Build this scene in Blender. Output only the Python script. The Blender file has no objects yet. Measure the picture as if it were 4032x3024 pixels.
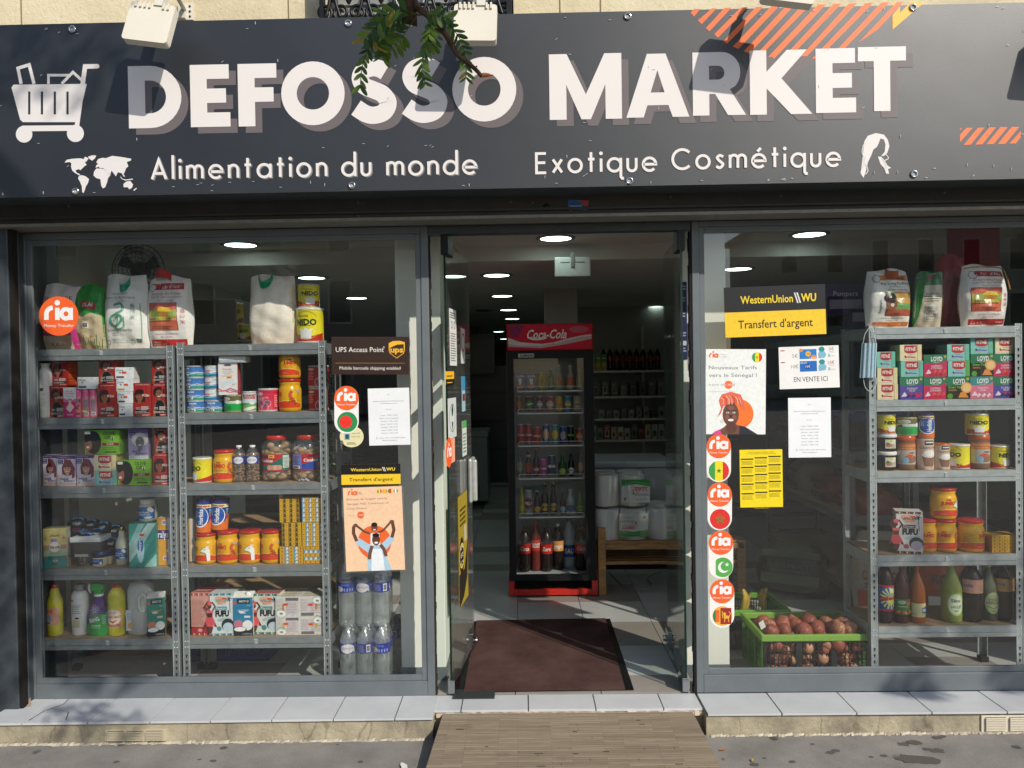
import bpy, math, random
from mathutils import Vector, Matrix
from mathutils.geometry import tessellate_polygon
random.seed(7)
S = bpy.context.scene
COL = S.collection
PI = math.pi

# ---------------------------------------------------------------- camera
FPX, TH, PSI, RO = 3028.0, .0150, .0150, .0150
CAMP = Vector((0, -3.9, 1.755))
MC = Matrix.Rotation(PSI, 3, 'Z') @ Matrix.Rotation(PI / 2 - TH, 3, 'X') @ Matrix.Rotation(-RO, 3, 'Z')
cam = bpy.data.cameras.new('camera')
cam.sensor_width = 36
cam.lens = 36 * FPX / 4032
cam.clip_start, cam.clip_end = .05, 400
camo = bpy.data.objects.new('camera', cam)
camo.matrix_world = Matrix.Translation(CAMP) @ MC.to_4x4()
COL.objects.link(camo)
S.camera = camo

# ---------------------------------------------------------------- sky, sun, exposure
SUN = Vector((.86, -1, .93)).normalized()          # towards the sun
W = bpy.data.worlds.new('World')
S.world = W
W.use_nodes = True
wn = W.node_tree
wn.nodes.clear()
sky = wn.nodes.new('ShaderNodeTexSky')
sky.sky_type = 'NISHITA'
sky.sun_disc = False
sky.sun_elevation = math.asin(SUN.z)
sky.sun_rotation = math.atan2(SUN.x, SUN.y)
bg = wn.nodes.new('ShaderNodeBackground')
bg.inputs[1].default_value = .15
wo = wn.nodes.new('ShaderNodeOutputWorld')
wn.links.new(sky.outputs[0], bg.inputs[0])
wn.links.new(bg.outputs[0], wo.inputs[0])
sl = bpy.data.lights.new('sun', 'SUN')
sl.energy = 4.3
sl.angle = math.radians(.55)
sl.color = (1, .93, .82)
so = bpy.data.objects.new('sun', sl)
so.rotation_euler = SUN.to_track_quat('Z', 'Y').to_euler()
so.location = SUN * 20
COL.objects.link(so)
S.view_settings.view_transform = 'Standard'
S.view_settings.look = 'None'
S.view_settings.gamma = 1
S.view_settings.use_curve_mapping = False
S.view_settings.exposure = 0
S.cycles.use_denoising = True
S.cycles.max_bounces = 10
S.cycles.diffuse_bounces = 5
S.cycles.transparent_max_bounces = 40
S.cycles.sample_clamp_indirect = 6
S.cycles.caustics_reflective = False
S.cycles.caustics_refractive = False

# ---------------------------------------------------------------- measuring: source pixel of the photograph -> point
def P(u, v, Y=0.0):
 d = MC @ Vector(((u - 2016) / FPX, (1512 - v) / FPX, -1))
 return CAMP + d * ((Y - CAMP.y) / d.y)

def PZ(u, v, Z):
 d = MC @ Vector(((u - 2016) / FPX, (1512 - v) / FPX, -1))
 return CAMP + d * ((Z - CAMP.z) / d.z)

CROP = {1: (100, 1350, .36158), 2: (680, 1350, .36158), 3: (100, 1900, .42189), 4: (680, 1900, .42189),
  5: (0, 700, .42194), 6: (650, 900, .31646), 7: (3350, 850, .45195), 8: (3350, 1550, .39173),
  9: (3350, 2100, .39173), 10: (1240, 1250, .45217), 11: (1240, 1950, .48237), 12: (2700, 1000, .42194),
  13: (2700, 1650, .63291), 21: (1700, 850, .47468), 22: (1700, 1250, .47468), 23: (1700, 1850, .47468),
  24: (1700, 2350, .5425), 31: (0, 0, .63291), 32: (1300, 0, .63291), 33: (2632, 0, .63291),
  34: (1300, 0, .31646), 0: (0, 0, 1)}

def K(k, x, y):
 a = CROP[k]
 return a[0] + x * a[2], a[1] + y * a[2]

# ---------------------------------------------------------------- colours and materials
_cc = {}

def C(h, m=.86):
 if not isinstance(h, str):
  return h
 if h not in _cc:
  r = []
  for i in (0, 2, 4):
   x = int(h[i:i + 2], 16) / 255
   x = x / 12.92 if x <= .04045 else ((x + .055) / 1.055) ** 2.4
   r.append(min(x, m))
  _cc[h] = tuple(r)
 return _cc[h]

M = {}

class NT:
 def __init__(s, name):
  s.m = bpy.data.materials.new(name)
  s.m.use_nodes = True
  s.t = s.m.node_tree
  s.b = s.t.nodes['Principled BSDF']
  s.o = s.t.nodes['Material Output']
  M[name] = s.m

 def n(s, typ, **kw):
  nd = s.t.nodes.new('ShaderNode' + typ)
  for k, v in kw.items():
   setattr(nd, k, v)
  return nd

 def l(s, a, b):
  s.t.links.new(a, b)

 def set(s, **kw):
  for k, v in kw.items():
   i = s.b.inputs[k.replace('_', ' ')]
   i.default_value = v if not isinstance(v, tuple) or len(v) == 4 else v + (1,)
  return s

 def pos(s, sc=(1, 1, 1), world=False):
  if world:
   g = s.n('NewGeometry').outputs['Position']
  else:
   g = s.n('TexCoord').outputs['Object']
  mp = s.n('Mapping')
  mp.inputs['Scale'].default_value = sc
  s.l(g, mp.inputs['Vector'])
  return mp.outputs[0]

 def noise(s, vec, scale, detail=4, rough=.55):
  t = s.n('TexNoise')
  t.inputs['Scale'].default_value = scale
  t.inputs['Detail'].default_value = detail
  t.inputs['Roughness'].default_value = rough
  s.l(vec, t.inputs['Vector'])
  return t.outputs['Fac']

 def ramp(s, fac, stops):
  r = s.n('ValToRGB')
  e = r.color_ramp.elements
  while len(e) < len(stops):
   e.new(.5)
  for q, (p, c) in zip(e, stops):
   q.position = p
   q.color = tuple(c) + (1,) if len(c) == 3 else c
  s.l(fac, r.inputs[0])
  return r.outputs[0]

 def mix(s, a, b, fac, mode='MIX'):
  x = s.n('Mix', data_type='RGBA', blend_type=mode)
  for v, i in ((fac, 0), (a, 6), (b, 7)):
   if isinstance(v, (int, float)):
    x.inputs[i].default_value = v
   elif isinstance(v, tuple):
    x.inputs[i].default_value = v + (1,)
   else:
    s.l(v, x.inputs[i])
  return x.outputs[2]

 def bump(s, h, strength, dist=.01):
  b = s.n('Bump')
  b.inputs['Strength'].default_value = strength
  b.inputs['Distance'].default_value = dist
  s.l(h, b.inputs['Height'])
  s.l(b.outputs[0], s.b.inputs['Normal'])
  return s

def attr_mat(name, rough, spec=.5, metal=0., grain=.12, gscale=60, bump=0., bscale=200, coat=0):
 t = NT(name)
 a = t.n('Attribute', attribute_name='Col')
 v = t.pos(world=True)
 nz = t.noise(v, gscale, 3)
 dark = t.ramp(nz, [(.3, (1 - grain,) * 3), (.7, (1, 1, 1))])
 t.l(t.mix(a.outputs['Color'], dark, 1., 'MULTIPLY'), t.b.inputs['Base Color'])
 t.set(Roughness=rough, Metallic=metal, Specular_IOR_Level=spec, Coat_Weight=coat, Coat_Roughness=.12)
 if bump:
  t.bump(t.noise(v, bscale, 3), bump, .004)
 return t

attr_mat('card', .42, .45)
attr_mat('gloss', .24, .4)
attr_mat('black', .5, .2)
attr_mat('matte', .8, .25, bump=.1)
attr_mat('paper', .7, .2, grain=.05, gscale=14, bump=.5, bscale=9)
attr_mat('film', .32, .5, grain=.08, bump=1.0, bscale=28)
attr_mat('cloth', .9, .1, bump=.5, bscale=300)
attr_mat('metal', .42, .5, metal=.3, grain=.22, gscale=25)
attr_mat('chrome', .14, .5, metal=1, grain=.05)
attr_mat('skin', .5, .4, grain=.35, gscale=45, bump=.3, bscale=90)
attr_mat('plaster', .85, .2, grain=.1, gscale=2.2, bump=.12, bscale=60)
t = attr_mat('leaf', .45, .4, grain=.4, gscale=40)
tl = t.n('BsdfTranslucent')
mx = t.n('MixShader')
mx.inputs[0].default_value = .35
t.l(t.b.inputs['Base Color'].links[0].from_socket, tl.inputs[0])
t.l(t.b.outputs[0], mx.inputs[1])
t.l(tl.outputs[0], mx.inputs[2])
t.l(mx.outputs[0], t.o.inputs['Surface'])
attr_mat('bark', .9, .1, grain=.5, gscale=60, bump=.8, bscale=80)
attr_mat('net', .3, .5, grain=.3, gscale=120)

def clear_mat(name, tint, base=.05, dirt_haze=0.):
 t = NT(name)
 lw = t.n('LayerWeight')
 lw.inputs[0].default_value = .5
 pw = t.n('Math', operation='POWER')
 pw.inputs[1].default_value = 4.
 t.l(lw.outputs['Facing'], pw.inputs[0])
 ma = t.n('Math', operation='MULTIPLY_ADD')
 ma.inputs[1].default_value = 1 - base
 ma.inputs[2].default_value = base
 t.l(pw.outputs[0], ma.inputs[0])
 tr = t.n('BsdfTransparent')
 tr.inputs[0].default_value = tint + (1,)
 gl = t.n('BsdfGlossy')
 gl.inputs['Roughness'].default_value = .01 if not dirt_haze else .06
 mx = t.n('MixShader')
 t.l(ma.outputs[0], mx.inputs[0])
 t.l(tr.outputs[0], mx.inputs[1])
 t.l(gl.outputs[0], mx.inputs[2])
 out = mx.outputs[0]
 if dirt_haze:
  df = t.n('BsdfDiffuse')
  df.inputs[0].default_value = (.8, .82, .8, 1)
  m2 = t.n('MixShader')
  nz = t.noise(t.pos(world=True), 18, 5, .7)
  rp = t.ramp(nz, [(.35, (dirt_haze * .3,) * 3), (.8, (dirt_haze,) * 3)])
  t.l(rp, m2.inputs[0])
  t.l(out, m2.inputs[1])
  t.l(df.outputs[0], m2.inputs[2])
  out = m2.outputs[0]
 t.l(out, t.o.inputs['Surface'])

clear_mat('pane', (.97, .98, .975), .06)
clear_mat('doorglass', (.90, .95, .92), .045, .05)
clear_mat('clear', (.93, .96, .97), .07, .10)
clear_mat('filmclear', (.96, .97, .97), .07, .05)
clear_mat('pet', (.95, .97, .98), .1, .26)  # white haze mixed into the plastic to make the water bottles look brighter
clear_mat('fridgeglass', (.97, .98, .97), .02)

t = NT('lamp')
t.b.inputs['Base Color'].default_value = (.8, .8, .8, 1)
t.b.inputs['Emission Color'].default_value = (.74, 1, .92, 1)
t.b.inputs['Emission Strength'].default_value = 8

t = NT('frame_paint')
v = t.pos(world=True)
t.l(t.ramp(t.noise(v, 5, 6, .65), [(.3, C('5c6367')), (.7, C('686f73'))]), t.b.inputs['Base Color'])
t.set(Roughness=.42, Specular_IOR_Level=.45).bump(t.noise(v, 160, 3), .06)

t = NT('dark_paint')
v = t.pos(world=True)
t.l(t.ramp(t.noise(v, 7, 6, .7), [(.3, C('30363b')), (.75, C('434a4f'))]), t.b.inputs['Base Color'])
t.set(Roughness=.4, Specular_IOR_Level=.45).bump(t.noise(v, 60, 3), .1)

t = NT('shutter')
v = t.pos(world=True)
t.l(t.ramp(t.noise(v, 9, 6, .7), [(.3, C('2c2b28')), (.75, C('3d3c38'))]), t.b.inputs['Base Color'])
t.set(Roughness=.45)

t = NT('vinyl')
v = t.pos(world=True)
t.l(t.ramp(t.noise(v, 3, 5), [(.3, C('202328')), (.7, C('272a2f'))]), t.b.inputs['Base Color'])
t.set(Roughness=.42, Specular_IOR_Level=.85)
h = t.noise(v, 1.1, 3, .5)
h2 = t.noise(v, 420, 2, .5)
t.bump(t.mix(h, h2, .06), .12, .05)

t = NT('vinyl_print')
a = t.n('Attribute', attribute_name='Col')
t.l(a.outputs['Color'], t.b.inputs['Base Color'])
t.set(Roughness=.46, Specular_IOR_Level=.4)
t.bump(t.noise(t.pos(world=True), 1.1, 3, .5), .1, .05)

t = NT('stone')
v = t.pos(world=True)
big = t.noise(v, 1.6, 6, .62)
c1 = t.ramp(big, [(.25, C('b9ab8d')), (.5, C('d8cbaa')), (.8, C('e6dcc0'))])
sp = t.ramp(t.noise(v, 26, 6, .8), [(.28, (.25, .23, .2)), (.42, (1, 1, 1))])
t.l(t.mix(c1, sp, .45, 'MULTIPLY'), t.b.inputs['Base Color'])
t.set(Roughness=.9).bump(t.noise(v, 35, 8, .7), .5, .01)

t = NT('riser')
v = t.pos((1, 1, 1), True)
c1 = t.ramp(t.noise(v, 5, 8, .65), [(.3, C('766e60')), (.5, C('9c937d')), (.72, C('b8ae94'))])
vo = t.n('TexVoronoi', feature='DISTANCE_TO_EDGE')
vo.inputs['Scale'].default_value = 2.9
nz = t.n('TexNoise')
nz.inputs['Scale'].default_value = 6
t.l(v, nz.inputs['Vector'])
ad = t.mix(t.pos((1, 1, .12), True), nz.outputs['Color'], .06)
t.l(ad, vo.inputs['Vector'])
cr = t.ramp(vo.outputs[0], [(0, (.25, .23, .2)), (.008, (1, 1, 1))])
t.l(t.mix(c1, cr, .5, 'MULTIPLY'), t.b.inputs['Base Color'])
t.set(Roughness=.92).bump(t.noise(v, 40, 8, .7), .55, .012)

t = NT('asphalt')
v = t.pos(world=True)
c1 = t.ramp(t.noise(v, 3.2, 8, .6), [(.3, C('716f6b')), (.55, C('8a8782')), (.75, C('9a958f'))])
gr = t.ramp(t.noise(v, 120, 5, .85), [(.32, (.38, .37, .36)), (.56, (1.06, 1.05, 1.04))])
sp = t.n('TexVoronoi')
sp.inputs['Scale'].default_value = 5.
sp.inputs['Randomness'].default_value = 1
nz = t.n('TexNoise')
nz.inputs['Scale'].default_value = 30
t.l(v, nz.inputs['Vector'])
t.l(t.mix(v, nz.outputs['Color'], .03), sp.inputs['Vector'])
spots = t.ramp(sp.outputs['Distance'], [(.075, (.34, .33, .32)), (.105, (1, 1, 1))])
msk = t.ramp(t.noise(v, 1.3, 2), [(.36, (0, 0, 0)), (.5, (1, 1, 1))])
c2 = t.mix(c1, gr, .5, 'MULTIPLY')
c3 = t.mix(c2, spots, msk, 'MULTIPLY')
t.l(c3, t.b.inputs['Base Color'])
t.set(Roughness=.9).bump(t.noise(v, 190, 6, .8), .5, .008)

def tile_mat(name, a, b, rough):
 t = NT(name)
 v = t.pos(world=True)
 c = t.ramp(t.noise(v, 4, 6, .6), [(.3, C(a)), (.7, C(b))])
 d = t.ramp(t.noise(v, 45, 5, .75), [(.24, (.72, .7, .68)), (.4, (1, 1, 1))])
 t.l(t.mix(c, d, .5, 'MULTIPLY'), t.b.inputs['Base Color'])
 t.set(Roughness=rough, Specular_IOR_Level=.5).bump(t.noise(v, 12, 3), .05)

tile_mat('tile_white', 'b6b8bb', 'c6c8ca', .28)
tile_mat('tile_light', 'b0b1af', 'bebfbd', .3)
tile_mat('tile_dark', '8a847d', '99938b', .34)
tile_mat('grout', '3a3835', '55524e', .9)

t = NT('carpet')
v = t.pos(world=True)
w = t.n('TexWave', bands_direction='X')
w.inputs['Scale'].default_value = 120
w.inputs['Distortion'].default_value = .6
w.inputs['Detail'].default_value = 2
t.l(v, w.inputs['Vector'])
cb = t.ramp(t.noise(v, 5, 5, .6), [(.3, C('4e3836')), (.7, C('68504c'))])
ls = t.ramp(t.noise(v, 330, 3, .8), [(.3, (.5, .5, .5)), (.66, (1.15, 1.1, 1.1))])
rb = t.ramp(w.outputs[1], [(0, (.8, .8, .8)), (1, (1, 1, 1))])
t.l(t.mix(t.mix(cb, ls, .8, 'MULTIPLY'), rb, .8, 'MULTIPLY'), t.b.inputs['Base Color'])
t.set(Roughness=.95, Specular_IOR_Level=.1).bump(w.outputs[1], .5, .004)

t = NT('stave_wood')
v = t.pos()
br = t.n('TexBrick')
br.offset = .37
br.offset_frequency = 2
br.inputs['Color1'].default_value = (.3, .3, .3, 1)
br.inputs['Color2'].default_value = (.75, .75, .75, 1)
br.inputs['Mortar'].default_value = (.0, .0, .0, 1)
br.inputs['Scale'].default_value = 1
br.inputs['Mortar Size'].default_value = .0006
br.inputs['Brick Width'].default_value = .24
br.inputs['Row Height'].default_value = .0165
t.l(v, br.inputs['Vector'])
base = t.ramp(br.outputs['Color'], [(0, C('5a4d3f')), (.2, C('7d7060')), (.5, C('8c7f6d')), (.95, C('9c8f7b'))])
gr = t.noise(t.pos((2, 70, 3)), 3, 8, .7)
st = t.ramp(gr, [(.3, (.52, .48, .45)), (.55, (1, 1, 1))])
bl = t.ramp(t.noise(t.pos((5, 12, 5)), 1.2, 5, .7), [(.24, (.45, .42, .4)), (.42, (1, 1, 1))])
t.l(t.mix(t.mix(base, st, .8, 'MULTIPLY'), bl, .6, 'MULTIPLY'), t.b.inputs['Base Color'])
t.set(Roughness=.78, Specular_IOR_Level=.25).bump(gr, .35, .004)

t = NT('pine')
v = t.pos((6, 30, 30))
g = t.noise(v, 1.4, 6, .6)
t.l(t.ramp(g, [(.3, C('7b5630')), (.55, C('a97e4c')), (.75, C('c29a66'))]), t.b.inputs['Base Color'])
t.set(Roughness=.55)

# ---------------------------------------------------------------- mesh builder
class MB:
 def __init__(s):
  s.v, s.f, s.c, s.sm = [], [], [], []

 def poly(s, pts, c, sm=False):
  i = len(s.v)
  s.v.extend(tuple(p) for p in pts)
  s.f.append(tuple(range(i, i + len(pts))))
  s.c.append(C(c))
  s.sm.append(sm)
  return s

 def grid(s, rows, c, closed=False, sm=True):
  i = len(s.v)
  n = len(rows[0])
  for r in rows:
   s.v.extend(tuple(p) for p in r)
  cf = c if callable(c) else (lambda a, b: c)
  for a in range(len(rows) - 1):
   for b in range(n if closed else n - 1):
    b2 = (b + 1) % n
    s.f.append((i + a * n + b, i + a * n + b2, i + (a + 1) * n + b2, i + (a + 1) * n + b))
    s.c.append(C(cf(a, b)))
    s.sm.append(sm)
  return s

 def box(s, x0, y0, z0, x1, y1, z1, c, skip=''):
  p = [(x0, y0, z0), (x1, y0, z0), (x1, y1, z0), (x0, y1, z0), (x0, y0, z1), (x1, y0, z1), (x1, y1, z1), (x0, y1, z1)]
  i = len(s.v)
  s.v.extend(p)
  for k, q in (('b', (3, 2, 1, 0)), ('t', (4, 5, 6, 7)), ('f', (0, 1, 5, 4)), ('r', (1, 2, 6, 5)), ('k', (2, 3, 7, 6)), ('l', (3, 0, 4, 7))):
   if k not in skip:
    s.f.append(tuple(i + a for a in q))
    s.c.append(C(c))
    s.sm.append(False)
  return s

 def lathe(s, prof, c, n=20, cx=0, cy=0, cap=True, sq=0., ax='z'):
  """prof: (r, z) from bottom to top; c colour or list per band; sq > 0 squares the section"""
  def rr(a):
   if not sq:
    return 1.
   return 1 / max(abs(math.cos(a)), abs(math.sin(a))) ** sq
  rows = []
  for r, z in prof:
   row = []
   for k in range(n):
    a = 2 * PI * k / n + PI / n
    q = r * rr(a)
    row.append((cx + q * math.cos(a), cy + q * math.sin(a), z))
   rows.append(row)
  s.grid(rows, c if not isinstance(c, list) else (lambda a, b: c[min(a, len(c) - 1)]), True)
  if cap:
   c0 = c[0] if isinstance(c, list) else c
   c1 = c[-1] if isinstance(c, list) else c
   s.poly(rows[0][::-1], c0)
   s.poly(rows[-1], c1)
  return s

 def tube(s, pts, r, c, n=6, closed=False):
  pts = [Vector(p) for p in pts]
  rows = []
  m = len(pts)
  prev = None
  for i, p in enumerate(pts):
   if closed:
    d = pts[(i + 1) % m] - pts[i - 1]
   else:
    d = pts[min(i + 1, m - 1)] - pts[max(i - 1, 0)]
   d.normalize()
   u = d.cross(Vector((0, 0, 1)) if abs(d.z) < .95 else Vector((1, 0, 0))).normalized()
   if prev is not None and u.dot(prev) < 0:
    u = -u
   prev = u
   w = d.cross(u)
   q = r[i] if isinstance(r, (list, tuple)) else r
   rows.append([p + (u * math.cos(2 * PI * k / n) + w * math.sin(2 * PI * k / n)) * q for k in range(n)])
  if closed:
   rows.append(rows[0])
  return s.grid(rows, c, True)

 def prism(s, pts, z0, z1, c):
  """pts: outline in x, z; from y = z0 to z1"""
  a = [(x, z0, z) for x, z in pts]
  b = [(x, z1, z) for x, z in pts]
  s.poly(a, c)
  s.poly(b[::-1], c)
  n = len(pts)
  for i in range(n):
   j = (i + 1) % n
   s.poly([a[j], a[i], b[i], b[j]], c)
  return s

 def ball(s, x, y, z, rx, ry, rz, c, n=10, m=6, jit=0):
  rows = []
  for i in range(m + 1):
   t = -PI / 2 + PI * i / m
   row = []
   for k in range(n):
    a = 2 * PI * k / n
    j = 1 + random.uniform(-jit, jit)
    row.append((x + rx * j * math.cos(t) * math.cos(a), y + ry * j * math.cos(t) * math.sin(a), z + rz * math.sin(t)))
   rows.append(row)
  return s.grid(rows, c, True)

 def mesh(s, name, mat):
  me = bpy.data.meshes.new(name)
  me.from_pydata(s.v, [], s.f)
  a = me.color_attributes.new('Col', 'FLOAT_COLOR', 'CORNER')
  buf = []
  for f, c in zip(s.f, s.c):
   buf.extend((c[0], c[1], c[2], 1.) * len(f))
  a.data.foreach_set('color', buf)
  me.polygons.foreach_set('use_smooth', s.sm)
  for m in (mat if isinstance(mat, (list, tuple)) else [mat]):
   me.materials.append(M[m])
  me.update()
  return me

 def build(s, name, mat, parent=None, loc=None, rz=0, bevel=0):
  me = s.mesh(name, mat)
  return link(name, me, parent, loc, rz, bevel)

def link(name, me, parent=None, loc=None, rz=0, bevel=0):
 o = bpy.data.objects.new(name, me)
 COL.objects.link(o)
 if parent:
  o.parent = parent
 if loc is not None:
  o.location = loc
 o.rotation_euler.z = rz
 if bevel:
  b = o.modifiers.new('bevel', 'BEVEL')
  b.width = bevel
  b.segments = 2
  b.limit_method = 'ANGLE'
 return o

def tag(o, label=None, cat=None, group=None, kind=None):
 for k, v in (('label', label), ('category', cat), ('group', group), ('kind', kind)):
  if v:
   o[k] = v
 return o

def thing(name, label, cat, loc=(0, 0, 0), rz=0, group=None):
 o = bpy.data.objects.new(name, None)
 o.empty_display_size = .05
 COL.objects.link(o)
 o.location = loc
 o.rotation_euler.z = rz
 return tag(o, label, cat, group)

# ---------------------------------------------------------------- flat print: shapes in a unit square, laid in layers on a face
_tc = {}

def text_tris(s, bold):
 k = (s, bold)
 if k not in _tc:
  c = bpy.data.curves.new('t', 'FONT')
  c.body = s
  c.size = 1
  c.offset = bold
  c.resolution_u = 2
  o = bpy.data.objects.new('t', c)
  m = o.to_mesh()
  tr = []
  for p in m.polygons:
   q = [m.vertices[i].co for i in p.vertices]
   for j in range(1, len(q) - 1):
    a, b, d = q[0], q[j], q[j + 1]
    ar = (b.x - a.x) * (d.y - a.y) - (b.y - a.y) * (d.x - a.x)
    if abs(ar) > 1e-9:
     tr.append([(a.x, a.y), (b.x, b.y), (d.x, d.y)] if ar > 0 else [(a.x, a.y), (d.x, d.y), (b.x, b.y)])
  o.to_mesh_clear()
  bpy.data.objects.remove(o)
  bpy.data.curves.remove(c)
  xs = [p[0] for t in tr for p in t] or [0, 1]
  _tc[k] = (tr, min(xs), max(xs))
 return _tc[k]

def tess(loops):
 vs = [Vector((p[0], p[1], 0)) for l in loops for p in l]
 out = []
 for a, b, d in tessellate_polygon([[Vector((p[0], p[1], 0)) for p in l] for l in loops]):
  a, b, d = vs[a], vs[b], vs[d]
  ar = (b.x - a.x) * (d.y - a.y) - (b.y - a.y) * (d.x - a.x)
  if abs(ar) < 1e-12:
   continue
  out.append([(a.x, a.y), (b.x, b.y), (d.x, d.y)] if ar > 0 else [(a.x, a.y), (d.x, d.y), (b.x, b.y)])
 return out

class Art:
 def __init__(s, w=1., h=1.):
  s.asp = w / h
  s.sh = []

 def _add(s, polys, c):
  xs = [p[0] for q in polys for p in q]
  ys = [p[1] for q in polys for p in q]
  if not xs:
   return s
  bb = (min(xs), min(ys), max(xs), max(ys))
  ly = 0
  for _, _, b, k in s.sh:
   if b[0] < bb[2] and b[2] > bb[0] and b[1] < bb[3] and b[3] > bb[1]:
    ly = max(ly, k + 1)
  s.sh.append((polys, C(c), bb, ly))
  return s

 def rect(s, x0, y0, x1, y1, c):
  return s._add([[(x0, y0), (x1, y0), (x1, y1), (x0, y1)]], c)

 def ell(s, cx, cy, rx, ry, c, n=16, rot=0):
  q = []
  for k in range(n):
   a = 2 * PI * k / n
   x, y = rx * math.cos(a), ry * math.sin(a)
   if rot:
    x, y = x * math.cos(rot) - y * math.sin(rot) / s.asp, x * math.sin(rot) * s.asp + y * math.cos(rot)
   q.append((cx + x, cy + y))
  return s._add([q], c)

 def circ(s, cx, cy, r, c, n=24):
  return s.ell(cx, cy, r, r * s.asp, c, n)

 def arc(s, cx, cy, r, a0, a1, c, n=14):
  """pie-free segment of a disc between two angles (chord closed)"""
  q = [(cx + r * math.cos(a0 + (a1 - a0) * k / n), cy + r * s.asp * math.sin(a0 + (a1 - a0) * k / n)) for k in range(n + 1)]
  return s._add([q], c)

 def poly(s, pts, c):
  return s._add(tess([pts]), c)

 def loops(s, loops, c):
  return s._add(tess(loops), c)

 def text(s, t, cx, cy, h, c, w=None, bold=0., rot=0., shear=0., al='c'):
  tr, x0, x1 = text_tris(t, bold)
  sy = h / .69
  sx = sy / s.asp
  if w:
   sx = w / (x1 - x0)
  ax = {'c': (x0 + x1) / 2, 'l': x0, 'r': x1}[al]
  q = []
  cr, sr = math.cos(rot), math.sin(rot)
  for t3 in tr:
   r = []
   for x, y in t3:
    y -= .345
    x = (x - ax + shear * y) * sx
    y *= sy
    if rot:
     x, y = x * cr - y * sr / s.asp, x * sr * s.asp + y * cr
    r.append((cx + x, cy + y))
   q.append(r)
  return s._add(q, c)

 def vtext(s, t, cx, cy, w, h, c, bold=0., up=True):
  """vertical text filling a w x h box"""
  tr, x0, x1 = text_tris(t, bold)
  q = []
  for t3 in tr:
   r = []
   for x, y in t3:
    a, b = (x - (x0 + x1) / 2) / (x1 - x0) * h, (y - .345) / .69 * w
    r.append((cx - b, cy + a) if up else (cx + b, cy - a))
   q.append(r)
  return s._add(q, c)

 def lines(s, x0, x1, y0, y1, n, c, th=.45, jit=.25):
  q = []
  st = (y1 - y0) / n
  for k in range(n):
   y = y0 + st * k
   xe = x1 - (x1 - x0) * random.uniform(0, jit)
   xa = x0
   while xa < xe:
    xb = min(xe, xa + (x1 - x0) * random.uniform(.1, .3))
    q.append([(xa, y), (xb, y), (xb, y + st * th), (xa, y + st * th)])
    xa = xb + (x1 - x0) * .025
  return s._add(q, c)

 def bars(s, x0, y0, x1, y1, c='2a2a2a', bgc='f2f2f0'):
  s.rect(x0, y0, x1, y1, bgc)
  q = []
  n = 9
  for k in range(n):
   a = x0 + (x1 - x0) * (.1 + .8 * k / n)
   q.append([(a, y0 + (y1 - y0) * .12), (a + (x1 - x0) * .045 * (1 + k % 2), y0 + (y1 - y0) * .12), (a + (x1 - x0) * .045 * (1 + k % 2), y1 - (y1 - y0) * .12), (a, y1 - (y1 - y0) * .12)])
  return s._add(q, c)

 def stroke(s, pts, w, c, closed=False):
  """w in x units"""
  A = s.asp
  q = [Vector((p[0], p[1] / A)) for p in pts]
  n = len(q)
  L, R = [], []
  for i in range(n):
   if closed:
    a, b = q[i] - q[i - 1], q[(i + 1) % n] - q[i]
   else:
    a = q[i] - q[i - 1] if i else q[1] - q[0]
    b = q[i + 1] - q[i] if i < n - 1 else q[i] - q[i - 1]
   a.normalize()
   b.normalize()
   t = (a + b)
   if t.length < 1e-6:
    t = a
   t.normalize()
   nn = Vector((-t.y, t.x))
   k = w / 2 / max(.35, nn.dot(Vector((-a.y, a.x))))
   L.append(q[i] + nn * k)
   R.append(q[i] - nn * k)
  po = []
  for i in range(n if closed else n - 1):
   j = (i + 1) % n
   po.append([(v.x, v.y * A) for v in (R[i], R[j], L[j], L[i])])
  return s._add(po, c)

 def ring(s, cx, cy, r, w, c, a0=0, a1=2 * PI, n=24):
  full = abs(a1 - a0 - 2 * PI) < 1e-6
  m = n if full else n + 1
  return s.stroke([(cx + r * math.cos(a0 + (a1 - a0) * k / n), cy + r * s.asp * math.sin(a0 + (a1 - a0) * k / n)) for k in range(m)], w, c, full)

 def star(s, cx, cy, r, c, k=.4):
  q = []
  for i in range(10):
   a = PI / 2 + PI * i / 5
   rr = r if i % 2 == 0 else r * k
   q.append((cx + rr * math.cos(a), cy + rr * s.asp * math.sin(a)))
  return s.poly(q, c)

 def tagp(s, cx, cy, w, c='f4612c'):
  h = w * .5 * s.asp
  s.rect(cx - w / 2, cy - h / 2, cx + w / 2, cy + h / 2, c)
  return s.lines(cx - w * .3, cx + w * .3, cy - h * .2, cy + h * .2, 1, 'a8381a', .8, .1)

 # -- lay the shapes on a surface
 def lay(s, mb, fn, strips=0, eps=.0003):
  for polys, c, _, k in s.sh:
   for q in polys:
    if strips:
     for r in split(q, strips):
      mb.poly([fn(x, y, (k + 1) * eps) for x, y in r], c)
    else:
     mb.poly([fn(x, y, (k + 1) * eps) for x, y in q], c)
  return mb

def clipx(q, x, keep_left):
 out = []
 n = len(q)
 for i in range(n):
  a, b = q[i], q[(i + 1) % n]
  ia = a[0] <= x if keep_left else a[0] >= x
  ib = b[0] <= x if keep_left else b[0] >= x
  if ia:
   out.append(a)
  if ia != ib:
   t = (x - a[0]) / (b[0] - a[0])
   out.append((x, a[1] + t * (b[1] - a[1])))
 return out

def split(q, n):
 x0 = min(p[0] for p in q)
 x1 = max(p[0] for p in q)
 k0, k1 = math.floor(x0 * n), math.ceil(x1 * n)
 res = []
 for k in range(k0, k1):
  r = q
  if k > k0:
   r = clipx(r, k / n, False)
  if k < k1 - 1:
   r = clipx(r, (k + 1) / n, True)
  if len(r) >= 3:
   res.append(r)
 return res

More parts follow.
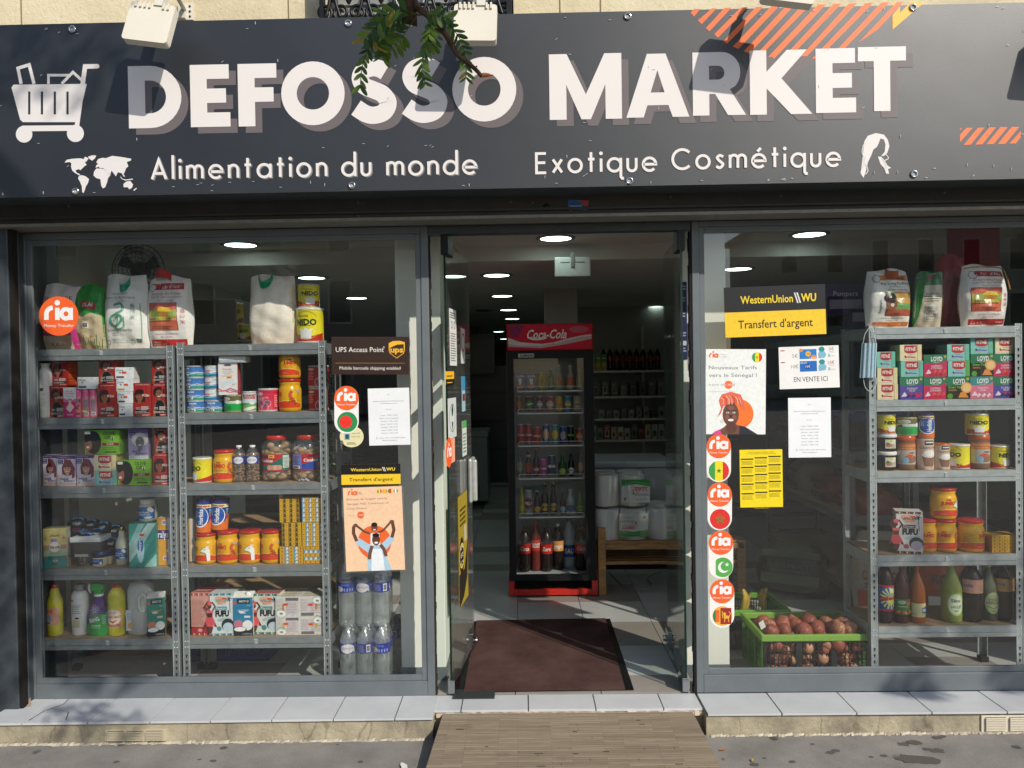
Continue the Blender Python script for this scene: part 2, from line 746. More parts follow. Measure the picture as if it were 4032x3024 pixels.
def flat(w, h, z0=0, y=0., x0=None):
 x0 = -w / 2 if x0 is None else x0
 return lambda x, yy, e: (x0 + x * w, y - e, z0 + yy * h)

def side(d, h, x, z0=0, y0=0.):
 return lambda a, b, e: (x + e, y0 + a * d, z0 + b * h)

def topf(w, d, z, y0=0.):
 return lambda a, b, e: (-w / 2 + a * w, y0 + b * d, z + e)

def cyl(r, h, z0, arc, cy, off=0.):
 def f(x, y, e):
  a = (x - .5) * arc + off
  return ((r + e) * math.sin(a), cy - (r + e) * math.cos(a), z0 + y * h)
 return f

# ================================================================ SETTING
def struct(name, mb, mat, parent=None, bevel=0):
 o = mb.build(name, mat, parent, bevel=bevel)
 if parent is None:
  o['kind'] = 'structure'
 return o

ZF = .11
struct('pavement', MB().poly([(-40, -7, 0), (40, -7, 0), (40, 30, 0), (-40, 30, 0)], '777777'), 'asphalt')
struct('road', MB().poly([(-90, -90, -.12), (90, -90, -.12), (90, -6.9, -.12), (-90, -6.9, -.12)], '777777'), 'asphalt')
struct('kerb', MB().box(-40, -7.15, -.12, 40, -7, .004, '777777'), 'riser', bevel=.01)

# ---- doorstep: rendered riser, tiled top
step = tag(bpy.data.objects.new('doorstep', None), kind='structure')
COL.objects.link(step)
mb = MB()
yl = [(-3.2, -.275), (-2.475, -.262), (-.46, -.24)]
for (xa, ya), (xb, yb) in zip(yl, yl[1:]):
 mb.poly([(xa, ya, 0), (xb, yb, 0), (xb, yb, ZF - .012), (xa, ya, ZF - .012)], '999999')
 mb.poly([(xa, ya, ZF - .012), (xb, yb, ZF - .012), (xb, .02, ZF - .012), (xa, .02, ZF - .012)], '999999')
mb.poly([(-.46, -.24, 0), (-.46, .02, 0), (-.46, .02, ZF - .012), (-.46, -.24, ZF - .012)], '999999')
struct('riser', mb, 'riser', step)
mb = MB()
mb.poly([(.852, -.226, 0), (3.4, -.21, 0), (3.4, -.21, ZF - .012), (.852, -.226, ZF - .012)], '999999')
mb.poly([(.852, -.226, ZF - .012), (3.4, -.21, ZF - .012), (3.4, .02, ZF - .012), (.852, .02, ZF - .012)], '999999')
mb.poly([(.852, .02, 0), (.852, -.226, 0), (.852, -.226, ZF - .012), (.852, .02, ZF - .012)], '999999')
struct('riser', mb, 'riser', step)
mb = MB()
mb.box(-.47, -.155, 0, .86, .0, ZF - .016, 'a59a84')
struct('riser', mb, 'riser', step)

def slab(x0, x1, y0a, y0b, y1, z0, z1, g=.003):
 m = MB()
 a = [(x0 + g, y0a), (x1 - g, y0b), (x1 - g, y1), (x0 + g, y1)]
 lo = [(x, y, z0) for x, y in a]
 hi = [(x, y, z1) for x, y in a]
 m.poly(hi, 'bbbbbb')
 for i in range(4):
  j = (i + 1) % 4
  m.poly([lo[i], lo[j], hi[j], hi[i]], 'bbbbbb')
 return m

def ytop(x):
 return -.262 + (x + 2.475) * .0109 - .012

xs = [-2.62, -2.43, -2.115, -1.815, -1.525, -1.23, -.935, -.64, -.455]
for a, b in zip(xs, xs[1:]):
 slab(a, b, ytop(a), ytop(b), -.002, ZF - .011, ZF + random.uniform(-.001, .001)).build('tile', 'tile_white', step, bevel=.0015)
xs = [.856, 1.21, 1.565, 1.92, 2.275, 2.63, 2.98, 3.33]
for a, b in zip(xs, xs[1:]):
 slab(a, b, -.236, -.236, -.002, ZF - .011, ZF + random.uniform(-.001, .001), .0035).build('tile', 'tile_white', step, bevel=.0015)
xs = [-.465, -.33, .0, .33, .66, .85]
for a, b in zip(xs, xs[1:]):
 slab(a, b, -.165, -.165, .005, ZF - .015, ZF - .003 + random.uniform(-.001, .001)).build('tile', 'tile_white', step, bevel=.0015)
# cracks across the two leftmost tiles
mb = MB()
for pts in ([(-2.36, -.005), (-2.35, -.07), (-2.4, -.15), (-2.41, -.25)], [(-2.38, -.12), (-2.27, -.16), (-2.23, -.25)]):
 for (xa, ya), (xb, yb) in zip(pts, pts[1:]):
  mb.poly([(xa - .002, ya, ZF + .0025), (xb - .002, yb, ZF + .0025), (xb + .002, yb, ZF + .0025), (xa + .002, ya, ZF + .0025)], '3a3733')
mb.build('crack', 'matte', step)
# broken mortar line under the door sill tiles
mb = MB()
for k in range(60):
 x = -.45 + k * .0217
 mb.box(x, -.172 - random.uniform(0, .006), ZF - .035, x + .0215, -.158, ZF - .017 + random.uniform(-.004, .002), random.choice(['cdbb9f', 'bfae92', 'd8c8ae']))
mb.build('mortar', 'plaster', step)['kind'] = 'stuff'

# vent grilles in the riser
def vent(x0, x1, y, z0, z1, n, label, col):
 r = thing('vent_grille', label, 'vent', ((x0 + x1) / 2, y, z0), 0, 'vent grilles in the step')
 w, h = x1 - x0, z1 - z0
 MB().box(-w / 2, -.012, 0, w / 2, .004, h, col).build('plate', 'plaster', r, bevel=.002)
 m = MB()
 for c in range(3 if n > 6 else 3):
  for k in range(n):
   xa = -w / 2 + w * (.05 + c * .315)
   za = h * (.12 + .8 * k / n)
   m.box(xa, -.021, za, xa + w * .27, -.011, za + h * .5 / n, col)
   m.box(xa, -.0125, za + h * .5 / n, xa + w * .27, -.0118, za + h * .78 / n, '3b362e')
 sl = m.build('louvres', 'plaster', r)
 sl['kind'] = 'stuff'

a, b = PZ(408, 2918, 0.02), PZ(655, 2910, .02)
vent(a.x, b.x, -.252, .012, .068, 6, 'old painted vent grille set in cracked step left of the ramp', 'b9ae96')
a = PZ(3875, 2880, .02)
vent(a.x, a.x + .36, -.214, .005, .085, 8, 'cream metal vent grille in the step at far right', 'd9d0bd')

# crumbling mortar where the step meets the pavement, and old spills on the pavement
mb = MB()
for xa, xb, ya, yb in ((-2.6, -.5, -.268, -.243), (.87, 3.2, -.23, -.213)):
 x = xa
 while x < xb:
  w = random.uniform(.008, .03)
  y = ya + (yb - ya) * (x - xa) / (xb - xa)
  d = random.uniform(.008, .022)
  z = random.uniform(.003, .009)
  mb.poly([(x, y - d, .001), (x + w, y - d * random.uniform(.6, 1.2), .001), (x + w, y, z + .004), (x, y, z)], random.choice(['b5ab98', 'a39a8a', 'c4baa6']))
  x += w
mb.build('mortar', 'plaster', step)['kind'] = 'stuff'
pv = bpy.data.objects['pavement']
for u, v, r in ((3650, 2993, .05), (3590, 2990, .055), (3560, 2930, .026), (3600, 2925, .03), (3690, 2955, .03), (3650, 2950, .02), (3710, 2900, .018), (3690, 2905, .02), (3270, 2963, .018), (3290, 2955, .02), (3480, 2975, .016), (2970, 3010, .02), (855, 2928, .012), (880, 2945, .018), (840, 2996, .016), (785, 2990, .01), (1330, 2932, .008), (460, 3000, .014), (3010, 2985, .008), (3200, 2930, .009), (3430, 2980, .011), (1420, 3000, .012), (3120, 3000, .015)):
 p = PZ(u, v, .0012)
 zz = .0008 + random.random() * .0022
 q = []
 for k in range(16):
  a = 2 * PI * k / 16
  rr = r * random.uniform(.7, 1.15)
  q.append((p.x + rr * 1.15 * math.cos(a), p.y + rr * .8 * math.sin(a), zz))
 MB().poly(q, '5b5853').build('stain', 'matte', pv)

# ---- pavement litter: dry leaves
for k, (u, v, c, lab) in enumerate([(2846, 2956, 'b5722f', 'small dry orange leaf on the pavement beside the ramp edge'), (2965, 2996, 'a99a44', 'small yellowish leaf lying on grey pavement right of ramp'),
         (1590, 3019, 'd8d8d4', 'crumpled white paper scrap on pavement left of ramp')]):
 p = PZ(u, v, .004)
 m = MB()
 s_ = .012 if k < 2 else .03
 m.grid([[(-s_, -s_ * .3, .002), (0, -s_ * .5, .006), (s_, -s_ * .2, .003)], [(-s_ * .9, 0, .005), (0, .0, .001), (s_, .1 * s_, .007)], [(-s_ * .5, s_ * .5, .003), (0, s_ * .4, .008), (s_ * .7, s_ * .4, .002)]], c)
 o = m.build('fallen_leaf' if k < 2 else 'paper_scrap', 'paper', loc=p, rz=k)
 tag(o, lab, 'leaf' if k < 2 else 'litter')

# ---- wooden ramp
rp = thing('wooden_ramp', 'worn wooden ramp laid from the pavement up to the shop door', 'ramp', (.19, -.175, 0))
for q in range(2):
 y0, y1 = (-.245, 0) if q == 0 else (-1.25, -.252)
 L = lambda y: .094 + y * .075

 def ed(y):
  return -.607 + y * .06, .607 - y * .045
 m = MB()
 pts = [(ed(y)[e], y) for e, y in ((0, y0), (1, y0), (1, y1), (0, y1))]
 hi = [(x, y, L(y)) for x, y in pts]
 lo = [(x, y, L(y) - .028) for x, y in pts]
 m.poly(hi, '9a8468')
 for i in range(4):
  j = (i + 1) % 4
  m.poly([lo[i], lo[j], hi[j], hi[i]], '7a654d')
 m.build('board', 'stave_wood', rp, bevel=.002)
 m = MB()
 for k in range(9 if q == 0 else 34):
  x, y = random.uniform(-.58, .58), random.uniform(max(y0, -.6) + .02, y1 - .02)
  a, b = (.0012, random.uniform(.004, .009)) if random.random() < .7 else (random.uniform(.006, .02), .003)
  m.poly([(x - a, y - b, L(y - b) + .0006), (x + a, y - b, L(y - b) + .0006), (x + a, y + b, L(y + b) + .0006), (x - a, y + b, L(y + b) + .0006)], '3a3129')
 m.build('wear_marks', 'matte', rp)['kind'] = 'stuff'

# ---- shop building: stone wall over the sign, painted piers, shutter box
bd = thing('shop_building', 'cream stone building front with dark painted shopfront surround', 'building', (0, 0, 0))
YW = -.06
bx0, bx1 = P(1262, 20, YW).x, P(2022, 20, YW).x
mb = MB()
for x0, x1, a, b in ((-7, bx0, 2.62, 7.5), (bx1, 7, 2.62, 7.5), (bx0, bx1, 2.62, 3.2), (bx0, bx1, 6, 7.5)):
 MB().box(x0, YW, a, x1, YW + .3, b, 'd8cbaa').build('wall', 'stone', bd)
mb = MB()
for u, (v0, v1) in ((82, (0, 102)), (1135, (0, 80)), (2205, (0, 50)), (2365, (0, 46))):
 a = P(u, v0, YW - .003)
 m2 = a.x
 MB().box(m2 - .0025, YW - .0028, 3.2, m2 + .0025, YW + .01, 4.5, '8a7c60').build('wall_joint', 'plaster', bd)
for a, b in ((-7, -2.545), (3.12, 7)):
 MB().box(a, -.12, 0, b, .3, 2.62, '3c4247').build('pier', 'dark_paint', bd, bevel=.004)
mb = MB()
mb.box(-2.543, -.112, .05, -2.528, -.07, 2.6, '1d1a17')
mb.build('shutter_guide', 'matte', bd)
mb = MB()
mb.poly([(-2.53, -.085, .095), (-2.582, .0, .095), (-2.582, .0, 2.5), (-2.53, -.085, 2.5)], '555555')
mb.poly([(-2.545, -.085, .09), (-2.53, -.085, .09), (-2.53, -.085, 2.5), (-2.545, -.085, 2.5)], '555555')
mb.build('reveal', 'frame_paint', bd)
for x in (-2.548, -2.562):
 MB().box(x - .003, -.07 + (x + 2.53) * -.9, .12, x + .004, -.055 + (x + 2.53) * -.9, 2.5, '60666a').build('reveal_bead', 'frame_paint', bd)
MB().poly([(-2.6, -.09, ZF + .001), (-2.5, -.09, ZF + .001), (-2.57, .005, ZF + .03), (-2.6, .005, ZF + .03)], 'a08d80').build('mortar_fillet', 'plaster', bd)
# shutter box under the sign
mb = MB()
mb.box(-3.2, -.16, 2.545, 3.2, .02, 2.70, '555555')
mb.box(-3.2, -.174, 2.538, 3.2, -.15, 2.549, '777777')
mb.box(-3.2, -.15, 2.518, 3.2, .02, 2.5445, '555555')
mb.build('shutter_box', 'shutter', bd)
MB().box(-3.2, -.165, 2.503, 3.2, -.02, 2.5175, '8c8b82').build('shutter_lip', 'metal', bd)
mb = MB()
for u, v in ((2097, 798), (2097, 826), (2247, 798), (2247, 826), (1410, 797), (1410, 850), (2010, 795), (2640, 775), (3074, 770), (3720, 758), (270, 811), (2824, 848)):
 p = P(u, v, -.161)
 MB().ball(p.x, -.16, p.z, .006, .004, .006, '77746c', 8, 4).build('rivet', 'metal', bd)
p = P(2152, 816, -.162)
MB().lathe([(.016, 0), (.016, .006), (.008, .008)], '2c2a28', 12).build('lock_cylinder', 'metal', bd, loc=(p.x, -.16, p.z)).rotation_euler = (PI / 2, 0, 0)

# ---- lintel over the entrance
MB().box(-.471, .0, 2.462, .852, .07, 2.5, '2d3033').build('door_lintel', 'dark_paint', bd)

# ---- shop windows
def shop_window(x0, x1, g, zb, zt, label):
 gl, gr, gb, gt = g
 r = thing('shop_window', label, 'shop window', ((x0 + x1) / 2, 0, zb), 0, 'shop windows either side of the door')
 ox = (x0 + x1) / 2

 def part(a, y0, b, c, y1, d, nm='frame_rail', mat='frame_paint', bv=.003):
  return MB().box(a - ox, y0, b - zb, c - ox, y1, d - zb, '6a7075').build(nm, mat, r, bevel=bv)
 part(x0, 0, zb, gl - .028, .04, zt)
 part(gr + .028, 0, zb, x1, .04, zt)
 part(gl - .0278, 0, zb, gr + .0278, .04, gb - .03)
 part(gl - .0278, 0, gt + .03, gr + .0278, .04, zt)
 for a in ((gl - .0275, gb - .0295, gl, gt + .0295), (gr, gb - .0295, gr + .0275, gt + .0295), (gl, gb - .0295, gr, gb), (gl, gt, gr, gt + .0295)):
  part(a[0], .006, a[1], a[2], .022, a[3], 'glazing_bead', bv=.002)
 MB().box(gl - .02 - ox, .0225, gb - .02 - zb, gr + .02 - ox, .0285, gt + .02 - zb, 'ffffff').build('glass_pane', 'pane', r)
 return r

shop_window(-2.58, -.474, (-2.507, -.541, .214, 2.438), .096, 2.503, 'wide grey framed shop window left of the open entrance')
shop_window(.858, 3.118, (.922, 3.05, .233, 2.446), .111, 2.503, 'wide grey framed shop window right of the open entrance')
mb = MB()
for k in range(70):
 z = ZF + k * .0335
 mb.box(-.4738, .004, z, -.466 + random.uniform(-.002, .002), .04, z + .0333, '2b2623')
 mb.box(.846 + random.uniform(-.004, .002), .004, z, .8575, .04, z + .0333, '1d1a19')
mb.build('sealant', 'matte', bd)['kind'] = 'stuff'

# ---- glass doors folded back into the shop
def glass_door(a, b, label, inner):
 ax, ay = a
 r = thing('glass_door', label, 'door', (ax, ay, ZF), math.atan2(b[1] - ay, b[0] - ax), 'glass doors folded open')
 L = math.hypot(b[0] - ax, b[1] - ay)
 MB().box(0, -.005, .03, L, .005, 2.325, '8fb0a0').build('pane', 'doorglass', r)
 m = MB().box(-.0012, -.0052, .03, -.0002, .0052, 2.325, '0f2a22')
 m.build('glass_edge', 'gloss', r)
 MB().box(-.004, -.02, 2.25, .13, .02, 2.36, '1d1c1b').build('top_clamp', 'metal', r, bevel=.003)
 MB().box(-.006, -.018, .004, .16, .018, .075, 'b0b0b0').build('bottom_clamp', 'chrome', r, bevel=.003)
 MB().box(L - .11, -.018, .02, L - .01, .018, .12, 'b8b8b8').build('lock_case', 'chrome', r, bevel=.004)
 m = MB().lathe([(.004, 0), (.018, 0), (.018, .022), (.004, .022)], 'c8c8c8', 14)
 k = m.build('lock_knob', 'chrome', r, loc=(L - .07, inner * .018, .07))
 k.rotation_euler = (-inner * PI / 2, 0, 0)
 return r, L

doorL, DLL = glass_door((-.392, .012), (-.322, .68), 'clear glass door folded open at left side of entrance', -1)
doorR, DRL = glass_door((.806, .012), (.842, .68), 'clear glass door folded open at right side of entrance', 1)
m = MB().box(-.07, -.03, -.13, .07, -.006, .13, 'a9adab')
m.build('handle_plate', 'metal', doorL, loc=(.6, 0, 1.02), bevel=.012)
m = MB().box(-.05, -.055, -.12, -.02, -.028, .12, 'b9bcba')
m.build('handle', 'metal', doorL, loc=(.6, 0, 1.02), bevel=.008)

# ---- interior shell
struct('shop_floor', MB().box(-4.4, .0, ZF - .03, 5.2, 17, ZF - .0085, '46433f'), 'grout')
sf = bpy.data.objects['shop_floor']
sf.data.materials[0] = M['grout']
TW, TD = .4402, .2216
meshes = [slab(-TW / 2, TW / 2, -TD / 2, -TD / 2, TD / 2, ZF - .0084, ZF, .0022).mesh('tile', mt) for mt in ('tile_light', 'tile_dark')]
far = MB()
cnt = 0
cells = []
for i in range(-9, 11):
 for j in range(0, 70):
  cells.append((-.065 + TW * (i + .5), .02 + TD * (j + .5), i, j))
cells.sort(key=lambda c: c[1] + abs(c[0] - .2) * 1.4)
for x, y, i, j in cells:
 dk = 1 if ((i * 7 + j * 5 + (i * j) % 3) % 7 < 2) else 0
 if cnt < 298:
  link('tile', meshes[dk], sf, (x, y, 0))
  cnt += 1
 elif y < 16:
  far.poly([(x - TW / 2 + .002, y - TD / 2 + .002, ZF), (x + TW / 2 - .002, y - TD / 2 + .002, ZF), (x + TW / 2 - .002, y + TD / 2 - .002, ZF), (x - TW / 2 + .002, y + TD / 2 - .002, ZF)], 'a0a09e' if not dk else '787069')
o = far.build('tile', 'gloss', sf)
o['kind'] = 'stuff'

ZC, ZC2, YD = 2.555, 2.665, 1.63
wc = 'd2cdc5'
struct('ceiling', MB().box(-4.4, YD, ZC, 5.2, 17, ZC + .2, wc).box(-4.4, .02, ZC2, 5.2, YD, ZC2 + .1, wc), 'plaster')
struct('wall_left', MB().box(-4.5, .31, 0, -2.75, 3.6, 2.7, 'dad8d0').box(-4.5, 3.6, 0, -4.38, 17, 2.7, 'dad8d0'), 'plaster')
struct('wall_right', MB().box(5.18, .31, 0, 5.3, 17, 2.7, 'dad8d0').box(3.1, .1, 0, 5.2, .3, 2.7, 'dad8d0'), 'plaster')
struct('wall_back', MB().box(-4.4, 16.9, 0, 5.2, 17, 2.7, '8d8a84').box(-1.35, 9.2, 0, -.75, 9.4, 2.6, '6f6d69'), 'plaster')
struct('wall_front', MB().box(-4.5, .31, 0, -2.75, .4, 2.7, 'dad8d0').box(-4.5, .02, 2.503, 5.2, .1, 2.7, '8d8a84'), 'plaster')
# white piers just behind the frames, and the column inside
for u0, u1, v, lab in ((1562, 1738, 1500, 'white painted pier just inside the left door post'), (2702, 2871, 2400, 'white painted pier just inside the right door post')):
 xa, xb = P(u0, v, .2).x, P(u1, v, .2).x
 o = MB().box(xa, .2, ZF + .06, xb, .42, 2.66, 'e8e8de').build('pier', 'plaster', bevel=.004)
 tag(o, lab, 'pier', 'white piers inside the entrance')
 MB().box(xa - .001, .194, ZF, xb + .001, .425, ZF + .07, '6d7478').build('skirting', 'gloss', o)
xa, xb = P(2146, 1200, 3.5).x, P(2273, 1200, 3.5).x
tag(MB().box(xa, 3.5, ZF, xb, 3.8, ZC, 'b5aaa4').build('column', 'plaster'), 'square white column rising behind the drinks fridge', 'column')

# ---- ceiling lights
LM = MB()
n = 32
LM.poly([(.105 * math.cos(2 * PI * k / n), -.105 * math.sin(2 * PI * k / n), -.006) for k in range(n)], 'ffffff')
lm = LM.mesh('diffuser', 'lamp')
rm = MB().lathe([(.106, -.009), (.135, -.004), (.135, .0)], '8f8c86', 32, cap=False).mesh('trim', 'plaster')
spots = [(2188, 936, ZC2, 'in the high strip above the entrance mat'), (1955, 1082, ZC, 'in low ceiling, biggest of the left row'), (1977, 1164, ZC, 'second of the row left of the column'),
         (2002, 1219, ZC, 'third of the row left of the column'), (2017, 1254, ZC, 'fourth of the row left of the column'), (2580, 1206, ZC, 'nearest of the short row at right of column'),
         (2484, 1244, ZC, 'middle of the short row at right of column'), (2419, 1276, ZC, 'farthest of the short row right of column'), (1963, 1305, ZC, 'far back, left of the fridge sign'),
         (1985, 1334, ZC, 'farthest back, touching the fridge sign'), (947, 962, ZC2, 'cut by the left window top'), (1227, 1092, ZC, 'above the two yellow tins in left window'),
         (1404, 1172, ZC, 'small, right of the tins in left window'), (2905, 1057, ZC, 'beside the black and yellow sign in right window'), (3186, 921, ZC2, 'cut by the right window top'),
         (1785, 1086, ZC, 'showing through the left glass door')]
for i, (u, v, z, w) in enumerate(spots):
 p = PZ(u, v, z)
 r = thing('ceiling_light', 'round white recessed light ' + w, 'ceiling light', (p.x, p.y, z), 0, 'recessed ceiling lights')
 link('diffuser', lm, r)
 link('trim', rm, r)
# dark vents in the ceiling
for u, v in ((1907, 1221), (2588, 1243)):
 p = PZ(u, v, ZC)
 o = MB().lathe([(.05, -.02), (.11, -.012), (.12, 0)], '55524e', 24).build('ceiling_vent', 'plaster', loc=(p.x, p.y, ZC))
 tag(o, 'unlit grey ceiling vent ' + ('left of the light row' if u < 2200 else 'right of the column by the right door'), 'vent', 'ceiling vents')
# emergency light
p = P(2250, 1062, 1.62)
r = thing('emergency_light', 'square clear emergency light hung at the ceiling step above the fridge', 'emergency light', (p.x, 1.5, p.z))
MB().box(-.125, -.02, -.065, .125, .02, .07, 'c9c9c4').build('diffuser_box', 'gloss', r, bevel=.006)
m = MB()
for sx in (-1, 1):
 m.box(sx * .018, -.0215, .03, sx * .085, -.0205, .036, '6a6a66')
MB().box(-.012, -.03, .0, .012, .02, .1, '8d8d88').build('bracket', 'metal', r, bevel=.003)
m.build('reflector', 'metal', r)

# ---- things seen across the street, mirrored in the window glass
def far_building(x0, x1, y, h, nx, nz, label, c, wn_):
 r = thing('facing_building', label, 'building', ((x0 + x1) / 2, y, 0), 0, 'buildings across the street')
 w = x1 - x0
 MB().box(-w / 2, -8, 0, w / 2, 0, h, c).box(-w / 2 - .3, -8.3, h, w / 2 + .3, .4, h + .35, '8a8072').build('wall', 'plaster', r)
 fm = MB().box(-.55, 0, 0, .55, .06, 2.0, 'cfc7b8').box(-.45, .055, .1, .45, .062, 1.9, '20242a').mesh('window', 'gloss')
 for i in range(nx):
  for j in range(nz):
   link('window', fm, r, (-w / 2 + w * (i + .5) / nx, 0, .9 + j * (h - .6) / nz))
 return r

far_building(14.5, 44, -42, 10.2, 11, 3, 'long pale three storey building across the street at right', 'b9b2a4', 0)
far_building(-46, -3.5, -30, 13, 14, 4, 'tall beige building across the street at left', 'a99f8e', 0)

# ================================================================ SIGN
bn = thing('shop_banner', 'wide dark grey vinyl shop sign with white lettering above the shopfront', 'sign', (0, -.38, 2.595))
BZ = 2.595
MB().box(-2.9, 0, 0, 2.9, .006, .79, '31343a').build('sheet', 'vinyl', bn)
MB().box(-2.88, .0062, .012, 2.88, .32, .77, '26272a').build('backing_box', 'dark_paint', bn)

def B(k, x, y):
 p = P(*K(k, x, y), -.38)
 return p.x, p.z - BZ

def catmull(p, n=5):
 out = []
 m = len(p)
 for i in range(m - 1):
  a, b, c, d = p[max(i - 1, 0)], p[i], p[i + 1], p[min(i + 2, m - 1)]
  for k in range(n):
   t = k / n
   out.append(tuple(.5 * (2 * b[j] + (c[j] - a[j]) * t + (2 * a[j] - 5 * b[j] + 4 * c[j] - d[j]) * t * t + (3 * b[j] - a[j] - 3 * c[j] + d[j]) * t ** 3) for j in range(len(b))))
 out.append(tuple(p[-1]))
 return out

def arcp(cx, cy, rx, ry, a0, a1, n=16):
 return [(cx + rx * math.cos(a0 + (a1 - a0) * k / n), cy + ry * math.sin(a0 + (a1 - a0) * k / n)) for k in range(n + 1)]

GL = {
 'E': [[(0, 0), (1, 0), (1, .23), (.42, .23), (.42, .385), (.9, .385), (.9, .615), (.42, .615), (.42, .77), (.98, .77), (.98, 1), (0, 1)]],
 'F': [[(0, 0), (.43, 0), (.43, .39), (.91, .39), (.91, .62), (.43, .62), (.43, .77), (.99, .77), (.99, 1), (0, 1)]],
 'D': [[(0, 0)] + arcp(.41, .5, .59, .5, -PI / 2, PI / 2) + [(0, 1)], ([(.315, .235)] + arcp(.40, .5, .31, .265, -PI / 2, PI / 2) + [(.315, .765)])],
 'O': [arcp(.5, .5, .5, .5, 0, 2 * PI, 36)[:-1], arcp(.5, .5, .255, .255, 0, 2 * PI, 30)[:-1]],
 'M': [[(0, 0), (.235, 0), (.235, .53), (.44, 0), (.57, 0), (.775, .53), (.775, 0), (1, 0), (1, 1), (.765, 1), (.505, .38), (.245, 1), (0, 1)]],
 'A': [[(0, 0), (.275, 0), (.335, .19), (.67, .19), (.735, 0), (1, 0), (.633, 1), (.337, 1)], [(.39, .39), (.61, .39), (.5, .74)]],
 'R': [[(0, 0), (.31, 0), (.31, .34), (.42, .34), (.66, 0), (1, 0), (.70, .41)] + arcp(.55, .68, .35, .32, -.75, PI / 2, 10) + [(0, 1)], [(.31, .565)] + arcp(.48, .675, .12, .11, -PI / 2, PI / 2, 8) + [(.31, .785)]],
 'K': [[(0, 0), (.27, 0), (.27, .405), (.66, 0), (1, 0), (.51, .56), (.92, 1), (.6, 1), (.27, .665), (.27, 1), (0, 1)]],
 'T': [[(.33, 0), (.67, 0), (.67, .78), (1, .78), (1, 1), (0, 1), (0, .78), (.33, .78)]],
}
SP = [(222, 322), (185, 343), (140, 349), (88, 330), (67, 285), (90, 238), (145, 212), (203, 184), (238, 130), (213, 73), (150, 52), (95, 64), (38, 102)]
letters = [('D', 31, 800, 1130, 410, 797), ('E', 31, 1185, 1432, 403, 790), ('F', 31, 1482, 1725, 397, 786), ('O', 31, 1750, 2145, 383, 780),
           ('S', 32, 122, 412, 372, 770), ('S', 32, 437, 727, 360, 765), ('O', 32, 760, 1158, 355, 757), ('M', 32, 1363, 1813, 335, 743),
           ('A', 32, 1840, 2232, 335, 730), ('R', 33, 150, 480, 325, 718), ('K', 33, 505, 892, 312, 712), ('E', 33, 915, 1165, 302, 702), ('T', 33, 1178, 1477, 292, 692)]

def bart(A, name, eps=.0006):
 m = MB()
 A.lay(m, lambda x, y, e: (x, -e, y), 0, eps)
 return m.build(name, 'vinyl_print', bn)

ORG = 'e8743f'
for q in ([(160, 55), (198, 55), (160, 103), (138, 80)], [(270, 52), (300, 52), (207, 150), (183, 128)], [(348, 50), (392, 48), (255, 195), (232, 175)],
          [(450, 47), (492, 45), (308, 235), (285, 213)], [(545, 43), (590, 41), (365, 272), (340, 258)], [(640, 38), (690, 37), (435, 305), (400, 290)],
          [(735, 35), (783, 33), (505, 332), (468, 320)], [(832, 32), (882, 30), (600, 318), (555, 330)], [(930, 28), (980, 27), (655, 367), (613, 362)],
          [(1025, 25), (1075, 23), (740, 372), (700, 372)], [(1122, 22), (1172, 20), (838, 375), (803, 374)], [(1225, 19), (1275, 17), (930, 366), (893, 366)],
          [(1325, 15), (1375, 14), (1095, 302), (1055, 303)], [(1420, 14), (1460, 13), (1300, 185), (1180, 268)],
          [(1853, 796), (1893, 795), (1813, 885), (1813, 838)], [(1925, 795), (1965, 794), (1880, 900), (1835, 902)], [(1995, 793), (2037, 792), (1952, 898), (1907, 900)],
          [(2065, 791), (2110, 791), (2023, 896), (1978, 897)], [(2135, 790), (2182, 789), (2095, 895), (2048, 896)], [(2192, 815), (2192, 852), (2160, 893), (2120, 894)], [(1813, 798), (1826, 797), (1813, 812)]):
 bart(Art()._add([[B(33, *p) for p in q][::-1]], ORG), 'stripe')
for q in ([(1393, 95), (1440, 40), (1440, 82), (1510, 10), (1588, 18), (1393, 185)], [(1393, 14), (1414, 14), (1393, 40)]):
 o = bart(Art().poly([B(33, *p) for p in q], 'f2b73e'), 'corner_motif')
 o.location.y = -.0006
for ch, k, x0, x1, y0, y1 in letters:
 xc = (x0 + x1) / 2
 ym = (y0 + y1) / 2
 xa, xb = B(k, x0, ym)[0], B(k, x1, ym)[0]
 zt, zb = B(k, xc, y0)[1], B(k, xc, y1)[1]
 f = lambda p, dx=0, dz=0: (xa + p[0] * (xb - xa) + dx, zb + p[1] * (zt - zb) + dz)
 for nm, oy, dx, dz, c in (('letter_shadow', -.0008, .0318, -.0296, '6a6264'), ('letter', -.0016, 0, 0, 'dfdad7')):
  A = Art()
  if ch == 'S':
   A.stroke([f((x / 290, y / 400), dx, dz) for x, y in catmull(SP, 5)], .078, c)
  else:
   A.loops([[f(p, dx, dz) for p in l] for l in GL[ch]], c)
  bart(A, nm).location.y = oy

# thin round letters drawn as strokes
W_ = .66

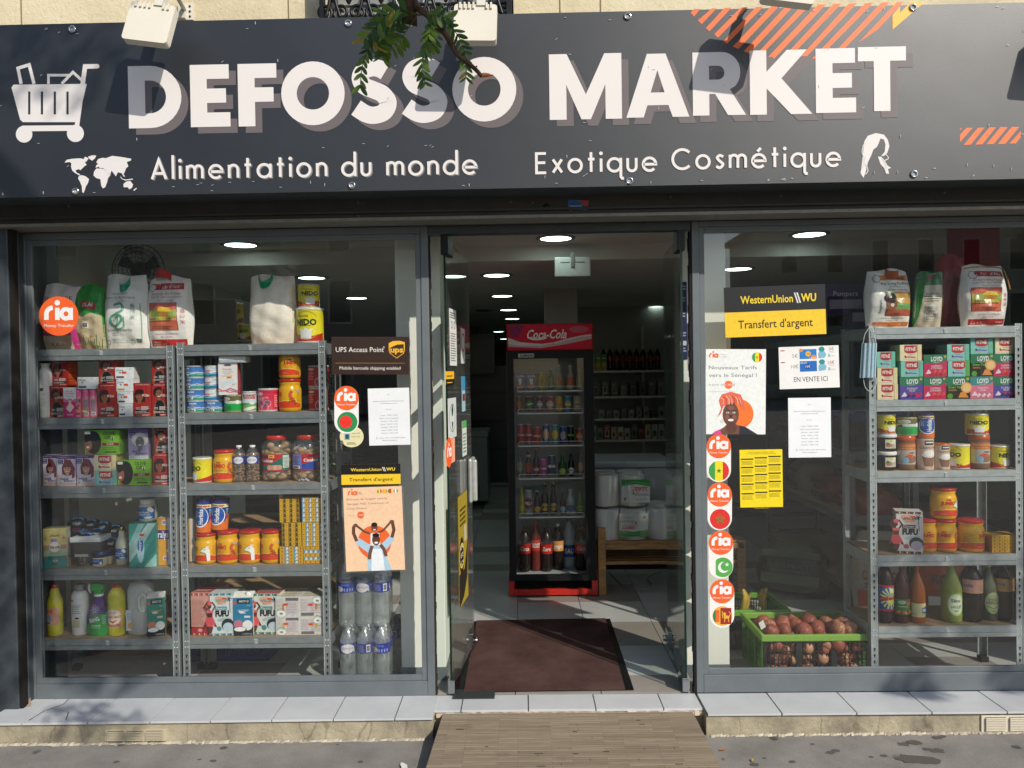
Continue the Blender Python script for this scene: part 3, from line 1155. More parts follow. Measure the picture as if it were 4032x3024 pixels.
def thin_glyphs(ch):
 r = .33
 if ch in 'AEClidbtqumnoeasxé':
  pass
 g = {
  'A': ([[(0, 0), (.37, 1), (.74, 0)], [(.14, .3), (.6, .3)]], .74), 'E': ([[(.5, 0), (0, 0), (0, 1), (.5, 1)], [(0, .52), (.46, .52)]], .5),
  'C': ([arcp(.5, .5, .5, .5, .75, 2 * PI - .75, 16)], .88), 'l': ([[(0, 0), (0, 1.24)]], 0), 'i': ([[(0, 0), (0, .68)]], 0),
  't': ([[(.14, 0), (.14, 1.02)], [(-.02, .66), (.32, .66)]], .3), 'x': ([[(0, 0), (.46, .68)], [(.46, 0), (0, .68)]], .46),
  'o': ([arcp(r, r + .01, r, r, 0, 2 * PI, 22)], 2 * r), 'a': ([arcp(r, r + .01, r, r, 0, 2 * PI, 22), [(2 * r, -.03), (2 * r, .70)]], 2 * r),
  'd': ([arcp(r, r + .01, r, r, 0, 2 * PI, 22), [(2 * r, -.03), (2 * r, 1.24)]], 2 * r),
  'q': ([arcp(r, r + .01, r, r, 0, 2 * PI, 22), [(2 * r, .70), (2 * r, -.28), (2 * r + .06, -.36), (2 * r + .16, -.36)]], 2 * r),
  'e': ([[(0.02, r + .01), (2 * r, r + .01)] + arcp(r, r + .01, r, r, 0.05, 2 * PI - .75, 20)], 2 * r),
  'n': ([[(0, 0), (0, .68)], [(0, .36)] + arcp(.23, .43, .23, .23, PI * .93, 0, 10) + [(.46, 0)]], .46),
  'm': ([[(0, 0), (0, .68)], [(0, .38)] + arcp(.2, .46, .2, .2, PI * .93, 0, 8) + [(.4, 0)], [(.4, .38)] + arcp(.6, .46, .2, .2, PI * .93, 0, 8) + [(.8, 0)]], .8),
  'u': ([[(0, .68), (0, .23)] + arcp(.22, .23, .22, .22, PI, 2 * PI, 10)[1:] + [(.44, .68)]], .44),
  's': ([catmull([(.36, .58), (.2, .66), (.05, .54), (.19, .36), (.35, .2), (.19, .02), (.0, .1)], 4)], .36)}
 if ch == 'é':
  a, w = g['e']
  return a + [[(.26, .82), (.44, 1.0)]], w
 return g[ch]

def thin(s, k0, x0, y0, k1, x1, y1, wd=.0125, shadow=True):
 a, b = B(k0, x0, y0), B(k1, x1, y1)
 z0 = (a[1] + b[1]) / 2
 H = .0875
 nat = sum(thin_glyphs(c)[1] for c in s) * H
 gap = (b[0] - a[0] - nat) / (len(s) - 1)
 for dx, dz, c, nm, oy in ([(.005, -.004, '85807f', 'word_shadow', 0)] if shadow else []) + [(0, 0, 'dfdad7', 'word', -.0025)]:
  x = a[0]
  A = Art()
  for ch in s:
   st_, w = thin_glyphs(ch)
   for q in st_:
    cl = len(q) > 20 and ch in 'oadq'
    A.stroke([(x + p[0] * H + dx, z0 + p[1] * H + dz) for p in (q[:-1] if cl else q)], wd, c, cl)
   if ch == 'i':
    A.circ(x + dx, z0 + .95 * H + dz, .0085, c, 12)
   x += w * H + gap
  bart(A, nm).location.y = oy

thin('Alimentation', 31, 948, 1118, 31, 2030, 1095)
thin('du', 32, 78, 1095, 32, 250, 1091)
thin('monde', 32, 358, 1089, 32, 908, 1083)
thin('Exotique', 32, 1284, 1080, 32, 2026, 1060, shadow=False)
thin('Cosmétique', 33, 26, 1053, 33, 1064, 1033, shadow=False)

# cart, world map and hair motifs
ic = Art()
WH = 'dcd8d6'
Bp = lambda k, pts: [B(k, *p) for p in pts]
ic.poly(Bp(31, [(85, 527), (540, 522), (488, 745), (470, 760), (142, 760), (126, 745), (72, 545)]), WH)
ic.stroke(Bp(31, [(478, 795), (530, 414), (606, 413)]), .021, WH)
ic.circ(*B(31, 606, 413), .0105, WH, 12)
for x in (183, 262, 342, 421):
 ic.stroke(Bp(31, [(x, 570), (x, 712)]), .0105, '31343a')
ic.stroke(Bp(31, [(132, 522), (112, 425), (182, 403), (212, 522)]), .015, WH)
ic.stroke(Bp(31, [(302, 522), (302, 468), (440, 468)]), .012, WH)
ic.stroke(Bp(31, [(385, 522), (455, 450), (508, 498)]), .013, WH)
ic.stroke(Bp(31, [(140, 800), (482, 797)]), .026, WH)
ic.circ(*B(31, 152, 836), .0385, WH)
ic.circ(*B(31, 471, 831), .0395, WH)
bart(ic, 'cart_motif')
ic = Art()
for q in ([(402, 1012), (415, 995), (450, 988), (500, 985), (520, 990), (530, 975), (552, 985), (540, 1003), (528, 1010), (540, 1025), (525, 1035), (512, 1048), (500, 1060), (492, 1052), (470, 1060), (478, 1075), (492, 1080), (502, 1092), (515, 1092), (512, 1098), (492, 1090), (470, 1078), (450, 1062), (442, 1035), (445, 1015), (432, 1008)],
          [(548, 975), (575, 967), (600, 968), (592, 985), (575, 1000), (560, 992)],
          [(490, 1098), (510, 1090), (535, 1098), (555, 1115), (548, 1140), (535, 1160), (528, 1185), (520, 1202), (512, 1195), (510, 1160), (498, 1130), (487, 1112)],
          [(585, 1068), (600, 1048), (640, 1050), (662, 1058), (672, 1080), (690, 1085), (672, 1110), (668, 1130), (655, 1165), (640, 1172), (630, 1155), (625, 1115), (600, 1108), (582, 1092)],
          [(596, 1045), (600, 1028), (612, 1022), (600, 1010), (612, 990), (640, 982), (660, 985), (700, 970), (760, 978), (818, 988), (815, 1000), (790, 1008), (800, 1035), (785, 1048), (778, 1068), (770, 1085), (780, 1100), (770, 1098), (758, 1078), (735, 1072), (722, 1098), (708, 1078), (695, 1062), (690, 1080), (672, 1085), (660, 1060), (640, 1045), (625, 1048), (615, 1038)],
          [(768, 1145), (785, 1130), (810, 1125), (828, 1148), (822, 1168), (805, 1178), (795, 1165), (770, 1165)], [(830, 1182), (848, 1168), (852, 1172), (835, 1188)],
          [(750, 1095), (762, 1112), (785, 1118), (825, 1112), (830, 1118), (780, 1124), (755, 1112)]):
 ic.poly(Bp(31, q), WH)
bart(ic, 'world_map')
ic = Art()
for q in ([(1198, 1062), (1205, 1000), (1212, 930), (1218, 880), (1240, 845), (1290, 828), (1340, 838), (1365, 870), (1374, 910), (1362, 950), (1345, 968), (1322, 972), (1345, 945), (1350, 900), (1340, 868), (1318, 862), (1308, 890), (1296, 915), (1275, 930), (1262, 965), (1240, 1010), (1232, 1050), (1222, 1085), (1215, 1100), (1200, 1085)],
          [(1302, 975), (1322, 975), (1345, 1000), (1362, 1030), (1385, 1045), (1365, 1052), (1372, 1082), (1355, 1080), (1340, 1045), (1318, 1020)]):
 ic.poly(Bp(33, q), WH)
for q in ([(1240, 940), (1208, 985), (1225, 1030), (1196, 1070), (1215, 1105)], [(1350, 960), (1368, 985), (1340, 1005), (1362, 1040), (1350, 1075)], [(1212, 900), (1203, 950), (1222, 990), (1208, 1040)], [(1330, 985), (1352, 1020), (1345, 1060)], [(1226, 1020), (1240, 1060), (1225, 1085)]):
 ic.stroke(Bp(33, catmull(q, 4)), .0035, WH)
bart(ic, 'hair_motif')
# eyelets and staples
ey = MB().tube([(.013 * math.cos(a * PI / 8), -.004, .013 * math.sin(a * PI / 8)) for a in range(16)], .0045, 'c8ccd0', 6, True).mesh('eyelet', 'chrome')
hl = MB().poly([(.011 * math.cos(a * PI / 6), -.0015, .011 * math.sin(a * PI / 6)) for a in range(12)], 'b8b8b4').mesh('eyelet_hole', 'matte')
for k, x, y in ((31, 452, 183), (31, 2167, 145), (31, 472, 1190), (31, 2190, 1153), (32, 1850, 102), (32, 1862, 1125), (33, 1520, 47), (33, 1527, 1083)):
 b = B(k, x, y)
 e_ = link('eyelet', ey, bn, (b[0], 0, b[1]))
 link('eyelet_hole', hl, e_)
mb = MB()
random.seed(3)
for k in range(95):
 r = random.random()
 x = random.uniform(-2.4, 2.4)
 z = random.choice([random.uniform(.01, .06), random.uniform(.01, .07), random.uniform(.74, .78), random.uniform(.1, .7), random.choice([.2, .42, .6])])
 a = random.choice([0, 0, PI / 2, .6])
 c, s_ = math.cos(a) * .006, math.sin(a) * .006
 mb.tube([(x - c, -.003, z - s_), (x, -.0042, z), (x + c, -.003, z + s_)], .0011, 'e8e8e8', 4)
o = mb.build('staples', 'metal', bn)
o['kind'] = 'stuff'

# ================================================================ NOTICES ON THE GLASS
def ria(A, cx, cy, w, c, wt=.2):
 """the three round letters, w wide in x units"""
 u = w
 t = u * wt * .82
 ay = A.asp
 f = lambda x, y: (cx + x * u, cy + y * u * ay)
 A.stroke([f(-.42, -.21), f(-.42, -.02)] + [f(*p) for p in arcp(-.2, -.02, .22, .22, PI, PI / 2, 8)[1:]], t, c)
 A.stroke([f(-.045, -.21), f(-.045, .2)], t, c)
 A.circ(cx - .045 * u, cy + .37 * u * ay, t * .6, c, 16)
 A.ring(*f(.25, -.005), .155 * u, t * .92, c, n=24)
 A.stroke([f(.42, -.21), f(.42, .2)], t * .92, c)

def disc_pts(w, h, n=40):
 return [(w / 2 * math.cos(2 * PI * k / n), h / 2 + h / 2 * math.sin(2 * PI * k / n)) for k in range(n)]

def pill_pts(w, h, n=20):
 r = w / 2
 return [(r * math.cos(PI * k / n), h - r + r * math.sin(PI * k / n)) for k in range(n + 1)] + [(-r * math.cos(PI * k / n), r - r * math.sin(PI * k / n)) for k in range(n + 1)]

def sheet4(name, label, cat, corners, art, base, group=None, outline=None, mat='paper', Y=.0222, th=.0012):
 """corners: (crop, x, y) tl, tr, br, bl on the glass"""
 tl, tr, br, bl = [P(*K(*c), Y) for c in corners]
 w = ((tr - tl).length + (br - bl).length) / 2
 h = ((tl - bl).length + (tr - br).length) / 2
 ang = math.atan2(tr.z - tl.z + br.z - bl.z, tr.x - tl.x + br.x - bl.x)
 cen = (bl + br) / 2
 pts = outline(w, h) if outline else [(-w / 2, 0), (w / 2, 0), (w / 2, h), (-w / 2, h)]
 m = MB().prism(pts, 0, th, base)
 o = m.build(name, mat, loc=(cen.x, Y - th, cen.z))
 o.rotation_euler = (0, -ang, 0)
 tag(o, label, cat, group)
 A = Art(w, h)
 art(A)
 q = MB()
 A.lay(q, flat(w, h), 0, .00025)
 q.build('print', mat, o)
 return o

def rect4(k, x0, y0, x1, y1):
 return [(k, x0, y0), (k, x1, y0), (k, x1, y1), (k, x0, y1)]

def ria_disc(A, cx, cy, r):
 A.circ(cx, cy, r, 'f0652f', 36)
 ria(A, cx, cy + .1 * r * A.asp, r * 1.55, 'f5f0ee', .2)
 A.text('Money Transfer', cx, cy - .52 * r * A.asp, .145 * r * A.asp, 'f5f0ee', w=1.5 * r)

def a_disc(A):
 ria(A, .5, .56, .74, 'f5f0ee', .19)
 A.text('Money Transfer', .5, .26, .075, 'f5f0ee', w=.75)

sheet4('round_sticker', 'big round orange money transfer sticker on the left window by the rice bags', 'sticker', rect4(5, 366, 1107, 735, 1474), a_disc, 'f0652f', outline=disc_pts, mat='card')

def a_ups(A):
 A.text('UPS Access Point', .365, .66, .13, 'ece8e2', w=.62)
 A.text('®', .675, .72, .05, 'ece8e2')
 A.rect(.05, .297, .945, .303, 'd79f2a')
 A.text('Mobile barcode shipping enabled', .497, .17, .085, 'ece8e2', w=.785)
 sx, sy = .842, .66
 pts = [(-.103, .17), (-.05, .225), (.03, .235), (.103, .20), (.103, -.02), (.09, -.1), (.0, -.235), (-.09, -.1), (-.103, -.02)]
 A.poly([(sx + x, sy + y) for x, y in pts], 'f2b530')
 A.poly([(sx + x * .88, sy + y * .88 - .01) for x, y in [(-.103, .06), (0.0, .16), (.103, .175), (.103, -.02), (.09, -.1), (.0, -.235), (-.09, -.1), (-.103, -.02)]], '402a20')
 A.text('ups', sx, sy - .0, .145, 'f2b530', w=.165, bold=.035)

sheet4('parcel_panel', 'dark brown parcel pickup panel with gold shield on left window', 'sign', [(10, 145, 168), (10, 820, 168), (10, 820, 497), (10, 145, 495)], a_ups, '33231c', mat='card')

def flag(A, cx, cy, r, kind):
 if kind == 'bd':
  A.circ(cx, cy, r, '2e8b50', 30)
  A.circ(cx - r * .15, cy, r * .62, 'e8352e', 24)
 elif kind == 'sn':
  A.circ(cx, cy, r, 'f4d928', 36)
  A.arc(cx, cy, r, PI - 1.18, PI + 1.18, '3f9a4c', 18)
  A.arc(cx, cy, r, -1.18, 1.18, 'd8332c', 18)
  A.star(cx, cy, r * .3, '3f8a3c')
 elif kind == 'ma':
  A.circ(cx, cy, r, 'd9302c', 36)
  q = [(cx + r * .5 * math.cos(PI / 2 + i * 4 * PI / 5), cy + r * .5 * A.asp * math.sin(PI / 2 + i * 4 * PI / 5)) for i in range(5)]
  for i in range(5):
   A.stroke([q[i], q[(i + 1) % 5]], r * .1, '8a7a35')
 elif kind == 'pk':
  A.arc(cx, cy, r, -2.35, 2.35, '57a850', 30)
  A.circ(cx + .08 * r, cy, r * .56, 'f2f2ee', 26)
  A.circ(cx + .26 * r, cy + .1 * r * A.asp, r * .47, '57a850', 24)
  A.star(cx + .42 * r, cy + .28 * r * A.asp, r * .24, 'f2f2ee')
 else:
  A.circ(cx, cy, r, 'e9b13c', 36)
  A.arc(cx, cy, r * .95, 2.35, 2 * PI - 2.35, '2f7a48', 12)
  A.rect(cx - r * .68, cy - r * .6 * A.asp, cx - r * .3, cy + r * .6 * A.asp, 'e4682b')
  A.rect(cx - r * .2, cy - r * .82 * A.asp, cx + r * .9, cy + r * .82 * A.asp, '9c2b2c')
  y = lambda v: cy + v * r * A.asp
  x = lambda v: cx + v * r
  A.ell(x(.4), y(-.1), .3 * r, .17 * r * A.asp, 'e2b23f')
  A.ell(x(.2), y(.2), .15 * r, .18 * r * A.asp, 'e2b23f')
  A.stroke([(x(.65), y(-.1)), (x(.8), y(.3)), (x(.65), y(.45))], r * .07, 'e2b23f')
  A.stroke([(x(0), y(-.2)), (x(-.02), y(.5))], r * .07, 'e2b23f')
  A.stroke([(x(.25), y(-.2)), (x(.2), y(-.6))], r * .09, 'e2b23f')
  A.stroke([(x(.6), y(-.2)), (x(.62), y(-.6))], r * .09, 'e2b23f')

def pill(label, k, cx, cy, r, fx, fy, fr, kind, bot):
 def art(A):
  R = .5
  ria_disc(A, .5, 1 - R * A.asp * 1.0, R)
  A_y = lambda y: 1 - (y - (cy - r)) / (bot - (cy - r))
  flag(A, .5 + (fx - cx) / (2 * r), A_y(fy), fr / (2 * r), kind)
 sheet4('pill_sticker', label, 'sticker', rect4(k, cx - r, cy - r, cx + r, bot), art, 'f1ece9', 'money transfer stickers with a round flag', pill_pts, 'card')

pill('white pill sticker with red dot on green flag, on the left window', 10, 276, 702, 106, 283, 910, 88, 'bd', 1012)
pill('flag sticker with green, yellow and red flag, topmost of right window column', 13, 205, 169, 76, 206, 322, 63, 'sn', 392)
pill('flag sticker with plain red flag and star, second from top of column', 13, 211, 470, 76, 213, 622, 63, 'ma', 692)
pill('flag sticker with white crescent on green, third from top of column', 13, 219, 770, 76, 230, 922, 62, 'pk', 992)
pill('flag sticker with a yellow lion on maroon, lowest of right window column', 13, 226, 1072, 76, 228, 1225, 62, 'lk', 1298)

def a_coupon(A):
 A.rect(.2, .35, .42, .75, '6f9fb5')
 A.rect(.24, .4, .38, .6, '2f4a58')
 A.text('1 Bougie pour 5,49€', .66, .66, .05, '3a3a30', w=.36)
 A.text('3 Bougies pour 8,50€', .66, .5, .05, '3a3a30', w=.36)
 A.lines(.3, .75, .12, .26, 3, '5a5a48')
 A.poly([(.8, .95), (.97, .78), (.86, .86)], '2c3526')
 A.poly([(.04, .3), (.2, .1), (.1, .33)], '2c3526')

sheet4('round_coupon', 'round cream price coupon half under the pill sticker, left window', 'sticker', rect4(10, 217, 945, 425, 1130), a_coupon, 'dcd6a8', outline=disc_pts, Y=.0224, th=.0006)

def a_hours(A):
 A.text('UPS :', .5, .885, .017, '6a7076')
 A.text("Horaires d'ouverture et de fermeture pour", .5, .775, .019, '5a6a78', w=.74)
 A.text('la distribution de colis.', .5, .735, .019, '5a6a78', w=.4)
 A.text('Horaires :', .5, .63, .018, '6a7076')
 for i, s_ in enumerate(('Lundi : 12h30- 21h00', 'Mardi : aucune distribution', 'Mercredi : 12h30- 21h00', 'Jeudi : 12h30- 21h00', 'Vendredi : 12h30- 21h00', 'Samedi : 12h30- 21h00', 'Dimanche : 12h30- 21h00')):
  A.text(s_, .5, .525 - i * .052, .02, '6a7076', w=.4 if i != 1 else .45)
 A.text('⚠', .19, .13, .03, '3a3a3a')
 A.text('Aucun colis ne sera délivré avant', .56, .13, .019, '5a6066', w=.62)
 A.text("l'heure d'ouverture", .5, .085, .019, '5a6066', w=.36)

sheet4('notice_sheet', 'white curled opening hours sheet on the left window below brown panel', 'notice', [(10, 460, 618), (10, 820, 613), (10, 834, 1105), (10, 474, 1118)], a_hours, 'e3e6e9', 'opening hours sheets')
o = MB().box(0, -.012, 0, .1, 0, .001, 'dfe2e5')
sheet4('notice_sheet', 'white flat opening hours sheet on right window under sale notice', 'notice', [(12, 950, 1345), (12, 1347, 1338), (13, 905, 237), (13, 640, 240)], a_hours, 'e6e9ec', 'opening hours sheets')

def a_wu(A):
 A.rect(0, .5, 1, 1, '17171a')
 A.text('WesternUnion', .42, .74, .15, 'f5cf2e', w=.52, bold=.018)
 A.poly([(.69, .85), (.705, .85), (.735, .64), (.72, .64)], 'd8d8d8')
 A.poly([(.715, .85), (.73, .85), (.76, .64), (.745, .64)], 'd8d8d8')
 A.text('WU', .835, .745, .15, 'f5cf2e', w=.15, bold=.03)
 A.text("Transfert d'argent", .5, .25, .16, '2b2413', w=.74 if A.asp > 2 else .66, bold=.01)

sheet4('transfer_sign', 'small black and yellow money transfer sign on the left window', 'sign', [(10, 230, 1280), (10, 744, 1275), (10, 748, 1447), (10, 232, 1460)], a_wu, 'f3c62b', 'black and yellow transfer signs', mat='card')
sheet4('transfer_sign', 'large black and yellow money transfer sign on right window', 'sign', [(12, 355, 315), (12, 1297, 280), (12, 1312, 745), (12, 370, 782)], a_wu, 'f3c62b', 'black and yellow transfer signs', mat='card')

def a_person_poster(A):
 ria(A, .16, .935, .16, 'e8703c', .2)
 A.text('Money', .275, .947, .014, '8a7a72', al='c')
 A.text('Transfer', .285, .925, .014, '8a7a72', al='c')
 for i, (a, b, c) in enumerate((('3f9a4c', 'f4d928', 'd8332c'), ('e0a030', 'e8c040', 'd88a2a'), ('3f8a3c', 'd8332c', 'f4d928'), ('e8843c', 'f0f0ec', '58a068'))):
  x = .62 + i * .092
  A.circ(x, .945, .04, b, 18)
  A.arc(x, .945, .04, PI - 1.2, PI + 1.2, a, 8)
  A.arc(x, .945, .04, -1.2, 1.2, c, 8)
 g = '7d716c'
 A.text("Envoyez de l'argent vers le", .06, .862, .024, g, w=.68, al='l')
 A.text('Sénégal, Mali, Cameroun, et', .06, .807, .024, g, w=.71, al='l')
 A.text("Côte d'Ivoire", .06, .752, .024, g, w=.33, al='l')
 A.text('A partir de', .06, .668, .013, '9a8c84', al='l')
 A.circ(.285, .67, .06, 'e8672f', 20)
 A.text('1,90€', .285, .67, .02, 'f3dccb', w=.1)
 A.circ(.5, .34, .285, 'e8672f', 36)
 sk, sk2, sh_, w_ = '65402f', '70483a', 'a9c9dc', 'e6ebee'
 A.poly([(.37, 0), (.38, .22), (.18, .33), (.24, .4), (.4, .32), (.62, .32), (.78, .42), (.84, .36), (.66, .22), (.78, 0)], sh_)
 A.poly([(.43, 0), (.45, .26), (.62, .26), (.66, 0)], w_)
 A.stroke([(.2, .36), (.15, .46), (.16, .54)], .055, sk)
 A.stroke([(.8, .39), (.84, .48), (.82, .57)], .055, sk)
 A.stroke([(.21, .545), (.34, .47), (.46, .44)], .035, sk2)
 A.stroke([(.79, .575), (.66, .48), (.56, .45)], .035, sk2)
 A.ell(.19, .55, .04, .02, sk2)
 A.ell(.81, .58, .04, .02, sk2)
 A.poly([(.43, .3), (.44, .45), (.59, .45), (.6, .3)], 'e9e4e2')
 A.ell(.51, .515, .055, .045, sk2)
 A.ell(.51, .55, .052, .028, '2a1a15')
 A.ell(.51, .49, .022, .007, 'f2eee8')
 A.ell(.53, .37, .068, .07, sk)
 A.ell(.53, .425, .06, .025, '1d1210')
 A.ell(.53, .335, .032, .012, 'f2eee8')
 A.circ(.507, .385, .008, '150d0a', 8)
 A.circ(.553, .385, .008, '150d0a', 8)
 A.stroke([(.46, .3), (.42, .22), (.4, .14)], .055, sk2)
 A.stroke([(.6, .31), (.66, .25), (.69, .17)], .055, sk2)

sheet4('family_poster', 'peach poster of a man carrying a child on his shoulders, left window', 'poster', [(10, 250, 1487), (10, 764, 1465), (11, 735, 608), (11, 258, 622)], a_person_poster, 'f0c8a4', mat='card')
sheet4('plastic_sleeve', 'clear plastic sleeve round the peach poster on left window', 'sleeve', [(10, 245, 1480), (10, 778, 1458), (11, 752, 622), (11, 240, 632)], lambda A: A, 'ffffff', mat='filmclear', Y=.0224, th=.0004)

def a_scarf_poster(A):
 ria(A, .13, .925, .16, 'e8703c', .2)
 A.text('Money', .285, .937, .015, '9a9a9a')
 A.text('Transfer', .295, .91, .015, '9a9a9a')
 flag(A, .853, .905, .085, 'sn')
 g = '6f7276'
 A.text('Nouveaux Tarifs', .05, .785, .042, g, w=.8, al='l')
 A.text('vers le Sénégal !', .05, .695, .042, g, w=.8, al='l')
 A.text('A partir de', .05, .585, .024, '8f9296', w=.25, al='l')
 A.circ(.38, .582, .068, 'ee6c31', 22)
 A.text('1,90', .38, .582, .028, 'f6e9e0', w=.1)
 A.text('€', .475, .582, .028, '8f9296')
 A.text('Renseignez vous en point de vente', .05, .503, .012, 'aaaaae', w=.44, al='l')
 A.circ(.55, .24, .25, 'f4762f', 36)
 sk = '6a4639'
 A.poly([(.1, 0), (.3, .08), (.36, .12), (.5, .12), (.6, .09), (.86, 0)], '6f4a3e')
 A.poly([(.1, 0), (.16, .035), (.24, .06), (.27, 0)], 'd64a9a')
 A.poly([(.56, .105), (.66, .09), (.87, 0), (.56, 0), (.57, .06)], '2b2a36')
 A.ell(.42, .235, .135, .14, sk)
 A.ell(.435, .08, .085, .07, '5e3c32')
 A.poly([(.2, .2), (.26, .3), (.22, .4), (.27, .47), (.42, .5), (.58, .47), (.64, .38), (.66, .28), (.6, .3), (.57, .36), (.42, .37), (.3, .33), (.25, .24)], 'e2694e')
 for i in range(7):
  A.stroke([(.24 + i * .05, .46 - abs(i - 3) * .008), (.3 + i * .045, .41), (.29 + i * .05, .35)], .016, ('f0a183', 'c84a38', 'f0b49a')[i % 3])
 for x, y, a, b in ((.36, .2, .035, .03), (.48, .2, .035, .03), (.42, .31, .06, .025), (.42, .235, .012, .035)):
  A.ell(x, y, a, b, '85594a', 10)
 for dx in (-.052, .052):
  A.ell(.42 + dx, .255, .026, .011, 'e6ded8', 8)
  A.circ(.42 + dx, .255, .011, '1a1210', 8)
  A.stroke([(.42 + dx - .03, .278), (.42 + dx, .285), (.42 + dx + .03, .278)], .007, '20130f')
 A.ell(.42, .215, .022, .014, '3d251f')
 A.ell(.42, .165, .058, .022, '7a3b34')
 A.ell(.42, .168, .048, .014, 'f3ece4')
 A.ring(.275, .155, .022, .006, 'c9a93c', n=12)

sheet4('scarf_poster', 'white poster of a smiling woman in orange headscarf, right window', 'poster', [(12, 180, 892), (12, 740, 885), (13, 496, 98), (13, 122, 92)], a_scarf_poster, 'e8ece9', mat='card')

def a_sale(A):
 g = '6a6a6a'
 A.text('5€', .27, .78, .085, '8a8a8a')
 A.text('10€', .26, .53, .085, '8a8a8a')
 A.rect(.345, .7, .63, .93, '2f7cc4')
 A.circ(.49, .82, .045, 'e9b43f', 14)
 A.text('5C', .49, .82, .05, '3a3a3a', rot=PI)
 A.ell(.58, .74, .045, .05, 'e98a35')
 A.ell(.37, .91, .03, .04, 'e98a35')
 A.text('LEBARA', .56, .715, .03, 'f0f0f0', rot=PI)
 A.rect(.345, .4, .63, .65, '2a6bb8')
 A.text('LEBARA', .41, .61, .035, 'f0f0f0', w=.11)
 A.ell(.48, .52, .055, .055, '1f3d8c')
 A.text('10€', .48, .52, .055, 'f0f0f0')
 for y in (.7, .4):
  A.poly([(.66, y), (.655, y + .12), (.69, y + .19), (.75, y + .19), (.79, y + .1), (.77, y + .02)], '7fb3c9')
  A.ell(.715, y + .22, .05, .06, '2f8f8a')
 A.text('5€', .88, .92, .07, g)
 A.text('10€', .87, .6, .075, 'b84a4a')
 A.text('Recharge', .875, .85, .022, g)
 A.text('Recharge', .875, .535, .022, 'b86a6a')
 A.rect(.82, .73, .85, .8, '9ab0bc')
 A.rect(.82, .41, .85, .48, '9ab0bc')
 A.text('Lyca', .895, .76, .04, '8ab0c0')
 A.text('Lyca', .895, .44, .04, '8ab0c0')
 A.rect(.03, .9, .1, .925, 'c05050')
 A.rect(.03, .62, .1, .645, 'c05050')
 A.text('EN VENTE ICI', .52, .22, .115, '38393c', w=.56)

sheet4('sale_notice', 'torn white sheet with blue phone cards on the right window', 'notice', [(12, 865, 872), (12, 1425, 850), (12, 1437, 1245), (12, 877, 1262)], a_sale, 'e6e6e4')

def a_tariff(A):
 A.text('GRILLE TARIFAIRE WESTERN UNION', .5, .955, .014, '3a3413', w=.6)
 A.text('POUR LES TRANSFERTS ESPÈCES-A-ESPÈCES', .5, .93, .014, '3a3413', w=.7)
 for x in (.03, .35, .67):
  for y, n in ((.85, 4), (.71, 5), (.57, 4), (.43, 4), (.27, 4)):
   y += (x - .35) * .06
   A.rect(x, y, x + .29, y + .022, '2a2716')
   A.lines(x + .01, x + .28, y - .085, y - .01, n, '8a7a1c', .4, .1)
 A.rect(0, 0, 1, .032, '17171a')
 A.text('WesternUnion WU', .5, .016, .014, 'f0c92b', w=.34)

sheet4('tariff_sheet', 'yellow printed tariff sheet with small black tables, right window', 'notice', [(13, 330, 192), (13, 597, 187), (13, 605, 558), (13, 340, 562)], a_tariff, 'f0d51f', mat='card')

# blue sticker scraps on the shutter box
p = P(2275, 808, -.163)
o = MB().prism([(-.05, -.02), (.045, -.026), (.052, .022), (-.046, .028)], 0, .002, '2f6fae').build('shutter_sticker', 'card', loc=(p.x, -.164, p.z))
tag(o, 'peeling blue and red stickers over the lock on the shutter box', 'sticker')
A = Art(.1, .05)
A.poly([(.5, .9), (1.02, .95), (1.0, .2), (.8, .5)], 'c8452f')
A.rect(.1, .3, .7, .5, '7fb4e0')
A.lines(.12, .7, .55, .8, 2, '173a66')
A.lay(MB(), flat(.1, .05, -.025))
q = MB()
A.lay(q, flat(.1, .05, -.025))
q.build('print', 'card', o)

# notices on the left door, seen edge-on
def on_door(u, v):
 d = MC @ Vector(((u - 2016) / FPX, (1512 - v) / FPX, -1))
 a = Vector((-.392 + .007, .012, 0))
 t_ = Vector((.07, .668, 0)).normalized()
 nrm = Vector((t_.y, -t_.x, 0))
 k = (a - CAMP).dot(nrm) / d.dot(nrm)
 p = CAMP + d * k
 return (p - a).dot(t_), p.z - ZF

def door_sheet(name, label, cat, u0, v0, u1, v1, base, art, group='notices stuck on the left door'):
 s0, zt = on_door(u0, (v0))
 s1, _ = on_door(u1, v0)
 _, zb = on_door((u0), v1)
 w, h = s1 - s0, zt - zb
 t_ = Vector((.07, .668, 0)).normalized()
 loc = Vector((-.392, .012, 0)) + t_ * (s0 + w / 2)
 o = MB().prism([(-w / 2, 0), (w / 2, 0), (w / 2, h), (-w / 2, h)], -.008, -.0065, base).build(name, 'paper', loc=(loc.x, loc.y, zb + ZF), rz=math.atan2(.668, .07))
 tag(o, label, cat, group)
 A = Art(w, h)
 art(A)
 q = MB()
 A.lay(q, flat(w, h, 0, -.0081), 0, .0003)
 q.build('print', 'paper', o)

def a_rules(A):
 A.lines(.1, .9, .84, .96, 3, '3a3a3a', .5)
 A.ring(.3, .72, .1, .03, '3a3a3a')
 A.ring(.7, .72, .1, .03, '3a3a3a')
 A.lines(.1, .9, .08, .6, 12, '6a6a6a', .4)

def a_round_stamp(A):
 A.ring(.5, .5, .33, .02, '3a3a3a')
 A.poly([(.4, .72), (.5, .85), (.6, .72), (.55, .55), (.45, .55)], '222222')
 A.poly([(.42, .4), (.58, .4), (.5, .18)], '222222')

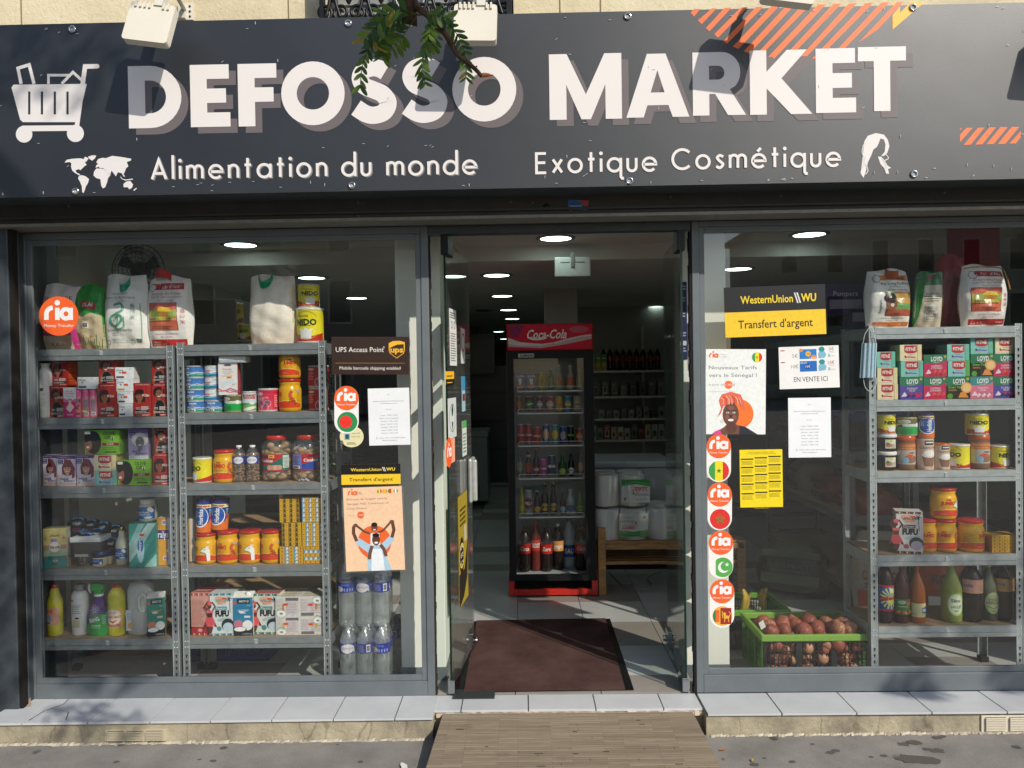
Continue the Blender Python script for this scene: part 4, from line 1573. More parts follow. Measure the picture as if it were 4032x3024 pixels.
door_sheet('rules_notice', 'narrow white rules notice high on the left glass door', 'notice', 1769, 1213, 1795, 1439, 'dadcd8', a_rules)
door_sheet('rules_notice', 'white notice with red ring at far edge of left door', 'notice', 1814, 1291, 1829, 1431, 'd0d2ce', lambda A: A.ring(.5, .6, .4, .1, 'b23b3b'))
door_sheet('door_sticker', 'yellow and black transfer sticker on the left glass door', 'sticker', 1754, 1462, 1787, 1516, 'f0b62a', lambda A: A.rect(0, 0, 1, .42, '1b1b1d').lines(.1, .8, .6, .8, 1, '5a4410').lines(.1, .8, .12, .3, 1, 'd8b030'))
door_sheet('stamp_poster', 'white poster with black round emblem on left glass door', 'poster', 1763, 1570, 1795, 1732, 'c9d0ce', a_round_stamp)
door_sheet('door_sticker', 'orange money transfer sticker low on the left glass door', 'sticker', 1754, 1738, 1790, 1838, 'f0a888', lambda A: (A.circ(.35, .5, .33, 'ee622f'), ria(A, .36, .5, .45, 'f4ece8', .2)))
door_sheet('blue_leaflet', 'narrow blue and white leaflet at far edge of left door', 'notice', 1818, 1482, 1830, 1622, '9fc0cc', lambda A: A.rect(0, .6, 1, 1, '3a8fb8').rect(.1, .3, .9, .5, '7a3038'))
door_sheet('green_leaflet', 'white leaflet with green top near left door handle', 'notice', 1820, 1660, 1836, 1800, 'cfd6cf', lambda A: A.rect(0, .8, 1, 1, '5aa860').lines(.1, .9, .1, .7, 6, '7a8a7a'))

def a_vente(A):
 A.poly([(0, .3), (0, 0), (.5, .06), (.9, .2), (1, .55), (.6, .3)], '2a2320')
 A.ell(.3, .45, .26, .17, '2a2118')
 A.ring(.3, .45, .24, .04, 'e2c33c')
 for i, s_ in enumerate(('EN', 'VENTE', 'ICI')):
  A.text(s_, .3, .53 - i * .075, .04, 'e8e4da', w=.3)
 A.lines(.15, .9, .72, .9, 4, '4a3a1c', .5)
 A.rect(.6, .55, .85, .7, 'c0b4a4')

door_sheet('yellow_poster', 'long yellow and black sale poster low on left glass door', 'poster', 1803, 1960, 1838, 2410, 'a08c2c', a_vente)
p0, p1 = P(2672, 1110, .19), P(2700, 1415, .19)
o = MB().box(-.022, 0, 0, .022, .002, p0.z - p1.z, '232c55').build('blue_notice', 'card', loc=(P(2690, 1300, .19).x, .195, p1.z))
tag(o, 'tall dark blue notice with white print beside the right door', 'notice')
A = Art(.044, p0.z - p1.z)
for y in (.1, .3, .55, .75, .9):
 A.lines(.15, .9, y, y + .07, 2, 'a8b0c8', .5)
A.rect(.1, .18, .9, .24, 'c8ccd4')
q = MB()
A.lay(q, flat(.044, p0.z - p1.z))
q.build('print', 'card', o)

# ================================================================ SHELVING IN THE WINDOWS
SHELF = {}
YS = .075                                            # front face of the shelving, just behind the glass

def keyholes(h, zs):
 A = Art(.036, h)
 z = .03
 while z < h - .02:
  near = any(-.09 < z - q < .012 for q in zs)
  y = z / h
  if not near:
   A.circ(.5, y, .16, '15171a', 8)
   A.rect(.42, y - .012 / h, .58, y - .002 / h, '15171a')
  z += .032
 return A

def rack(name, label, x0, x1, y0, zs, depth, tone='8d9496', feet=True, group='metal shelving units', det=True, yaw=0):
 """zs: board heights (world), lowest first"""
 w = x1 - x0
 H = zs[-1] + .012 - ZF
 r = thing(name, label, 'shelving', ((x0 + x1) / 2, y0, ZF), yaw, group)
 up = MB()
 t = .0025
 up.box(0, 0, 0, .036, t, H, tone)
 up.box(0, t, 0, t, .034, H, tone)
 up.box(.0005, -.002, 0, .0045, -.0002, H, 'c4cacc')
 up.box(.031, -.002, 0, .0355, -.0002, H, 'c4cacc')
 um = up.mesh('upright', 'metal')
 A = keyholes(H, [z - ZF for z in zs])
 km = MB()
 A.lay(km, lambda x, y, e: (x * .036, -e - .0003, y * H))
 for z in zs:
  for dz in (-.02, -.05):
   for x in (.012, .026):
    km.ball(x, -.001, z - ZF + dz, .0042, .003, .0042, 'd5dadc', 6, 4)
 km = km.mesh('slots', 'matte')
 for sx, sy, front in ((-1, 0, 1), (1, 0, 1), (-1, 1, 0), (1, 1, 0)):
  o = link('upright', um, r, (sx * (w / 2), sy * depth, 0))
  o.scale = (-sx, -1 if sy else 1, 1)
  if front and det:
   k = link('slots', km, o)
   k['kind'] = 'stuff'
 bw = w - .074
 bm = MB()
 bm.box(-bw / 2, .001, -.058, bw / 2, .0035, 0, tone)
 bm.box(-bw / 2, -.0035, -.0335, bw / 2, .001, -.0005, tone)
 bm.box(-bw / 2, -.0035, -.058, bw / 2, .001, -.0365, tone)
 bm.box(-bw / 2, .0035, -.012, bw / 2, .03, -.0095, tone)
 bmesh_ = bm.mesh('beam', 'metal')
 clip = MB().box(-.008, -.0065, -.034, .008, -.0036, -.012, 'c0c5c6').box(-.012, -.006, -.013, .004, -.0036, -.009, 'e8ecec').mesh('clip', 'metal')
 board = MB().box(-bw / 2 - .016, .004, -.009, bw / 2 + .016, depth - .004, -.0005, 'a58a68').mesh('board', 'matte')
 for z in zs:
  b = link('beam', bmesh_, r, (0, 0, z - ZF))
  if det:
   link('clip', clip, b)
  b2 = link('beam', bmesh_, r, (0, depth, z - ZF))
  b2.scale = (1, -1, 1)
  link('board', board, r, (0, 0, z - ZF))
  for sx in (-1, 1):
   MB().box(-.001, .034, -.058, .001, depth - .034, 0, tone).build('side_beam', 'metal', r, (sx * (w / 2 - .0035), 0, z - ZF))
 fm = MB().box(0, -.002, 0, .042, .04, .03, '1c1d1f').mesh('foot', 'matte')
 for sx in (-1, 1):
  for sy in (0, 1):
   o = link('foot', fm, r, (sx * (w / 2 + .003), sy * depth, 0))
   o.scale = (-sx, -1 if sy else 1, 1)
 return r

def zrow(k, x, ys):
 return [P(*K(k, x, y), YS).z for y in ys]

z1 = zrow(1, 800, (65, 812, 1565)) + zrow(3, 900, (800, 1455))
z2 = zrow(2, 900, (10, 757, 1530)) + zrow(4, 800, (772, 1440))
z3 = zrow(7, 850, (966, 1597)) + zrow(8, 950, (772, 1615)) + zrow(9, 950, (928,))
E1 = (P(130, 1800, YS).x, P(691, 1800, YS).x)
E2 = (P(705, 1800, YS).x, P(1288, 1800, YS).x)
E3 = (P(3424, 1800, YS).x, P(4026, 1800, YS).x)
SHELF = {1: z1, 2: z2, 3: z3}
rack('shelving_unit', 'galvanised shelving of hair products, leftmost in left window', E1[0], E1[1], YS, z1[::-1], .34)
rack('shelving_unit', 'galvanised shelving of tins and cookie jars, middle of left window', E2[0], E2[1], YS, z2[::-1], .34)
rack('shelving_unit', 'bright galvanised shelving of tea boxes in right window', E3[0], E3[1], YS, z3[::-1], .34, 'b0b7b8')

# ================================================================ PRODUCTS
def geo(k, l, t, r, b, Y):
 a, c = P(*K(k, l, (t + b) / 2), Y), P(*K(k, r, (t + b) / 2), Y)
 return (a.x + c.x) / 2, c.x - a.x, P(*K(k, (l + r) / 2, t), Y).z, P(*K(k, (l + r) / 2, b), Y).z

def prt(A, fn, parent, name='label_print', strips=0, mat='card', eps=.0003):
 q = MB()
 A.lay(q, fn, strips, eps)
 return q.build(name, mat, parent) if q.f else None

def box(nm, label, cat, rc, z, d, art, base, st=.03, rz=0, grp=None, mat='card', side_c=None, side_a=None, top_a=None, min_h=0):
 k, l, t, r, b = rc
 Y = YS + st
 xc, w, zt, zb = geo(k, l, t, r, b, Y)
 z = zb if z is None else z
 h = max(zt - z, min_h or .01)
 m = MB()
 m.box(-w / 2, 0, 0, w / 2, d, h, base, 'lr' if side_c else '')
 if side_c:
  m.box(-w / 2, 0, 0, w / 2, d, h, side_c, 'fktb')
 o = m.build(nm, mat, loc=(xc, Y, z + .0008), rz=rz, bevel=.0012)
 tag(o, label, cat, grp)
 if art:
  A = Art(w, h)
  art(A)
  prt(A, flat(w, h), o, mat=mat)
 if side_a:
  A = Art(d, h)
  side_a(A)
  prt(A, side(d, h, w / 2), o, 'side_print', mat=mat)
 if top_a:
  A = Art(w, d)
  top_a(A)
  prt(A, topf(w, d, h), o, 'top_print', mat=mat)
 o['zt'] = z + h + .001
 return o

def prof_r(prof, z):
 for (a, q), (b, s_) in zip(prof, prof[1:]):
  if q <= z <= s_ and s_ > q:
   return a + (b - a) * (z - q) / (s_ - q)
 return prof[-1][0]

def lathe(nm, label, cat, rc, z, prof, cols, art=None, zr=(.1, .9), arc=2.6, st=.03, grp=None, mat='gloss', n=22, parts=(), sq=0., rz=0, depth_k=1., bmat=None):
 """prof in fractions of half width and height; parts: (name, prof, colour, mat)"""
 k, l, t, r, b = rc
 Y = YS + st
 xc, w, zt, zb = geo(k, l, t, r, b, Y + .03)
 z = zb if z is None else z
 h = zt - z
 R = w / 2
 m = MB().lathe([(a * R, q * h) for a, q in prof], cols, n, 0, 0, sq=sq)
 o = m.build(nm, bmat or mat, loc=(xc, Y + R * depth_k, z + .0008), rz=rz)
 if depth_k != 1:
  o.scale.y = depth_k
 tag(o, label, cat, grp)
 for pn, pp, pc, pm in parts:
  MB().lathe([(a * R, q * h) for a, q in pp], pc, n, sq=0).build(pn, pm, o)
 if art:
  A = Art(arc * R, (zr[1] - zr[0]) * h)
  art(A)
  rr = max(prof_r(prof, zr[0] + (zr[1] - zr[0]) * j / 12) for j in range(13)) * R
  prt(A, cyl(rr + .0004, (zr[1] - zr[0]) * h, zr[0] * h, arc, 0), o, 'label_print', max(6, int(arc * 5)), mat if mat != 'clear' else 'card')
 o['zt'] = z + h + .001
 o['R'] = R
 o['h'] = h
 return o

def face(A, cx, cy, s, skin, hair, hs=1.25, style='bob', smile=True, mouth='f2ece6'):
 """s = half face width in x units"""
 a = A.asp
 if style == 'curly':
  A.ell(cx, cy + s * .45 * a, s * 1.75 * hs / 1.25, s * 1.6 * a, hair, 14)
 else:
  A.poly([(cx - s * 1.35, cy - s * 1.5 * a), (cx - s * 1.5, cy + s * .3 * a), (cx - s * 1.0, cy + s * 1.45 * a), (cx, cy + s * 1.75 * a), (cx + s * 1.0, cy + s * 1.5 * a), (cx + s * 1.5, cy + s * .3 * a), (cx + s * 1.45, cy - s * 1.6 * a), (cx, cy - s * 1.9 * a)], hair)
 A.rect(cx - s * .42, cy - s * 2. * a, cx + s * .42, cy - s * .7 * a, skin)
 A.ell(cx, cy - s * .1 * a, s * .95, s * 1.3 * a, skin, 16)
 if style != 'curly':
  A.poly([(cx - s * 1.1, cy + s * .1 * a), (cx - s * .95, cy + s * 1.2 * a), (cx, cy + s * 1.5 * a), (cx + s * .95, cy + s * 1.2 * a), (cx + s * 1.1, cy + s * .1 * a), (cx + s * .7, cy + s * .38 * a), (cx - s * .1, cy + s * .5 * a), (cx - s * .75, cy + s * .36 * a)], hair)
 for dx in (-.4, .4):
  A.ell(cx + dx * s, cy + s * .1 * a, s * .19, s * .12 * a, '1a120f', 8)
  A.rect(cx + dx * s - s * .25, cy + s * .32 * a, cx + dx * s + s * .25, cy + s * .4 * a, '2a1a14')
 A.ell(cx, cy - s * .35 * a, s * .17, s * .1 * a, tuple(.7 * q for q in C(skin)), 8)
 if smile:
  A.ell(cx, cy - s * .78 * a, s * .48, s * .24 * a, '7a3028', 10)
  A.ell(cx, cy - s * .76 * a, s * .4, s * .15 * a, mouth, 10)
 else:
  A.ell(cx, cy - s * .8 * a, s * .3, s * .14 * a, '9a4a44', 10)

def a_hz(kind):
 def f(A):
  A.rect(.02, .005, .93, .985, 'a32624')
  if kind == 'c':
   A.poly([(0.05, 0), (.1, .28), (.2, .42), (.34, .5), (.6, .5), (.75, .42), (.86, .28), (.92, 0)], '8e5a40')
   face(A, .42, .68, .2, '8f5c42', '1b1211', style='curly')
   A.poly([(.2, 0), (.22, .38), (.32, .48), (.58, .48), (.72, .36), (.8, 0)], '17151a')
  else:
   A.poly([(.1, .0), (.2, .2), (.7, .2), (.9, 0)], '7b4a36')
   face(A, .36, .62, .215, '8a553c', '33151b', smile=False)
   A.poly([(.12, .22), (.5, .16), (.85, .28), (.86, .12), (.1, .1)], '1d1114')
  A.rect(.6, .64, .66, .95, 'c23428')
  A.text('Hi Rez', .72, .635, .065, 'f0e6e2', w=.4, bold=.02)
  A.lines(.62, .9, .59, .615, 1, 'e8b0a8')
  A.text('SOFTSHEEN-CARSON', .53, .945, .03, 'efd8d2', w=.78)
  A.rect(0, .93, .07, .985, '241416')
  A.lines(.44, .9, .19, .31, 4, 'f0ece8', .5)
  A.lines(.14, .4, .21, .29, 2, 'd8ccc8', .4)
  A.lines(.1, .9, .1, .17, 2, 'e0d0cc', .4)
  A.rect(.45, .015, .97, .07, 'd9352c')
  A.lines(.5, .95, .025, .065, 2, 'f5d8d0', .5)
 return f

def a_hz_side(A):
 A.rect(.0, .0, 1, 1, 'b03a24')
 for y in (.05, .3, .55, .75):
  A.rect(.1, y, .9, y + .17, 'cf5f2c')
  A.lines(.15, .85, y + .02, y + .15, 3, '8a2a1a', .4)

def hz(label, rc, z, kind, st=.03, d=.075, rz=0, g='red hair dye boxes'):
 return box('hair_dye_box', label, 'box', rc, z, d, a_hz(kind), 'a82a28', st, rz, g, side_c='b5402a', side_a=a_hz_side)

S1 = SHELF[1]
# --- shelving 1, second board
o = lathe('cotton_pack', 'tall white plastic pack standing at far left of second shelf', 'pack', (1, 138, 225, 282, 810), S1[1], [(.9, 0), (1, .03), (1, .84), (.9, .88), (.55, .93), (.8, 1)], 'e4e6e4',
          lambda A: A.rect(.42, .55, .62, .62, '555a5c').text('ICE', .5, .47, .05, 'a8b8c0', w=.4).lines(.25, .8, .2, .42, 6, 'aab4ba', .3), (.05, .85), 2.4, mat='film')
a = hz('dye box with laughing woman, bottom left of second shelf beside white pack', (1, 264, 470, 438, 805), S1[1], 'c', .05)
hz('dye box with straight bob hair, upper left of second shelf', (1, 285, 200, 470, 462), a['zt'], 'b', .06, rz=-.12)

def a_fl(A):
 A.rect(0, .0, 1, .52, 'c62a73')
 A.poly([(0, .52), (1, .52), (1, .62), (.5, .56), (0, .66)], 'dd7fae')
 A.text('Fair &', .45, .88, .055, '5d5560', w=.5, shear=.2)
 A.text('Lovely', .52, .81, .06, '5d5560', w=.6, shear=.2)
 A.lines(.15, .85, .7, .73, 1, 'c07aa0', .5)
 A.ell(.52, .57, .16, .06, '2a1c1c')
 A.ell(.52, .54, .13, .072, 'e3b9a4')
 A.poly([(.2, .3), (.4, .44), (.46, .5), (.6, .5), (.66, .44), (.85, .36), (.6, .2), (.5, .16)], 'edd2c8')
 A.lines(.25, .8, .07, .12, 2, 'f2d0e0', .5)

box('cream_box', 'slim pink and white face cream box with woman, second shelf', 'box', (1, 414, 488, 552, 804), S1[1], .05, a_fl, 'e9e2e4', .03, mat='card', side_c='e8b8cc')

def a_cc(A):
 A.rect(.08, .72, .92, .9, '2a2630')
 A.text('CRAZY', .5, .84, .07, 'e8aab4', w=.66, bold=.03)
 A.text('COLOR', .5, .76, .07, 'e8aab4', w=.66, bold=.03)
 A.rect(.05, .1, .95, .7, 'd8737c')
 A.stroke([(.2, .3), (.8, .6)], .13, '2e2a38')
 A.stroke([(.2, .62), (.75, .35)], .1, '4b4550')
 A.rect(.1, .08, .9, .2, '77454c')

def a_cc2(A):
 A.rect(.45, .15, .98, .9, 'a9889a')
 A.lines(.48, .95, .28, .88, 12, '5a4858', .4)
 A.bars(.55, .06, .95, .2)
 A.rect(.02, .2, .4, .8, 'd8737c')

for i, (l, r, ar, w) in enumerate(((552, 632, a_cc, 'left, its black front label showing'), (632, 714, a_cc2, 'in the middle of the three'), (708, 793, a_cc2, 'rightmost, beside the dye box'))):
 lathe('dye_bottle', 'pink hair colour bottle with pink cap, ' + w, 'bottle', (1, l, 503 + (10 - 5 * i), r, 800), S1[1], [(.92, 0), (1, .02), (1, .72), (.86, .77)], 'e07f9a', ar, (.03, .72), 2.2, st=.03, grp='pink hair colour bottles',
          parts=[('cap', [(.82, .77), (.84, .95), (.78, 1), (.2, 1.01)], 'ee6a9c', 'gloss')])
o = MB().box(-.011, -.001, 0, .011, 0, .009, 'e8df3a').build('price_tag', 'card', loc=(P(*K(1, 641, 748), .1).x, .1035, P(*K(1, 641, 756), .1).z), bevel=.0005)
tag(o, 'small yellow price tag stuck across two pink dye bottles', 'price tag')

def a_dove(band, sticker):
 def f(A):
  A.text('Dove', .25, .77, .2, '26365a', w=.38, shear=.15, bold=.01)
  A.ell(.27, .55, .06, .06, '5a6a55')
  A.rect(.06, .1, .48, .25, band)
  A.circ(.8, .85, .055, 'c8ccd2', 10)
  A.stroke([(.6, .45), (.7, .55), (.76, .4), (.86, .52)], .02, 'dcdfe2')
  if sticker:
   A.tagp(.47 + .05 * sticker, .55, .26)
 return f

p_ = [(1015, 665, 1165, 782, '26345c', 0, 'lowest of the soap stack'), (1000, 533, 1170, 662, '5a3230', 1, 'second from bottom of soap stack'), (988, 398, 1175, 528, 'c09a3a', 2, 'third up in the soap stack'), (978, 268, 1178, 396, '5a3230', .3, 'topmost of the soap stack')]
z = S1[1]
for l, t, r, b, bc, s_, w in p_:
 o = box('soap_box', 'white soap carton, ' + w, 'box', (1, l, t, r, b), z, .065, a_dove(bc, s_), 'e6e8ea', .03, random.uniform(-.05, .05), 'white soap cartons')
 z = o['zt']
a = hz('dye box with straight bob hair, left of the soap stack', (1, 795, 447, 985, 788), S1[1], 'b', .03, rz=-.05)
hz('dye box with laughing woman, on top left of the soap stack', (1, 795, 178, 990, 442), a['zt'], 'c', .04, rz=-.1)
o = box('soap_box', 'white soap carton lying on the pink dye bottles', 'box', (1, 565, 375, 768, 503), P(*K(1, 660, 505), YS + .03).z, .065, a_dove('26345c', 0), 'e6e8ea', .03, -.05, 'white soap cartons')
a = hz('dye box with straight bob hair, right of the soap stack', (1, 1175, 438, 1368, 778), S1[1], 'b', .03)
b_ = hz('dye box with laughing woman, bottom right of second shelf', (1, 1378, 440, 1560, 774), S1[1], 'c', .03)
hz('dye box with laughing woman, top right corner of second shelf', (1, 1376, 168, 1552, 435), b_['zt'], 'c', .04)

# --- third board
def a_dl(A):
 A.rect(0, .9, 1, 1, '4c2c7c')
 A.text('SOFTSHEEN-CARSON', .35, .95, .035, 'd8cce8', w=.62)
 A.poly([(.25, 0), (.1, .35), (.02, .45), (.0, .2), (.0, 0)], 'd9aca0')
 face(A, .55, .58, .2, 'cf9a88', '6b2a34', smile=True)
 A.poly([(.4, .9), (.75, .86), (.97, .6), (.95, .3), (.8, .25), (.82, .5), (.62, .72), (.38, .7)], '7b323c')
 A.rect(.05, .73, .33, .88, '3c2a78')
 A.text('Dark', .19, .84, .05, 'f0ecf4', w=.2)
 A.text('Lovely', .19, .775, .05, 'f0ecf4', w=.22)
 A.rect(0, 0, 1, .12, 'b8a6a4')
 A.text('FADE', .4, .235, .06, '3a2f6c', w=.42, bold=.03)
 A.text('RESIST', .66, .165, .06, '3a2f6c', w=.62, bold=.03)
 A.circ(.17, .1, .13, 'b9c4c0', 14)
 A.circ(.17, .1, .07, '8f9a94', 12)

S12 = S1[2]
for l, r, w, st in ((186, 345, 'leftmost of the row', .045), (345, 548, 'middle of the row', .02), (548, 755, 'rightmost, touching the tea box', .03)):
 box('hair_dye_box', 'purple and white dye box of a red-haired woman, ' + w, 'box', (1, l, 1225 + (8 if l == 345 else 0), r, 1570), S12, .075, a_dl, 'd9d0dd', st, 0, 'purple hair dye boxes', side_c='6a4a9c')

def a_fit(bg, txt2):
 def f(A):
  A.rect(.0, .0, .8, 1, bg)
  A.poly([(.2, .96), (.78, .96), (.78, .55), (.64, .46), (.34, .46), (.2, .55)], 'b9262f')
  A.text('FITNÉ', .49, .72, .2, 'f2ece8', w=.46, bold=.03)
  A.text(txt2, .52, .38, .09, '9a8ab8' if bg != 'e9dfb4' else 'b06a8a', w=.26, shear=.3)
  A.stroke([(.22, .2), (.4, .24), (.72, .2)], .06, 'c83a6c' if bg == 'e9dfb4' else '7a6ab0')
  A.ell(.24, .27, .04, .06, '2a1a1c', 8)
  A.stroke([(.08, .1), (.8, .1)], .015, 'c8a0b0')
  A.rect(.805, 0, .82, 1, '8a2a30')
 return f

fitA, fitB = a_fit('86c9bf', 'Herbal'), a_fit('e9dfb4', 'Herbal')
o = box('tea_box', 'turquoise slimming tea box under the yellow one, left shelving', 'box', (1, 755, 1395, 1000, 1562), S12, .1, fitA, '7fc4b8', .03, 0, 'slimming tea boxes', side_c='8cc8b0')
box('tea_box', 'yellow slimming tea box on the turquoise one, left shelving', 'box', (1, 748, 1222, 985, 1392), o['zt'], .1, fitB, 'e4d9a8', .03, 0, 'slimming tea boxes', side_c='d9b878')

def a_olive(A):
 A.poly([(.0, 0), (.08, .2), (.25, .2), (.3, 0)], 'a8694c')
 A.ell(.25, .5, .23, .47, '171313')
 A.ell(.1, .42, .11, .25, 'a3654a')
 A.ell(.09, .32, .05, .05, 'f0e8e0', 8)
 A.poly([(.0, .98), (.2, .98), (.3, .8), (.22, .62), (.03, .5), (.0, .6)], '171313')
 A.rect(.01, .84, .17, .95, 'e8e4da')
 A.text('OLIVE', .7, .86, .13, '1d2413', w=.35, bold=.02)
 A.text('OIL', .68, .7, .13, '1d2413', w=.22, bold=.02)
 A.circ(.8, .67, .05, 'd8e8b0', 12)
 A.ell(.8, .64, .025, .09, '4a5a2a', 8)
 A.rect(.5, .36, .98, .48, '8c1f2e')
 A.text('ORS', .73, .425, .085, 'f0e0e0', w=.2)
 A.lines(.52, .9, .2, .33, 2, '3a6a1a', .35)
 A.rect(.58, .08, .9, .13, '1f3310')
 A.lines(.03, .5, .02, .06, 1, '3a6a1a')

o = box('relaxer_box', 'lower green hair relaxer box, third shelf beside the tea boxes', 'box', (1, 1008, 1278, 1355, 1558), S12, .11, a_olive, '79b52c', .02, .06, 'green hair relaxer boxes', side_c='8cc43a', side_a=lambda A: A.lines(.1, .9, .1, .9, 7, 'a8d860', .3))
o2 = box('relaxer_box', 'upper green hair relaxer box on top of the tea boxes', 'box', (1, 655, 950, 1015, 1220), None, .11, a_olive, '79b52c', .03, .1, 'green hair relaxer boxes', side_c='8cc43a')

def a_fade(A):
 A.rect(0, .86, 1, 1, '6a52a8')
 A.rect(.06, .72, .36, .9, '3c2a78')
 A.text('Dark', .2, .85, .05, 'f0ecf4', w=.2)
 A.text('Lovely', .2, .78, .05, 'f0ecf4', w=.22)
 face(A, .58, .58, .24, '6f6c74', 'd8d4d4', style='curly')
 A.rect(0, 0, 1, .12, 'd8d4da')
 A.text('FADE', .4, .26, .06, '3a2f6c', w=.42, bold=.03)
 A.text('RESIST', .66, .18, .06, '3a2f6c', w=.62, bold=.03)
 A.circ(.17, .1, .13, 'c4cac8', 14)

box('hair_dye_box', 'lilac dye box with short white-haired woman, on green box', 'box', (1, 1132, 940, 1330, 1280), o['zt'], .075, a_fade, 'a99ac4', .05, .2, 'purple hair dye boxes', side_c='b9abd6', side_a=lambda A: A.lines(.1, .9, .7, .75, 1, '222222', .6).lines(.1, .9, .5, .53, 1, '222222', .6))
a = hz('dye box with straight bob hair, bottom right of third shelf', (1, 1390, 1205, 1590, 1542), S12, 'b', .03)
hz('dye box with laughing woman, top right of third shelf', (1, 1405, 935, 1586, 1202), a['zt'], 'c', .04)

# --- fourth board (crop 3)
Z4 = S1[3]

def a_singh(A):
 A.poly([(0, 0), (1, 0), (1, .3), (0, .3)], '3f8a86')
 A.poly([(0, .3), (1, .3), (1, .55), (0, .55)], 'a3b996')
 A.rect(0, .55, 1, 1, 'c9bd7a')
 for x, y in ((.1, .75), (.88, .75), (.1, .25), (.88, .25)):
  for k in range(4):
   A.stroke([(x, y), (x + .09 * math.cos(k * 1.7), y + .06 * math.sin(k * 1.7))], .022, 'b04a4a')
 A.text('Sitara', .5, .82, .06, '8a3a28', w=.4, shear=.3, bold=.02)
 A.ell(.45, .7, .16, .04, '8a7aa8')
 A.rect(0, .47, 1, .58, 'b9847c')
 A.circ(.5, .525, .26, 'd0d0c4', 22)
 A.ring(.5, .525, .265, .015, '4a4a44', n=22)
 A.text('Singh', .5, .525, .07, '7a1f3c', w=.46, bold=.03)
 A.text('MEHANDI CONE', .5, .36, .028, '3a5a4c', w=.5)
 A.lines(.2, .8, .22, .32, 3, '35625c', .3)
 A.bars(.4, .16, .6, .2)
 A.rect(.35, .08, .6, .115, '7a2a3a')

box('henna_box', 'tall henna box with round emblem, far left of fourth shelf', 'box', (3, 178, 428, 375, 822), Z4, .06, a_singh, 'b8b088', .02, .22, mat='card', side_c='e0d8c0', side_a=lambda A: A.vtext('Singh', .5, .18, .4, .25, '7a1f3c').vtext('MEHANDI', .5, .55, .25, .3, '3a5a4c'))

# bundles of black hair extensions
def hair_pack(label, rc, st, rot):
 k, l, t, r, b = rc
 xc, w, zt, zb = geo(k, l, t, r, b, YS + st)
 h = zt - zb
 o = thing('hair_pack', label, 'hair pack', (xc, YS + st + .06, zb), rot, 'packs of black hair extensions')
 m = MB()
 rows = []
 for i in range(9):
  t_ = i / 8
  a = .05 + .42 * math.sin(PI * min(1, .12 + t_ * .85))
  rows.append([(w * (t_ - .5), .05 * math.cos(2 * PI * q / 12) * a * 2, h * .5 + h * a * math.sin(2 * PI * q / 12)) for q in range(12)])
 m.grid(rows, '141416', True)
 m.build('hair', 'net', o)
 A = Art(w * .5, h * .8)
 A.rect(0, 0, 1, 1, '2f8fd0')
 A.text('trésor', .5, .62, .2, 'dff0fa', w=.7)
 A.lines(.15, .85, .2, .4, 2, 'c84a6a', .5)
 q = MB()
 A.lay(q, lambda x, y, e: ((x - .5) * w * .5, -(.052 + e) * math.cos((y - .5) * 2.2), h * .5 + (h * .50 + e) * math.sin((y - .5) * 2.2)), 0)
 q.build('paper_band', 'gloss', o)

for i, (rc, st, rot, w) in enumerate((((3, 430, 475, 640, 590), .06, 0, 'lower left, behind the clear tray'), ((3, 350, 330, 540, 480), .11, .25, 'upper left of the pile'), ((3, 500, 350, 650, 470), .13, .2, 'second from left in the pile top'),
                                     ((3, 620, 370, 760, 500), .13, .2, 'third from left in the pile top'), ((3, 740, 400, 880, 540), .13, .1, 'rightmost of the pile top'), ((3, 700, 520, 850, 660), .09, .1, 'lower right, behind the jelly pots'), ((3, 560, 430, 720, 560), .1, .1, 'in the middle of the pile'))):
 hair_pack('black hair pack with blue paper band, ' + w, rc, st, rot)

def tray(label, rc, st, c, d):
 k, l, t, r, b = rc
 xc, w, zt, zb = geo(k, l, t, r, b, YS + st)
 h = zt - Z4
 o = thing('pack_tray', label, 'tray', (xc, YS + st, Z4), 0)
 return o, w, h

xc, w, zt, zb = geo(3, 420, 512, 700, 690, YS + .05)
o = thing('hair_tray', 'clear box of black hair tufts with white foil top, fourth shelf', 'box', (xc, YS + .05, zb))
MB().box(-w / 2, 0, 0, w / 2, .1, (zt - zb) * .72, '1b1a1a').build('hair', 'net', o, bevel=.004)
MB().box(-w / 2 - .002, -.004, (zt - zb) * .74, w / 2 + .002, .104, zt - zb, 'd4d6d8').build('foil_top', 'film', o, bevel=.003)
MB().box(-w * .35, -.0035, .0, w * .1, -.002, (zt - zb) * .12, 'd8d2c8').build('label_print', 'card', o)
MB().box(-w / 2 - .003, -.006, -.002, w / 2 + .003, .106, (zt - zb) * .735, 'ffffff').build('cover', 'filmclear', o)
xc, w, zt, zb = geo(3, 420, 680, 620, 797, YS + .04)
o = thing('clear_tray', 'empty looking clear plastic tray in front of hair packs', 'tray', (xc, YS + .04, Z4 + .001))
MB().lathe([(w * .42, 0), (w * .5, (zt - Z4))], 'e0e8e6', 4, cap=False, sq=.0).build('wall', 'filmclear', o, rz=0, loc=(0, w * .35, 0)).scale.y = .7
MB().box(-w * .36, .01, .0, w * .36, w * .6, .004, '5f6a66').build('base', 'gloss', o)

def a_vas(A):
 A.rect(.02, .1, .98, .95, '1f5a9a')
 A.text('Vaseline', .42, .68, .2, 'e8f0f8', w=.6)
 A.circ(.82, .3, .1, 'e8eef4', 10)

